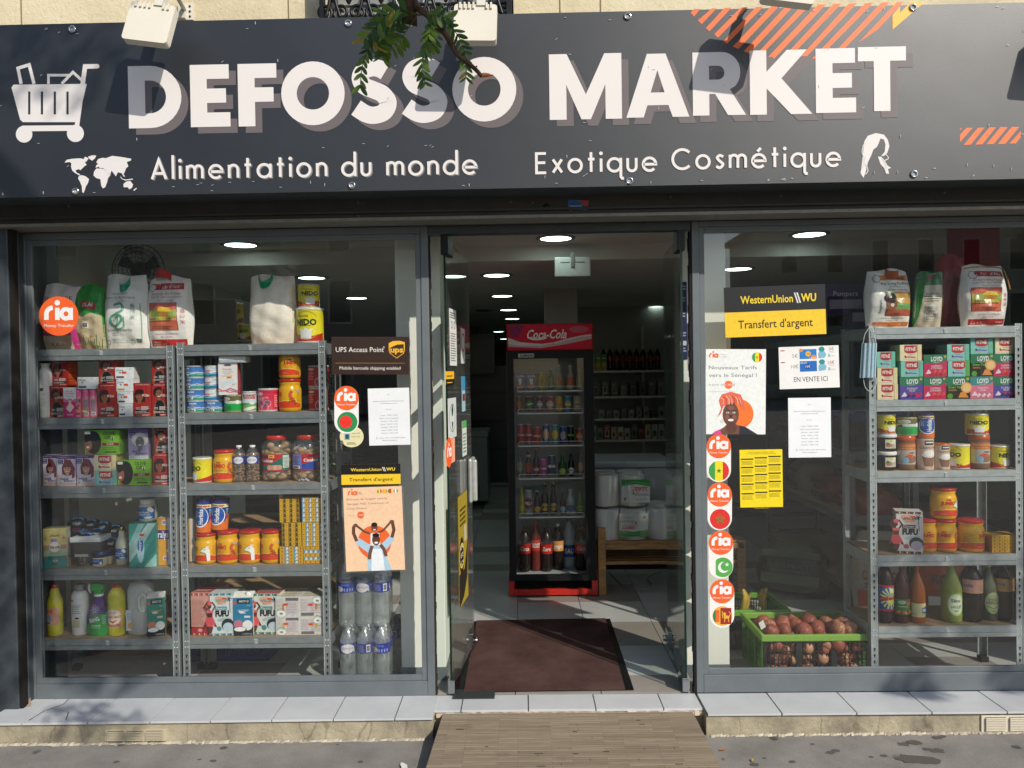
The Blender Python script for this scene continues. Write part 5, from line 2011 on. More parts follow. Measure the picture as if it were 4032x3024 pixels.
for i, (l, t, r, b, st, w) in enumerate(((620, 640, 762, 797, .025, 'front one'), (690, 632, 808, 770, .06, 'second one'), (745, 622, 840, 755, .1, 'rear one'))):
 lathe('jelly_pot', 'petroleum jelly pot with dark blue lid, ' + w, 'pot', (3, l, t, r, b), Z4, [(.88, 0), (.97, .05), (1, .15), (1, .5), (.98, .6)], 'd0c4a0', a_vas if not i else None, (.14, .55), 1.6, st=st, grp='petroleum jelly pots',
          parts=[('lid', [(1.0, .61), (1.02, .64), (1.0, .96), (.9, 1)], '252a55', 'gloss')])

def a_oil(A):
 A.rect(0, 0, 1, 1, '2a62a8')
 A.text('KTC', .3, .88, .1, 'e8a050', w=.22)
 A.circ(.6, .5, .26, '3a7ac0', 16)
 A.text('100% PURE', .42, .55, .13, 'f0f0f0', w=.62, bold=.02)
 A.text('COCONUT OIL', .42, .36, .13, 'f0f0f0', w=.74, bold=.02)
 A.circ(.76, .8, .11, 'f0f0ea', 12)
 A.circ(.85, .68, .09, 'e8e8e0', 12)
 A.ell(.7, .12, .18, .1, 'e8eef4', 10)

lathe('oil_bottle', 'small glass bottle of white coconut oil with gold cap', 'bottle', (3, 845, 412, 955, 785), Z4, [(.9, 0), (1, .02), (1, .52), (.9, .6), (.5, .76), (.42, .9)], 'd6d2be', a_oil, (.16, .44), 2.4, st=.06,
      parts=[('cap', [(.48, .9), (.5, .99), (.46, 1)], 'b08a3a', 'chrome')])

def a_sub(A):
 A.poly([(0, .55), (.35, 1), (.6, 1), (.0, .35)], '8fc4bc')
 A.poly([(.0, .1), (.6, .6), (1, 1), (.7, 1), (.0, .42)], 'b5d8d0')
 A.poly([(.2, 0), (1, .75), (1, .4), (.5, 0)], '2f8a80')
 A.poly([(.55, 0), (1, .3), (1, 0)], '9fd0c6')
 A.ell(.42, .45, .14, .36, 'a8d0d8', 18)
 A.ell(.42, .5, .11, .16, '2a6ab0', 18)
 A.vtext('Sublimo', .42, .5, .1, .3, 'f0f4f8', .02, up=False)
 A.tagp(.48, .74, .18, 'e8542e')

o = box('tissue_box', 'green diagonal patterned tissue box standing upright, fourth shelf', 'box', (3, 975, 385, 1215, 800), Z4, .11, a_sub, '3f9a8e', .02, .12, mat='gloss', side_c='4aa396')
lathe('oil_jar', 'white-lidded jar of coconut oil on the green tissue box', 'jar', (3, 1047, 155, 1212, 390), o['zt'], [(.8, 0), (.95, .03), (1, .12), (1, .7), (.84, .8)], 'cfccb8', a_oil, (.14, .68), 2.4, st=.05,
      parts=[('lid', [(.84, .8), (.86, .97), (.8, 1)], 'ecece8', 'gloss')])

def a_oralys(A):
 A.rect(0, 0, .55, 1, 'dfa03a')
 A.poly([(.45, 0), (.75, .3), (.7, .7), (.55, 1), (1, 1), (1, 0)], 'dfe0e0')
 A.rect(.03, .55, .62, .74, '4a3a8a')
 A.text('ralys', .33, .65, .14, 'f0f0f4', w=.52, bold=.02)
 A.text('ultra', .83, .72, .06, '4a4a7a', w=.24, shear=.2)
 A.text('absorbant', .83, .62, .06, '4a4a7a', w=.3, shear=.2)
 A.poly([(.45, .3), (.7, .38), (.88, .26), (.7, .2)], 'f0f0f0')
 A.text('3', .66, .3, .07, '3a5a9a')
 A.bars(.3, .1, .62, .18, '6a5a9a')
 A.bars(.28, .85, .52, .95, '6a5a9a')

box('paper_roll_pack', 'orange and white kitchen roll pack at right end of fourth shelf', 'pack', (3, 1228, 330, 1410, 760), Z4, .11, a_oralys, 'dcdcd8', .06, 0, mat='film')

# --- fifth board
Z5 = S1[4]

def a_bl1(A):
 A.rect(.05, .05, .95, .98, 'dfa48a')
 A.rect(.1, .7, .6, .9, 'e07a3a')
 A.rect(.1, .35, .55, .6, '8fa8c8')
 A.bars(.12, .1, .55, .25, '3a4a7a', 'c8d0e0')

def a_bl2(A):
 A.rect(.02, .02, .98, .98, 'e3a968')
 A.circ(.5, .58, .42, 'e8dcc8', 20)
 A.text('AGRUMES', .5, .58, .13, 'c8642a', w=.84, bold=.02)
 A.text('Action', .4, .8, .08, 'c83a3a', w=.5)
 A.poly([(.25, .45), (.5, .36), (.75, .45), (.5, .25)], 'c8402a')
 A.lines(.15, .9, .1, .24, 2, 'b03a5a', .5)

bleach = [(.92, 0), (1, .03), (1, .22), (.94, .27), (.97, .3), (.97, .56), (1, .62), (.94, .68), (.7, .78), (.46, .92)]
lathe('bleach_bottle', 'yellow bleach bottle with red cap at left end, side label showing', 'bottle', (3, 197, 950, 335, 1455), Z5, bleach, 'ccc63a', a_bl1, (.2, .56), 2.3, st=.04, grp='yellow bleach bottles',
      parts=[('cap', [(.48, .92), (.5, .97), (.36, 1)], 'b03028', 'gloss')])
lathe('bleach_bottle', 'yellow bleach bottle with bent neck and orange citrus label', 'bottle', (3, 762, 985, 922, 1462), Z5, [(.92, 0), (1, .03), (1, .6), (.94, .66), (1, .7), (.95, .85), (.7, .94), (.45, 1)], 'd2cb3c', a_bl2, (.17, .58), 2.2, st=.03, grp='yellow bleach bottles',
      parts=[('cap', [(.44, 1), (.46, 1.06), (.3, 1.07)], 'c8382c', 'gloss'), ('nozzle', [(.26, 1.07), (.3, 1.12), (.2, 1.13)], 'd9a49a', 'clear')])

def a_white(A):
 A.rect(.05, .82, .35, .87, 'e8642e')
 A.lines(.25, .8, .5, .75, 5, '5a5a5a', .3)
 A.ell(.55, .42, .17, .05, 'e0d0cc')
 A.poly([(.4, .38), (.5, .34), (.7, .36), (.6, .4)], '2a2222')
 A.rect(.25, .12, .7, .32, 'b8b48a')

lathe('shampoo_bottle', 'tall white bottle with silver cap, small fruit label', 'bottle', (3, 425, 955, 577, 1457), Z5, [(.85, 0), (.95, .02), (1, .3), (.98, .78), (.8, .86), (.62, .88)], 'd9d9d6', a_white, (.08, .82), 2.0, st=.04, mat='gloss',
      parts=[('cap', [(.62, .88), (.64, .98), (.6, 1)], '83878c', 'metal')])

# purple and green spray cleaner
xc, w, zt, zb = geo(3, 555, 950, 765, 1465, YS + .04)
h = zt - Z5
o = thing('spray_bottle', 'purple and green cleaner spray bottle with green trigger', 'spray bottle', (xc, YS + .07, Z5))
m = MB()
prof = [(.95, 0), (1, .04), (.98, .3), (.9, .42), (.62, .52), (.5, .62), (.46, .76)]
m.lathe([(a * w / 2, q * h) for a, q in prof], ['2f9a45', '2f9a45', '2f9a45', '4a2a72', '4a2a72', '4a2a72'], 20)
bo = m.build('body', 'gloss', o)
bo.scale.y = .6
A = Art(w * .95, h * .55)
A.poly([(0, 0), (1, 0), (1, .85), (.5, .55), (0, .35)], '2f9a45')
A.poly([(0, .35), (.5, .55), (1, .85), (1, 1), (.2, 1), (0, .7)], '4a2a72')
for k in range(14):
 a = 2 * PI * k / 14
 A.stroke([(.45 + .04 * math.cos(a), .92 + .04 * math.sin(a)), (.45 + .27 * math.cos(a), .92 + .24 * math.sin(a))], .02, 'd8d0e8')
A.text('Cillit', .3, .7, .08, 'd83a3a', w=.28, rot=.25)
A.text('BANG', .42, .56, .15, 'f2f2f2', w=.5, bold=.04, rot=.3)
A.text('DÉGRAISSE', .48, .33, .06, 'e8f0e8', w=.48)
A.text('SANS FROTTER', .46, .25, .05, 'e8f0e8', w=.44)
A.ell(.6, .09, .2, .05, '2a2a2a')
A.lines(.8, .97, .4, .75, 5, 'c8c0d8', .4)
q = MB()
A.lay(q, lambda x, y, e: ((x - .5) * w * .9, -(w * .29 + e) + .03 * (x - .5) ** 2 * 4 * .5, h * .04 + y * h * .5))
q.build('label_print', 'gloss', o)
MB().lathe([(w * .2, h * .755), (w * .2, h * .79)], 'e8e8e8', 14).build('collar', 'gloss', o)
m = MB().prism([(-.3 * w, h * .86), (-.32 * w, h * .99), (-.05 * w, h * 1.0), (.25 * w, h * .97), (.28 * w, h * .9), (.15 * w, h * .86), (.15 * w, h * .79), (-.12 * w, h * .79), (-.15 * w, h * .86)], -.014, .014, '2fa544')
m.build('spray_head', 'gloss', o, bevel=.004)
MB().prism([(-.42 * w, h * .98), (-.46 * w, h * .9), (-.36 * w, h * .8), (-.33 * w, h * .81), (-.36 * w, h * .9), (-.3 * w, h * .98)], -.008, .008, 'd8d8d8').build('trigger', 'gloss', o, bevel=.002)

# big translucent vinegar can with handle
xc, w, zt, zb = geo(3, 915, 922, 1155, 1452, YS + .04)
h = zt - Z5
o = thing('vinegar_can', 'large translucent vinegar can with handle, fifth shelf', 'jerrycan', (xc, YS + .04, Z5))
m = MB().lathe([(.46 * w, 0), (.5 * w, .02 * h), (.5 * w, .8 * h), (.42 * w, .93 * h), (.14 * w, .985 * h), (.14 * w, h)], 'b9bcb6', 24, 0, .075, sq=.35)
m.build('body', 'film', o).scale.y = .8
A = Art(w * .62, h * .42)
A.rect(0, 0, 1, 1, 'd0d4d0')
A.ell(.5, .8, .55, .24, 'c0cad4')
A.text('NETTOIE TOUT', .45, .8, .065, '3a3a5a', w=.8)
A.text('ALLESREINIGER', .5, .68, .06, '6a4a4a', w=.85)
A.text('ALLZWECKREINIGER', .5, .57, .06, '6a4a4a', w=.85)
A.ell(.3, .25, .18, .16, 'e0a85a')
A.ell(.42, .38, .07, .08, '6a9a8a')
A.bars(.68, .2, .96, .42)
q = MB()
A.lay(q, lambda x, y, e: (-w * .45 + x * w * .62, .012 - e - .002, h * .08 + y * h * .38))
q.build('label_print', 'card', o)
m = MB()
m.tube([(w * .13, .004, h * .45), (w * .12, -.006, h * .55), (w * .15, -.008, h * .7), (w * .28, -.004, h * .76), (w * .36, .006, h * .7), (w * .34, .01, h * .5), (w * .25, .008, h * .43)], .006, 'cfd2ce', 8, True)
m.build('handle', 'film', o)

def a_aroy(c):
 def f(A):
  A.rect(0, 0, 1, .36, '17272c')
  A.rect(0, .3, 1, 1, c)
  A.rect(.2, .84, .85, .97, '122024')
  A.text('AROY-D', .55, .905, .06, 'f0f0f0', w=.5, bold=.01)
  A.text('No.1', .8, .79, .035, 'e0e8e8')
  A.circ(.1, .87, .09, 'c8485a', 10)
  A.text('COCONUT', .52, .66, .05, 'd8b04a' if c != '2f7da3' else 'e8ecf0', w=.55, bold=.01)
  A.text('MILK', .5, .6, .05, 'd8b04a' if c != '2f7da3' else 'e8ecf0', w=.3, bold=.01)
  A.rect(.3, .6, .56, .65, 'e4e8e8')
  A.rect(.56, .47, .86, .52, 'd8cfa0' if c != '2f7da3' else 'dfe4e8')
  A.circ(.26, .29, .24, 'c07a62' if c != '2f7da3' else 'c0788a', 18)
  A.circ(.72, .27, .26, 'e9e9e4', 20)
  A.ell(.33, .16, .34, .075, '17272c', 20)
  A.ell(.33, .17, .3, .058, 'f0f0ea', 20)
  A.text('1 L (33.8 fl oz)', .68, .045, .035, 'e0e0e0', w=.5)
 return f

def carton(nm, label, rc, z, c, st, rz, grp, d=.07):
 o = box(nm, label, 'carton', rc, z, d, a_aroy(c), 'e6e4da', st, rz, grp, side_c='e4e2d8', side_a=lambda A: A.lines(.15, .85, .35, .8, 9, '4a4a4a', .3).rect(.05, .83, .95, .9, '2a4a3c').bars(.3, .06, .75, .2))
 k, l, t, r, b = rc
 _, w, _, _ = geo(*rc, YS + st)
 h = o['zt'] - z
 MB().poly([(-w / 2, 0, h - .001), (w / 2, 0, h - .001), (w / 2, d * .6, h + .022), (-w / 2, d * .6, h + .022)], 'e0dfd6').poly([(-w / 2, d, h - .001), (-w / 2, d * .6, h + .022), (w / 2, d * .6, h + .022), (w / 2, d, h - .001)], 'd0cfc6').poly([(w / 2, 0, h - .001), (w / 2, d, h - .001), (w / 2, d * .6, h + .022)], 'dad9d0').build('gable', 'card', o)
 MB().lathe([(.012, h + .004), (.013, h + .02), (.011, h + .024)], 'f0f0ee', 14, w * .22, d * .3).build('cap', 'gloss', o)
 return o

carton('milk_carton', 'green coconut milk carton at right end of the cleaner shelf', (3, 1143, 1080, 1297, 1437), Z5, '15806f', .03, .3, 'coconut milk cartons')

# ================================================================ SHELVING 2
T2 = SHELF[2]

def waves(A, c2='1f7fc0', c3='2f9a78'):
 A.poly([(0, .42), (.12, .36), (.3, .44), (.5, .35), (.7, .45), (.88, .36), (1, .42), (1, .2), (0, .2)], '1d4f9a')
 A.stroke([(0, .4), (.12, .35), (.3, .43), (.5, .34), (.7, .44), (.88, .35), (1, .41)], .022, 'e8f0f8')
 A.poly([(0, .24), (.2, .3), (.4, .22), (.65, .31), (.85, .23), (1, .28), (1, 0), (0, 0)], '2a93b0')
 A.stroke([(0, .24), (.2, .3), (.4, .22), (.65, .31), (.85, .23), (1, .28)], .018, 'e0f0f0')
 A.poly([(.4, 0), (1, 0), (1, .2), (.7, .24), (.5, .14)], c3)

def a_thon(kind, sh_=0.):
 def f(A):
  if kind == 'b':
   A.text('THON', .3 + sh_, .82, .17, 'eef3f8', w=.3, bold=.03)
   A.text('AU', .3 + sh_, .62, .09, 'dce8f4')
   A.text('NATUREL', .3 + sh_, .49, .09, 'dce8f4', w=.3)
   waves(A)
   A.bars(.08 + sh_, .06, .42 + sh_, .25)
   if sh_ > .15:
    A.poly([(.12, .62), (.16, .8), (.25, .86), (.2, .7), (.26, .58)], 'dfe8ee')
    A.poly([(.1, .48), (.3, .54), (.26, .42), (.13, .42)], 'e0868a')
  else:
   A.rect(0, .3, 1, 1, 'e4e8e4')
   A.text('THON', .68 + sh_, .82, .16, '5a9ad0', w=.3, bold=.02)
   A.text("A L'HUILE DE TOURNESOL", .6, .6, .07, '4a8ac0', w=.6)
   A.poly([(.12, .6), (.5, .6), (.42, .42), (.2, .42)], 'd88a92')
   waves(A, c3='1f7fc0')
 return f

canp = [(.96, 0), (.99, .02), (1, .06), (.985, .075), (.985, .925), (1, .94), (.99, .98), (.96, 1)]

def tin(nm, label, rc, z, base, art, st=.03, grp=None, arc=2.75, rim='b9bcbe', lid=None, cat='tin'):
 cols = [rim, rim, rim, base, rim, rim, lid or rim]
 o = lathe(nm, label, cat, rc, z, canp, cols, art, (.085, .915), arc, st, grp, 'gloss', 26)
 return o

for col, (l, r) in enumerate(((128, 326), (335, 545))):
 z = T2[1]
 for row in range(4):
  ty = (632, 507, 378, 252)[row] - 4 * col
  kind = 'b' if col == 0 or row == 0 else 'w'
  dx = (0, 4, 8, 12)[3 - row] if col == 0 else 0
  w = ('bottom', 'second', 'third', 'top')[row] + (' of the first tin column' if col == 0 else ' of the second tin column')
  o = tin('tuna_tin', ('blue' if kind == 'b' else 'white and blue') + ' tuna tin, ' + w, (2, l + dx, ty, r + dx, ty + 122), z, '4a7fc4' if kind == 'b' else 'dfe4e2', a_thon(kind, (.2, .12, .02, -.04)[row]), .03 if col == 0 else .045, 'stacked tuna tins')
  z = o['zt'] - .001

def a_care(A):
 A.ell(.49, .925, .2, .035, '4a2a5a')
 A.lines(.36, .62, .917, .93, 1, 'd8d0e0')
 A.text('Carely', .47, .8, .07, '8a2a5a', w=.48, shear=.1)
 A.text('PANTY LINERS', .5, .71, .035, '7a6a78', w=.55)
 A.text('NORMAL', .48, .655, .035, '7a6a78', w=.4)
 A.lines(.15, .85, .57, .62, 2, '9a8a98', .3)
 A.tagp(.56, .545, .26, 'f0a53c')
 A.ell(.48, .37, .4, .075, 'cfdde6', 18, rot=.5)
 A.text('50', .78, .32, .05, '7a3a4a')
 A.stroke([(0, .2), (.2, .12), (.4, .14), (.6, .2), (.8, .16), (1, .1)], .06, 'c8304a')
 A.stroke([(0, .1), (.3, .14), (.55, .08), (.8, .09), (1, .13)], .045, 'd85a7a')
 A.stroke([(.4, .1), (.6, .15), (1, .06)], .03, '8a5aa0')

ca = None

def a_khan(A):
 A.rect(0, .68, 1, 1, '6a6242')
 A.ell(.28, .83, .22, .13, 'd8d8c8', 18)
 A.text('Khanum', .28, .83, .11, '3a3a2a', w=.34, shear=.3)
 A.poly([(0, .3), (.2, .5), (1, .45), (1, .68), (0, .68)], 'c8d0c8')
 A.rect(0, .0, 1, .5, '1fa04c')
 A.ell(.15, .55, .1, .09, '2a2a26')
 A.ell(.3, .6, .08, .06, 'e8e8e0')
 A.ell(.78, .6, .1, .14, 'e4e8e0')
 A.lines(.12, .6, .08, .35, 4, '0f6a2a', .35)

o = tin('ghee_tin', 'green and dark gold ghee tin under the tall white box', (2, 552, 568, 748, 757), T2[1], '5a5638', a_khan, .03, 'ghee tins', rim='a8a06a')
cb = box('liner_box', 'tall white and red hygiene box on the green tin', 'box', (2, 502, 218, 702, 565), o['zt'], .075, a_care, 'e6e2de', .03, .13, side_c='b5243c', side_a=lambda A: A.lines(.2, .8, .08, .8, 14, 'e0a0a8', .3).rect(.15, .88, .9, .97, '8a1a2c'))
box('salt_box', 'white carton with blue patterned band lying on hygiene box', 'box', (2, 508, 148, 790, 215), cb['zt'], .1, lambda A: [A.rect(.0, .1, 1, .42, '5b86b0')] + [A.rect(.02 + i * .05, .16, .05 + i * .05, .36, 'dfe6ea') for i in range(19)], 'e4e2da', .02, .1)

def a_bonnet(A):
 A.rect(0, 0, 1, .42, '6fb36a')
 A.ell(.3, .42, .5, .1, '4a9a5a')
 A.poly([(0, 0), (.18, 0), (.28, 1), (0, 1)], 'b02a2c')
 A.rect(.15, .42, 1, 1, 'c9dbe0')
 A.poly([(0, 0), (.2, 0), (.1, .5), (.14, 1), (0, 1)], 'b02a2c')
 A.text('BONNET', .6, .86, .12, 'b5242c', w=.66, bold=.05)
 A.text('ROUGE', .6, .72, .12, 'b5242c', w=.56, bold=.05)
 A.ell(.72, .4, .12, .07, 'e8e4dc')
 A.ell(.6, .1, .35, .09, 'e8e8d8', rot=.2)

def a_rolli(A):
 A.ell(.22, .82, .2, .12, 'd8d0d0', 18)
 A.ell(.22, .82, .18, .1, 'c8324c', 18)
 A.text('Rolli', .22, .82, .12, 'f4f0f0', w=.3, bold=.03)
 A.text('DOUBLE CONCENTRÉ', .3, .62, .08, 'f0d8dc', w=.62)
 A.text('DE TOMATES', .25, .53, .08, 'f0d8dc', w=.44)
 for x, y in ((.12, .25), (.35, .3), (.58, .32), (.25, .1), (.5, .14)):
  A.ring(x, y, .12, .012, 'f0c8d0', n=14)
  A.star(x, y + .1, .09, '4a6a8a')
 A.rect(.8, .1, 1, .9, 'd8243a')
 A.lines(.83, .98, .15, .8, 7, 'f0c0c0', .4)

def a_bonnet2(A):
 a_bonnet(A)

lathe('milk_tin', 'red, white and green powdered milk tin, shelf under the rice bag', 'tin', (2, 755, 528, 912, 752), T2[1], canp, ['b9bcbe'] * 3 + ['9a2a2c'] + ['b9bcbe'] * 3, a_bonnet, (.085, .915), 2.9, .04)
tin('tomato_tin', 'wide pink-red tomato paste tin beside the yellow jars', (2, 915, 497, 1136, 748), T2[1], 'd0344e', a_rolli, .03)

# jars of stock powder
def crown(A, x, y, s, c='c8301f'):
 A.poly([(x - s, y), (x + s, y), (x + s * 1.1, y + s * .9 * A.asp), (x + s * .4, y + s * .4 * A.asp), (x, y + s * 1.1 * A.asp), (x - s * .4, y + s * .4 * A.asp), (x - s * 1.1, y + s * .9 * A.asp)], c)

def shrimp(A, x, y, s):
 a = A.asp
 A.stroke(catmull([(x + .2 * s, y + 1.2 * s * a), (x - .15 * s, y + .6 * s * a), (x + .1 * s, y), (x + .55 * s, y - .6 * s * a), (x + .6 * s, y - 1.2 * s * a)], 4), .5 * s, 'c65a28')
 A.stroke([(x - .3 * s, y - .2 * s * a), (x + .6 * s, y + .1 * s * a)], .08 * s, '6a2a14')
 A.stroke([(x - .5 * s, y - .9 * s * a), (x - .2 * s, y - .4 * s * a), (x + .3 * s, y - .5 * s * a)], .1 * s, '7a2f16')
 for k in range(4):
  A.stroke([(x + .1 * s + k * .13 * s, y - .3 * s * a - k * .2 * s * a), (x + .75 * s, y - .45 * s * a - k * .2 * s * a)], .06 * s, '4a1c10')

def cow(A, x, y, s):
 a = A.asp
 A.poly([(x - .9 * s, y), (x - .3 * s, y + .5 * s * a), (x + .1 * s, y + .6 * s * a), (x + .5 * s, y + .4 * s * a), (x + .8 * s, y - .1 * s * a), (x + .8 * s, y - 2. * s * a), (x + .2 * s, y - 2. * s * a), (x + .1 * s, y - .7 * s * a), (x - .2 * s, y - .4 * s * a), (x - .8 * s, y - .25 * s * a)], 'f0ece4')
 A.stroke([(x - .9 * s, y), (x - .3 * s, y + .5 * s * a), (x + .1 * s, y + .6 * s * a), (x + .5 * s, y + .4 * s * a)], .07 * s, '3a2a20')
 A.ell(x + .35 * s, y + .6 * s * a, .3 * s, .18 * s * a, 'f0d8d0')
 A.circ(x - .1 * s, y + .2 * s * a, .09 * s, '1a1412', 8)
 A.stroke([(x - .85 * s, y - .25 * s * a), (x - .2 * s, y - .45 * s * a), (x + .1 * s, y - .8 * s * a), (x + .2 * s, y - 2. * s * a)], .07 * s, '3a2a20')

def a_jumbo(sh_, motif):
 def f(A):
  A.poly([(0, 0), (1, 0), (1, .22), (.75, .33), (.4, .36), (.15, .3), (0, .24)], 'd8401f')
  A.stroke([(0, .26), (.15, .32), (.4, .38), (.75, .35), (1, .24)], .02, 'f2d670')
  crown(A, .36 + sh_, .87, .07)
  A.text('JUMBO', .36 + sh_, .73, .19, 'c82a1a', w=.48, bold=.05)
  A.text('Stock flavour Halal', .36 + sh_, .58, .045, 'b8642a', w=.44)
  A.lines(.16 + sh_, .56 + sh_, .47, .52, 1, 'b8642a', .5)
  A.lines(.2 + sh_, .5 + sh_, .4, .43, 1, 'b88a2a', .5)
  A.text('1 kg/35 oz', .2 + sh_, .12, .05, 'f4d8b0', w=.2)
  if motif == 's':
   A.poly([(.75, .95), (1., .95), (1., .75)], 'b0aaa0')
   shrimp(A, .78 + sh_ * .5, .5, .22)
  elif motif == 'c':
   cow(A, .75 + sh_ * .5, .62, .2)
  else:
   A.lines(.05 + sh_ - .4, .12 + sh_ - .05, .1, .9, 10, 'a8801f', .3)
  A.lines(.86, .99, .1, .9, 12, 'b88f22', .3)
 return f

jp = [(.84, 0), (.93, .02), (.98, .08), (1, .12), (1, .67), (.96, .71), (.9, .76), (.88, .82), (.93, .85), (.9, .9)]

def jumbo(label, rc, z, sh_=0., motif='s', st=.03, side='left'):
 return lathe('stock_jar', label, 'jar', rc, z, jp, 'e2a917', a_jumbo(sh_, motif), (.115, .675), 2.5, st, 'yellow stock powder jars', 'gloss', 26,
                 parts=[('lid', [(.97, .905), (1, .92), (1, .965), (.95, .985), (.4, 1)], 'b32a24', 'gloss')])

a = jumbo('yellow jar with red lid and big shrimp, under another yellow jar', (2, 1140, 390, 1382, 742), T2[1], -.28, 's', .03)
jumbo('upside yellow jar on top of the shrimp jar, lid hidden by beam', (2, 1142, 65, 1375, 392), a['zt'], .25, 'n', .03)

def a_trolli(A):
 A.rect(.05, .05, .45, .95, 'b5242c')
 A.lines(.08, .42, .3, .8, 6, 'e8a0a0', .4)
 A.ell(.28, .88, .16, .06, 'e0d0d0')
 for x, y in ((.75, .3), (.9, .2), (.62, .18)):
  A.ring(x, y, .16, .025, 'f0c0c0', n=14)
 A.star(.85, .12, .12, '3a9a4a')
 A.text('DOUBLE', .8, .55, .1, 'f0e0e0', w=.36)

o = tin('tomato_can', 'lower tall red tomato can at right end of tin shelf', (2, 1470, 487, 1690, 735), T2[1], 'c22a34', a_trolli, .09, 'tall red tomato cans')
tin('tomato_can', 'upper tall red tomato can at right end of tin shelf', (2, 1462, 245, 1688, 485), o['zt'], 'c22a34', a_trolli, .09, 'tall red tomato cans')

# --- third board: milk, jar, nuts, cookies
Z = T2[2]

def a_nido(sh_=0., side_=False):
 def f(A):
  A.poly([(0, 0), (1, 0), (1, .28), (.75, .2), (.5, .12), (.25, .22), (0, .3)], 'c22820')
  A.ring(.5 + sh_, .52, .37, .022, 'b8a528', .2 * PI + .0, 1.8 * PI * 1.0, 26)
  A.text('Nestlé', .42 + sh_, .84, .075, '4a4a14', w=.3)
  A.text('NIDO', .5 + sh_, .63, .19, '203a18', w=.58, bold=.045)
  A.lines(.28 + sh_, .72 + sh_, .5, .53, 1, '5a5a1f', .5)
  A.poly([(.36 + sh_, .08), (.34 + sh_, .3), (.3 + sh_, .42), (.42 + sh_, .36), (.5 + sh_, .46), (.56 + sh_, .37), (.68 + sh_, .42), (.65 + sh_, .3), (.64 + sh_, .08)], 'e4e6e4')
 return f

def nido(label, rc, z, sh_=0., st=.03, lid='d9d6c4'):
 return lathe('milk_tin', label, 'tin', rc, z, [(.97, 0), (1, .015), (1, .04), (.985, .055), (.985, .9), (1, .92), (1.02, .93), (1.02, .985), (.96, 1)], ['b9bcbe', 'b9bcbe', 'b9bcbe', 'e6d826', 'e6d826', lid, lid, lid], a_nido(sh_), (.06, .9), 2.8, st, 'yellow milk powder tins', 'gloss', 28)

nido('yellow milk tin turned left, at left end beside yellow jar', (2, 205, 1250, 415, 1530), Z, -.22, .02)
jumbo('yellow jar with red lid between milk tin and peanut bottles', (2, 428, 1165, 662, 1522), Z, .06, 's', .02)

def filled_bottle(nm, label, rc, z, st, cap, lab, fill_c, grp):
 k, l, t, r, b = rc
 xc, w, zt, zb = geo(k, l, t, r, b, YS + st + .03)
 h = zt - z
 R = w / 2
 o = thing(nm, label, 'bottle', (xc, YS + st + R, z + .001), 0, grp)
 prof = [(.8, 0), (.98, .03), (1, .08), (.96, .2), (1, .3), (.96, .42), (1, .5), (1, .72), (.95, .76), (.6, .88), (.4, .93), (.4, .945)]
 MB().lathe([(a * R, q * h) for a, q in prof], 'ffffff', 20).build('shell', 'clear', o)
 m = MB()
 random.seed(5)
 for i in range(230):
  a = random.uniform(0, 2 * PI)
  zz = random.uniform(.03, .8)
  rr = R * (.86 if zz < .72 else .72) * (1 if i % 4 else random.random())
  s_ = R * .15
  m.ball(rr * math.cos(a), rr * math.sin(a), zz * h, s_, s_, s_ * .8, random.choice(fill_c), 6, 4)
 q = m.build('peanuts', 'skin', o)
 q['kind'] = 'stuff'
 MB().lathe([(.42 * R, .945 * h), (.44 * R, .995 * h), (.4 * R, h)], cap, 14).build('cap', 'gloss', o)
 A = Art(2.6 * R, .21 * h)
 A.rect(0, 0, 1, 1, '2a3f94')
 A.ell(.58, .5, .3, .46, 'd8dfe8', 18)
 A.text('CRISTALINE', .58, .5, .2, 'b04a52', w=.5)
 A.lines(.03, .25, .15, .8, 3, '8a9ad0', .4)
 prt(A, cyl(R * 1.01, .21 * h, .5 * h, 2.6, 0), o, 'label_print', 12, 'gloss')

for rc, w in (((2, 652, 1118, 790, 1520), 'left one, beside the yellow jar'), ((2, 795, 1115, 940, 1516), 'right one, beside the cookie jar')):
 filled_bottle('peanut_bottle', 'clear bottle of peanuts with blue label, ' + w, rc, Z, .03, 'e4e4e2', None, ['a8784a', '9a6a3e', 'b88a5a'], 'peanut bottles')

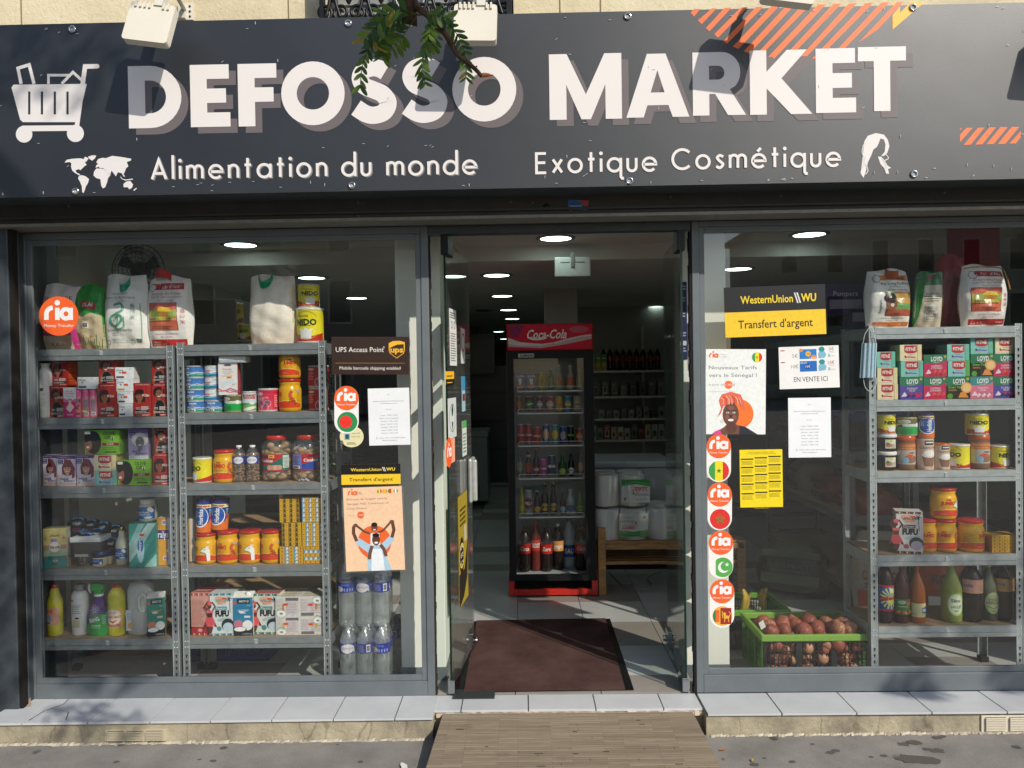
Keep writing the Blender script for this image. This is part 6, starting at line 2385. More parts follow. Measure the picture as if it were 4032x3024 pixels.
def cookie_jar(label, rc, st, kind):
 k, l, t, r, b = rc
 xc, w, zt, zb = geo(k, l, t, r, b, YS + st + .04)
 h = zt - Z
 R = w / 2
 o = thing('cookie_jar', label, 'jar', (xc, YS + st + R, Z + .001), 0, 'cookie jars')
 prof = [(.75, 0), (.93, .02), (1, .08), (1, .2), (.955, .24), (.955, .6), (1, .64), (1, .76), (.9, .84), (.68, .885), (.66, .92)]
 MB().lathe([(a * R, q * h) for a, q in prof], 'ffffff', 26).build('shell', 'clear', o)
 m = MB()
 random.seed(9)
 for i in range(60):
  a = random.uniform(-PI, 0) if i < 46 else random.uniform(0, PI)
  zz = random.choice([random.uniform(.07, .22), random.uniform(.26, .6), random.uniform(.6, .8 if kind == 'g' else .68)])
  rr = R * .74
  x, y = rr * math.cos(a), rr * math.sin(a)
  s_ = R * .27
  m.ball(x, y, zz * h, s_, s_ * .6, s_ * (.55 if i % 3 else .8), random.choice(['b58a56', 'c49a66', 'a67c48']), 9, 5)
 q = m.build('cookies', 'skin', o)
 q['kind'] = 'stuff'
 if kind != 'g':
  m = MB()
  for i in range(70):
   a = random.uniform(-PI, PI)
   rr = R * random.uniform(.5, .86)
   x, y, zz = rr * math.cos(a), rr * math.sin(a), h * random.choice([random.uniform(.68, .82), random.uniform(.02, .06)])
   d1, d2 = Vector((random.uniform(-1, 1), random.uniform(-1, 1), random.uniform(-1, 1))) * R * .16, Vector((random.uniform(-1, 1), random.uniform(-1, 1), random.uniform(-1, 1))) * R * .16
   c_ = Vector((x, y, zz))
   m.poly([c_ - d1, c_ - d2, c_ + d1, c_ + d2], random.choice(['b8b6c4', 'd0cfd8', '9a98ac']))
  q = m.build('paper_shreds', 'paper', o)
  q['kind'] = 'stuff'
 MB().lathe([(.66 * R, .9 * h), (.70 * R, .91 * h), (.70 * R, .985 * h), (.66 * R, h)], 'c02a24', 28).build('lid', 'gloss', o)
 A = Art(2.5 * R, .36 * h)
 if kind == 'g':
  A.rect(0, 0, 1, 1, 'b8242a')
  A.poly([(.1, 0), (.1, .25), (.35, .35), (.6, .6), (.75, .8), (.8, 1), (.98, 1), (.98, 0)], '1f6a58')
  A.rect(.78, .15, .98, .93, 'c8d4cc')
  A.lines(.8, .96, .2, .85, 8, '6a7a72', .4)
  A.text('Cookies', .32, .62, .17, 'f2eee8', w=.38, bold=.03)
  A.poly([(.2, .8), (.24, .93), (.4, .93), (.44, .8)], '5a1a3a')
  for i in range(4):
   A.ell(.42 + i * .085, .2 + .0 * i, .08, .16, ('d8a890', 'c8907a')[i % 2], 12)
  A.tagp(.47, .88, .17, 'f0b03c')
 else:
  A.rect(0, 0, 1, 1, 'b8242a')
  A.rect(.05, .1, .45, .97, '7a82c4')
  A.lines(.08, .42, .35, .9, 9, '3a3a8a', .35)
  A.bars(.14, .1, .4, .28)
  A.poly([(.46, .06), (.46, .4), (.7, .5), (.95, .7), (.95, .06)], '2a4aa0')
  A.text('Cookies', .72, .62, .17, 'f2eee8', w=.42, bold=.03)
  A.poly([(.6, .8), (.64, .93), (.78, .93), (.82, .8)], '5a1a3a')
  A.circ(.94, .3, .06, 'd08a4a')
 A.rect(0, .0, 1, .05, 'b8242a')
 prt(A, cyl(R * .97, .36 * h, .24 * h, 2.5, 0), o, 'label_print', 14, 'gloss')

cookie_jar('big clear cookie jar with red lid and green label', (2, 948, 1012, 1272, 1512), .03, 'g')
cookie_jar('big clear cookie jar with red lid and blue label, paper shreds inside', (2, 1280, 1005, 1605, 1503), .04, 'b')

# --- fourth board: malt drink, jars, stock cube boxes
Z = T2[3]
js = []
for rc, sh_, mo, w in (((4, 198, 472, 398, 775), -.28, 'c', 'white cow, leftmost of the row'), ((4, 400, 450, 602, 773), -.02, 's', 'shrimp, second of the row'),
                       ((4, 602, 446, 812, 770), -.28, 'c', 'white cow, third of the row'), ((4, 815, 443, 1010, 765), -.34, 's', 'shrimp, rightmost of the row')):
 js.append(jumbo('yellow jar with ' + w, rc, Z, sh_, mo, .02))

def a_horl(A):
 A.rect(0, 0, 1, 1, '2a3a8c')
 A.rect(0, .8, 1, .92, 'e8dcae')
 A.lines(.1, .9, .83, .9, 1, 'b85a2a', .8)
 A.rect(0, 0, 1, .3, 'e0742a')
 A.poly([(0, .3), (0, .45), (.2, .28), (.5, .2), (.8, .28), (1, .5), (1, .3), (.5, .0), (.0, .1)], 'e0742a')
 A.ell(.42, .5, .42, .34, 'eceaf0', 20)
 A.ell(.42, .52, .38, .31, '1f55a8', 20)
 A.vtext('Horlicks', .48, .52, .2, .5, 'f2f4f8', .03)
 A.vtext('LITE', .2, .6, .12, .2, 'dfe4f0', .02)
 for i, c in enumerate(('5fb0c8', '6a9a4a', 'b04a8a', '8a3a8a')):
  A.rect(.88, .68 - i * .09, 1, .76 - i * .09, c)

for rc, rot, b_, w in (((4, 212, 145, 352, 475), .04, 0, 'left one, on the cow jar'), ((4, 352, 142, 505, 475), .06, 1, 'right one, on the shrimp jar')):
 o = lathe('malt_jar', 'blue and orange malt drink jar, ' + w, 'jar', rc, js[b_]['zt'], [(.9, 0), (.96, .02), (.96, .12), (1, .5), (1, .9), (.97, .92)], ['d8702a', 'd8702a', 'd8702a', '24307c', '24307c'], a_horl, (.03, .9), 2.7, .03 + .01 * b_, 'malt drink jars',
              parts=[('lid', [(1, .92), (1.02, .93), (1, .99), (.9, 1)], '242a6a', 'gloss')])
 o.rotation_euler.y = rot

def a_cubes(nx, ny, alt, c2):
 def f(A):
  for i in range(nx):
   for j in range(ny):
    x0, y0 = i / nx, j / ny
    odd = (i % 2 == alt) if ny > 3 and nx > 4 else (j % 2 == alt)
    c = c2 if odd else 'd8ac26'
    A.rect(x0 + .012, y0 + .012, x0 + 1 / nx - .012, y0 + 1 / ny - .012, c)
    if odd:
     A.poly([(x0 + .3 / nx, y0 + .08 / ny), (x0 + .9 / nx, y0 + .15 / ny), (x0 + .8 / nx, y0 + .8 / ny), (x0 + .55 / nx, y0 + .9 / ny)], 'e8e4d8' if c2 != '8a6f24' else '4a3218')
    else:
     A.star(x0 + .5 / nx, y0 + .5 / ny, .28 / nx, 'b8461f', .5)
 return f

def cubebox(label, rc, z, nx, ny, alt, c2, st, rz=0):
 return box('stock_cube_box', label, 'box', rc, z, .1, a_cubes(nx, ny, alt, c2), 'b8901f', st, rz, 'yellow stock cube boxes', 'gloss', top_a=lambda A: A.lines(.1, .9, .1, .9, 4, '8a6a1c', .4))

a = cubebox('flat stock cube box at bottom left of yellow stack', (4, 998, 598, 1216, 766), Z, 5, 5, 1, '5a9ac0', .02)
b_ = cubebox('flat stock cube box at bottom right of yellow stack', (4, 1220, 598, 1396, 766), Z, 4, 5, 1, '5a9ac0', .02)
a = cubebox('brown and yellow stock cube box, middle left of stack', (4, 1018, 378, 1200, 600), a['zt'], 6, 5, 0, '8a6f24', .02, .03)
b_ = cubebox('blue and yellow stock cube box, middle right of stack', (4, 1208, 372, 1396, 594), b_['zt'], 6, 5, 1, '5a9ac0', .02)
cubebox('brown and yellow stock cube box, top left of stack', (4, 998, 150, 1178, 374), a['zt'], 6, 5, 1, '8a6f24', .03, .05)
cubebox('blue and yellow stock cube box, top right of stack', (4, 1205, 142, 1392, 370), b_['zt'], 6, 5, 0, '5a9ac0', .02)
box('tall_pack', 'white pack with orange edge behind the left upright, fourth shelf', 'box', (4, 150, 342, 205, 755), Z, .1, lambda A: A.rect(.0, 0, .25, 1, 'd8a03a'), 'dcd4ca', .09)

# --- fifth board: flour boxes, coconut milk, drink cartons
Z = T2[4]

def pattern(A, y0, y1, c, n=11):
 A.rect(0, y0, 1, y1, c)
 for i in range(n):
  x = (i + .2) / n
  if i % 3 == 0:
   A.rect(x, y0 + .006, x + .3 / n, y1 - .006, '2a2622')
  elif i % 3 == 1:
   A.rect(x, y0 + .006, x + .6 / n, y1 - .006, 'e0d8c4')
  else:
   A.poly([(x, y0 + .005), (x + .6 / n, y0 + .005), (x + .3 / n, y1 - .005)], 'c08a6a')

def dancer(A, x, s, half=0):
 a = A.asp
 sk = '5a2f28'
 A.poly([(x - .16 * s, .25), (x - .2 * s, .34), (x - .1 * s, .46), (x + .1 * s, .46), (x + .2 * s, .34), (x + .16 * s, .25), (x, .18)], 'd8555a')
 A.poly([(x - .2 * s, .33), (x - .3 * s, .2), (x - .16 * s, .22)], '7a2f2c')
 A.poly([(x + .2 * s, .33), (x + .3 * s, .2), (x + .16 * s, .22)], '7a2f2c')
 A.poly([(x - .05 * s, .06), (x - .14 * s, .22), (x + .14 * s, .22), (x + .05 * s, .06)], sk)
 A.poly([(x - .1 * s, .44), (x - .12 * s, .58), (x + .12 * s, .58), (x + .1 * s, .44)], sk)
 A.rect(x - .14 * s, .54, x + .14 * s, .6, 'd8606a')
 A.stroke([(x - .12 * s, .6), (x - .22 * s, .7), (x - .1 * s, .8)], .06 * s, sk)
 A.stroke([(x + .12 * s, .6), (x + .22 * s, .7), (x + .1 * s, .8)], .06 * s, sk)
 A.ell(x, .7, .07 * s, .055, sk)
 A.ell(x, .77, .1 * s, .05, 'd8606a')

def a_fufu(kind, trim, txt):
 def f(A):
  dancer(A, .0 if kind == 'w' else .96, 1.0)
  A.poly([(.2, .86), (.24, .92), (.5, .93), (.7, .88), (.68, .78), (.3, .78)], 'e0a88a')
  A.text('AFRICAN', .5, .835, .06, '5a9aa0' if trim != '5a2a2c' else '3a4a50', w=.48, bold=.03)
  A.text('BEAUTY', .52, .765, .055, 'e0987a', w=.36, bold=.02)
  A.tagp(.62, .88, .18)
  A.stroke([(.86, .55), (.84, .75), (.82, .86)], .025, '2a2422')
  for k in range(6):
   an = k * 1.05
   A.stroke([(.82, .87), (.82 + .12 * math.cos(an), .87 + .06 * math.sin(an))], .03, '2a2422')
  A.rect(.22, .61, .72, .69, trim)
  A.text(txt, .47, .65, .055, 'f0f0ea', w=.4)
  A.text('FUFU', .52, .525, .13, '121214', w=.58, bold=.06)
  A.ell(.6, .38, .3, .05, 'a8bcbc', rot=.1)
  A.ell(.75, .25, .27, .15, '20282c', 22)
  A.ell(.76, .2, .22, .11, 'bcd0d8' if trim != '5a2a2c' else 'b0a4b4', 20)
  A.circ(.38, .17, .1, trim if trim != '5a2a2c' else 'b04a50', 14)
  pattern(A, .0, .055, trim)
  pattern(A, .945, 1., trim)
 return f

def a_fufu_back(A):
 A.rect(0, 0, 1, .2, 'a8303a')
 A.lines(.05, .7, .25, .85, 22, '8a5a50', .3)
 dancer(A, .97, 1.)
 pattern(A, 0, .05, 'a8303a')
 pattern(A, .93, .99, 'b8505a')
 A.ell(.45, .12, .12, .04, 'd8a090')
 A.tagp(.72, .66, .2)

box('fufu_box', 'pink side of a fufu flour box, leftmost on the bottom shelf', 'box', (4, 170, 1030, 355, 1432), Z, .1, a_fufu_back, 'd49a8e', .03, -.06, 'fufu flour boxes', side_c='c88a80', top_a=lambda A: A.rect(.05, .1, .95, .9, 'b8404a').lines(.1, .9, .3, .7, 2, 'e8c0b0'))
box('fufu_box', 'second fufu flour box top behind the pink one', 'box', (4, 232, 985, 472, 1432), Z, .09, None, 'c87a76', .14, -.03, 'fufu flour boxes', top_a=lambda A: A.rect(.05, .1, .95, .9, 'b8404a'))
box('fufu_box', 'white plantain fufu box with palm tree and dancer, left of coconut milk', 'box', (4, 350, 1035, 567, 1438), Z, .1, a_fufu('w', '3a93a0', 'Plantain'), 'd6dada', .02, .04, 'fufu flour boxes', side_c='b9d0d0')
carton('milk_carton', 'blue coconut milk carton between the two plantain fufu boxes', (4, 567, 1075, 748, 1438), Z, '2f7da3', .02, .05, 'coconut milk cartons')
box('milk_carton', 'white carton top with cap behind the blue coconut milk', 'carton', (4, 520, 1020, 640, 1400), Z, .07, None, 'dcdcd4', .11, 0, 'coconut milk cartons')
box('fufu_box', 'white plantain fufu box partly behind white cartons, right of coconut milk', 'box', (4, 760, 1040, 1000, 1438), Z, .1, a_fufu('w', '2f8a86', 'Plantain'), 'd8d8d0', .035, -.03, 'fufu flour boxes', top_a=lambda A: A.rect(.02, .05, .98, .95, 'c8605c').rect(.1, .6, .9, .9, '4aa096'))

def a_milk4(flip):
 def f(A):
  m = (lambda x0, y0, x1, y1: (1 - x1, 1 - y1, 1 - x0, 1 - y0)) if flip else (lambda *q: q)
  A.rect(*m(.42, .1, .95, .85), 'd0c8c8')
  A.lines(.45, .9, .2, .75, 7, 'b8a4a8', .5)
  A.rect(*m(.42, .8, .95, .95), '6f6c70')
  A.lines(.03, .35, .3, .9, 9, 'b0a8a8', .4)
  A.rect(*m(.28, .3, .36, .62), ('c8843a', 'c8b83a')[random.random() < .5])
  x, y = (.24, .17) if not flip else (.74, .8)
  A.ell(x, y, .2, .15, 'eeeeea', 18)
  A.ring(x, y, .2, .01, '5a5a5a', n=16)
  A.bars(x - .08, y - .06, x + .08, y + .06, '4a4a4a')
  A.tagp(.42 if not flip else .45, .62 if not flip else .6, .2)
  A.text('U', .7, .06, .07, '4a5a6a')
 return f

for rc, zz, fl, w in (((4, 962, 1255, 1188, 1440), Z, 0, 'bottom left'), ((4, 1188, 1255, 1416, 1440), Z, 1, 'bottom right'), ((4, 958, 1068, 1185, 1253), None, 0, 'top left'), ((4, 1185, 1065, 1412, 1252), None, 1, 'top right')):
 if zz is None:
  zz = zt5
 o = box('drink_pack', 'white multipack carton, ' + w + ' of the four', 'box', rc, zz, .17, a_milk4(fl), 'd8d5cc', .02, 0, 'white multipack cartons', top_a=lambda A: A.lines(.1, .9, .1, .9, 4, 'c8b86a', .5))
 zt5 = Z + (o['zt'] - Z) if zz == Z else zt5

# ================================================================ SHELVING 3
T3 = SHELF[3]
Z = T3[1]

def a_loyd(c, txt, kind):
 def f(A):
  A.rect(0, 0, 1, .68, c)
  A.rect(0, .6, 1, 1, '2f7a55' if kind != 'p' else '3f8a88')
  A.poly([(.45, .62), (.75, .62), (1, .75), (1, .5), (.45, .5)], c)
  A.text('LOYD', .55, .8, .2, 'f2f2f0', w=.5, bold=.03)
  A.lines(.38, .72, .64, .67, 1, 'c8e0d0', .6)
  A.circ(.92, .9, .06, 'c8a84a', 10)
  if kind == 'g':
   A.rect(0, 0, 1, .58, '2b2a20')
   A.text('Green Tea', .36, .53, .1, '7fc23c', w=.56, bold=.02)
   A.lines(.1, .5, .36, .44, 2, 'c89a4a', .5)
   A.circ(.86, .5, .24, 'e8a45a', 20)
   A.circ(.86, .5, .18, 'f0c88a', 18)
   A.poly([(.5, .05), (.62, .3), (.78, .3), (.95, .05)], 'e0924a')
   A.circ(.16, .12, .12, '5f9a3a', 14)
  else:
   A.text(txt[0], .55, .48, .085, 'f2e6ee', w=.46)
   A.text(txt[1], .55, .38, .085, 'f2e6ee', w=.5 if len(txt[1]) > 6 else .26)
   A.poly([(.06, .12), (.2, .34), (.34, .14)], 'e4d4de')
   cs = {'r': ('c8243c', 'd8405a', 'e06a3a'), 'f': ('3a3a7a', '2a2a5a', 'c82a4c'), 'p': ('e4c8d0', 'f0dce0', 'c86a8a')}[kind]
   for i in range(9):
    A.circ(.34 + i * .07, .12 + .06 * (i % 3), .062, cs[i % 3] if i < 5 or kind != 'f' else 'c82a4c', 10)
 return f

lr, lg, lf, lp = a_loyd('c8305c', ('RASPBERRY', '& STRAWBERRY'), 'r'), a_loyd('2b2a20', ('', ''), 'g'), a_loyd('5a4a9a', ('FOREST', 'FRUIT'), 'f'), a_loyd('d8708a', ('PINEAPPLE', '& PEAR'), 'p')

def stack(items, st=.02):
 z = Z
 for l, t, r, b, ar, base, label, nm in items:
  o = box(nm, label, 'box', (7, l, t, r, b), z, .1, ar, base, st, random.uniform(-.03, .03), 'slimming tea boxes' if nm == 'tea_box' else 'fruit tea boxes', side_c=base)
  z = o['zt']

fy, ft = 'e4d9a8', '6fbfa8'
stack([(232, 1468, 410, 1598, fitB, fy, 'yellow slimming tea box, bottom of the first column, right shelving', 'tea_box'), (232, 1325, 405, 1465, fitB, fy, 'yellow slimming tea box, second up in the first column, right shelving', 'tea_box'), (225, 1185, 388, 1322, fitA, ft, 'turquoise slimming tea box, top of the first column, right shelving', 'tea_box')])
stack([(428, 1405, 626, 1596, lf, '5a4a9a', 'purple forest fruit tea box, bottom of second column', 'fruit_tea_box'), (438, 1265, 630, 1402, fitA, ft, 'turquoise slimming tea box, middle of second column', 'tea_box'), (428, 1124, 618, 1262, fitB, fy, 'yellow slimming tea box, top of second column', 'tea_box')])
stack([(634, 1403, 828, 1595, lr, 'c8305c', 'pink raspberry tea box, bottom of third column', 'fruit_tea_box'), (638, 1210, 838, 1400, lr, 'c8305c', 'pink raspberry tea box, top of third column', 'fruit_tea_box')])
stack([(832, 1403, 1034, 1594, lg, '2b3a28', 'dark green tea box with orange slices, bottom of fourth column', 'fruit_tea_box'), (846, 1262, 1038, 1400, fitA, '5fae5a', 'green slimming tea box, middle of fourth column', 'tea_box'), (838, 1120, 1034, 1258, fitA, ft, 'turquoise slimming tea box, top of fourth column', 'tea_box')])
stack([(1040, 1400, 1242, 1592, lp, 'd8708a', 'pale pink tea box with white fruit, bottom of fifth column', 'fruit_tea_box'), (1042, 1205, 1243, 1397, lg, '2b3a28', 'dark green tea box with orange slices, middle of fifth column', 'fruit_tea_box'), (1046, 1062, 1236, 1200, fitA, ft, 'turquoise slimming tea box, top of fifth column', 'tea_box')])
stack([(1245, 1400, 1448, 1590, lf, '5a4a9a', 'purple forest fruit tea box, bottom of last column', 'fruit_tea_box'), (1246, 1203, 1448, 1396, lr, 'c8305c', 'pink raspberry tea box, middle of last column', 'fruit_tea_box'), (1258, 1060, 1436, 1198, fitB, fy, 'yellow slimming tea box, top of last column', 'tea_box')])

Z = T3[2]

def a_tub(A):
 A.rect(.2, .1, .9, .95, 'd8d4c4')
 A.ell(.42, .4, .18, .2, 'b87a5a')
 A.ell(.35, .55, .1, .12, '5a7a3a')
 A.tagp(.55, .82, .22, 'e8dc4a')
 A.lines(.55, .88, .15, .55, 6, '7a7a72', .4)

z = Z
for t, b, w in ((580, 772, 'lower'), (405, 575, 'upper')):
 o = lathe('spice_tub', w + ' dark tub with white lid at left end, right shelving', 'tub', (8, 274, t, 472, b), z, [(.86, 0), (.94, .03), (.97, .8)], '2a2423', a_tub, (.12, .72), 1.7, .02, 'dark tubs with white lids', 'gloss', 24,
              parts=[('lid', [(1, .8), (1.03, .83), (1.03, .95), (.97, .99), (.5, 1)], 'e0e0da', 'gloss')])
 z = o['zt']
nido('yellow milk tin on the dark tubs, right shelving', (8, 272, 208, 460, 402), z, .1, .02)

def a_inst(A):
 A.rect(0, 0, 1, 1, 'b9b0a4')
 A.rect(0, .68, 1, 1, 'c8742c')
 A.text('Thé instantané', .45, .9, .08, 'e8c0a0', w=.7)
 A.text('au citron', .42, .77, .08, 'e8c0a0', w=.4)
 A.ell(.55, .25, .3, .2, '8a6a58')
 A.ell(.6, .55, .14, .04, '4a6a62')
 A.ell(.35, .2, .12, .16, '8ab0c8')
 A.tagp(.52, .42, .24)

ij = []
for rc, w in (((8, 468, 425, 658, 768), 'left one, under green tin'), ((8, 1212, 415, 1408, 766), 'right one, under yellow tin')):
 ij.append(lathe('tea_jar', 'brown instant tea jar with orange lid, ' + w, 'jar', rc, Z, [(.92, 0), (1, .03), (1, .16), (.97, .2), (.97, .76), (1, .79), (.97, .85)], ['7a5a40'] * 7, a_inst, (.17, .78), 2.6, .02, 'instant tea jars', 'gloss', 24,
     parts=[('lid', [(.98, .86), (1.0, .87), (1, .99), (.95, 1)], 'c4502a', 'gloss')]))
tin('ghee_tin', 'green ghee tin with orange tag on the left tea jar', (8, 470, 238, 682, 420), ij[0]['zt'], '6a6238', a_khan, .02, 'ghee tins', rim='a8a06a')
nido('yellow milk tin with orange tag on the right tea jar', (8, 1185, 200, 1404, 412), ij[1]['zt'], -.1, .02)

def a_capp(A):
 A.rect(0, 0, 1, 1, 'd0b8a4')
 A.rect(.34, .84, .75, .99, '1d1a18')
 A.rect(.38, .9, .71, .95, 'e0dcd4')
 A.text('Cappuccino', .55, .76, .09, '3a2a22', w=.84, shear=.3)
 A.poly([(.22, .5), (.32, .1), (.72, .1), (.88, .5)], '8a6450')
 A.ell(.55, .5, .34, .1, 'e4dcd4')
 A.ell(.55, .56, .25, .1, 'f0ebe4')
 A.lines(.1, .4, .03, .08, 1, '5a4a40')
 A.ell(.62, .06, .08, .03, 'c89a5a')

ca1 = lathe('cappuccino_tin', 'taller beige cappuccino tin under the malt jar', 'tin', (8, 668, 450, 840, 768), Z, [(1, 0), (1, .97), (.97, 1)], 'cdb4a0', a_capp, (.02, .95), 2.7, .02, 'cappuccino tins')
lathe('cappuccino_tin', 'shorter beige cappuccino tin with orange lid', 'tin', (8, 842, 500, 996, 767), Z, [(1, 0), (1, .93)], 'cdb4a0', a_capp, (.02, .92), 2.7, .02, 'cappuccino tins', parts=[('lid', [(1.01, .93), (1.02, .98), (.96, 1)], 'c86a2a', 'gloss')])
lathe('malt_jar', 'blue and orange malt drink jar, tucked under the top beam, right shelving', 'jar', (8, 684, 195, 840, 448), ca1['zt'], [(.94, 0), (1, .03), (1, .97), (.95, 1)], ['d8702a', 'd8702a', 'd8702a'], a_horl, (.02, .97), 2.7, .02, 'malt drink jars')
nido('yellow milk tin turned left in the middle, right shelving', (8, 1000, 508, 1212, 766), Z, -.38, .02)
nido('yellow milk tin at right end, orange tag on its front', (8, 1408, 520, 1608, 766), Z, .12, .03)

Z = T3[3]
box('fufu_box', 'white cocoyam fufu box with palm tree, right shelving', 'box', (8, 468, 1188, 714, 1612), Z, .1, a_fufu('w', '5a2a2c', 'Cocoyam'), 'd4d0cc', .02, -.28, 'fufu flour boxes', side_c='c8b8b0')
a = jumbo('yellow jar half hidden by the fufu box, right shelving', (8, 690, 1262, 868, 1605), Z, .05, 'n', .04)
b_ = jumbo('yellow shrimp jar under another jar, right shelving', (8, 862, 1262, 1082, 1605), Z, -.08, 's', .03)
jumbo('yellow cow jar on top of two yellow jars, right shelving', (8, 840, 945, 1085, 1280), b_['zt'], .12, 'c', .03)
jumbo('yellow jar turned sideways standing alone, right shelving', (8, 1115, 1268, 1366, 1612), Z, .42, 'n', .02)
cubebox('dull yellow stock cube box at right end, right shelving', (8, 1418, 1425, 1680, 1618), Z, 5, 5, 2, 'c8ae5a', .02)

Z = T3[4]
soda = [(.78, 0), (.96, .03), (1, .1), (.96, .3), (1, .42), (1, .7), (.9, .8), (.55, .92), (.28, .97), (.28, 1)]

def soda_b(nm, label, rc, c, art, zr, arc=2.4, st=.03, cap='8a2a24', prof=soda, mat='gloss', grp='drink bottles on the lowest right shelf'):
 return lathe(nm, label, 'bottle', rc, Z, prof, c, art, zr, arc, st, grp, mat, 22, parts=[('cap', [(.3, 1.0), (.32, 1.05), (.28, 1.055)], cap, 'gloss')])

def a_select(A):
 A.rect(0, 0, 1, 1, '2a5aa0')
 A.rect(0, .93, 1, 1, 'b8282c')
 A.rect(0, 0, 1, .07, 'b8282c')
 for k in range(16):
  a = 2 * PI * k / 16
  A.poly([(.6, .5), (.6 + .5 * math.cos(a), .5 + .42 * math.sin(a)), (.6 + .5 * math.cos(a + .2), .5 + .42 * math.sin(a + .2))], 'c8d080')
 A.circ(.6, .38, .2, 'd8d86a', 16)
 A.circ(.66, .78, .12, 'e0d8a0', 12)
 A.text('Select', .5, .5, .15, 'b8242c', w=.9, bold=.05, rot=.1)

soda_b('soda_bottle', 'dark cola bottle with blue starburst label, leftmost', (9, 272, 310, 436, 925), '2b2120', a_select, (.22, .66), 2.5)

def a_juice(A):
 A.rect(0, 0, 1, 1, '3f7a45')
 A.ell(.35, .8, .2, .12, 'b8c8a8')
 A.text('Vatimone', .35, .8, .08, '3a5a2a', w=.3)
 A.tagp(.72, .72, .26)
 A.text('TROPICAL', .42, .52, .08, 'e0e0c0', w=.5)
 for i in range(8):
  A.ell(.1 + i * .11, .12 + .05 * (i % 2), .08, .1, ('c8682a', 'd8a83a', 'a83a2a')[i % 3], 10)

soda_b('juice_bottle', 'dark red juice bottle with green fruit label', (9, 438, 350, 598, 930), '4a2320', a_juice, (.17, .45), 2.4, prof=[(.85, 0), (1, .03), (.95, .14), (1, .18), (1, .48), (.92, .56), (.98, .64), (.5, .84), (.28, .92), (.28, 1)])

def a_fanta(A):
 A.rect(0, 0, 1, 1, 'ddd29a')
 A.poly([(.55, .3), (.9, .25), (1, .6), (.8, .8), (.55, .65)], '2a5a9a')
 A.text('FAN', .76, .5, .2, 'f0f0f0', w=.34, bold=.05)
 A.ell(.75, .7, .12, .06, '3a8ac8')
 A.lines(.05, .4, .2, .28, 1, '5a5a3a')

soda_b('orange_bottle', 'orange soda bottle with cream label and orange cap', (9, 600, 365, 752, 932), 'a8581f', a_fanta, (.12, .38), 2.4, cap='c8642a', prof=[(.9, 0), (1, .03), (.97, .12), (1, .36), (.97, .5), (1, .56), (.85, .7), (.45, .85), (.26, .95), (.26, 1)])

def a_slim(A):
 A.ell(.5, .5, .44, .48, 'a9c48a', 26)
 A.ell(.48, .5, .38, .42, 'ccd8b0', 26)
 A.text('Slim', .45, .66, .13, '2a3a6a', w=.44, bold=.03)
 A.text('سليم', .48, .45, .13, '2a3a6a', w=.5, bold=.02)
 A.bars(.35, .2, .6, .26, '4a4a3a', 'ccd8b0')

def a_ham(A):
 A.ell(.5, .5, .44, .48, 'bcc58c', 26)
 A.text('حمود', .5, .68, .12, '2a3a2a', w=.5)
 A.text('HAMOUD', .5, .5, .11, '2a3a2a', w=.72)
 A.stroke([(.2, .35), (.5, .25), (.8, .35)], .03, '3a4a2a')
 A.bars(.4, .12, .62, .18, '4a4a3a', 'bcc58c')

glassb = [(.9, 0), (1, .02), (1, .55), (.94, .65), (.6, .82), (.36, .95), (.34, 1)]
soda_b('lime_bottle', 'pale green soda bottle with oval label, left of the two oval ones', (9, 935, 345, 1130, 918), '8f9a44', a_slim, (.13, .56), 2.0, prof=glassb, cap='c8c85a')
soda_b('lime_bottle', 'grey green soda bottle with oval label between dark colas', (9, 1312, 345, 1490, 918), '5f6450', a_ham, (.13, .56), 2.0, prof=glassb, st=.06, cap='c8c85a')

def a_kola(c):
 def f(A):
  A.rect(0, 0, 1, 1, c)
  A.text('kola', .2, .6, .3, '5a6a98', w=.34, bold=.03)
  A.lines(.5, .95, .2, .7, 3, 'a88a70', .5)
 return f

soda_b('soda_bottle', 'dark cola bottle with salmon label near right end', (9, 1128, 320, 1342, 928), '251d1c', a_kola('c8917a'), (.52, .76), 2.5)
soda_b('soda_bottle', 'dark cola bottle with orange label at right end', (9, 1455, 320, 1652, 918), '251d1c', a_kola('c8954a'), (.54, .77), 2.5, st=.05)

# ================================================================ RICE BAGS ON TOP OF THE SHELVING
def split2(q, n):
 out = []
 for r in split(q, n):
  for s_ in split([(y, x) for x, y in r], n):
   out.append([(x, y) for y, x in s_])
 return out

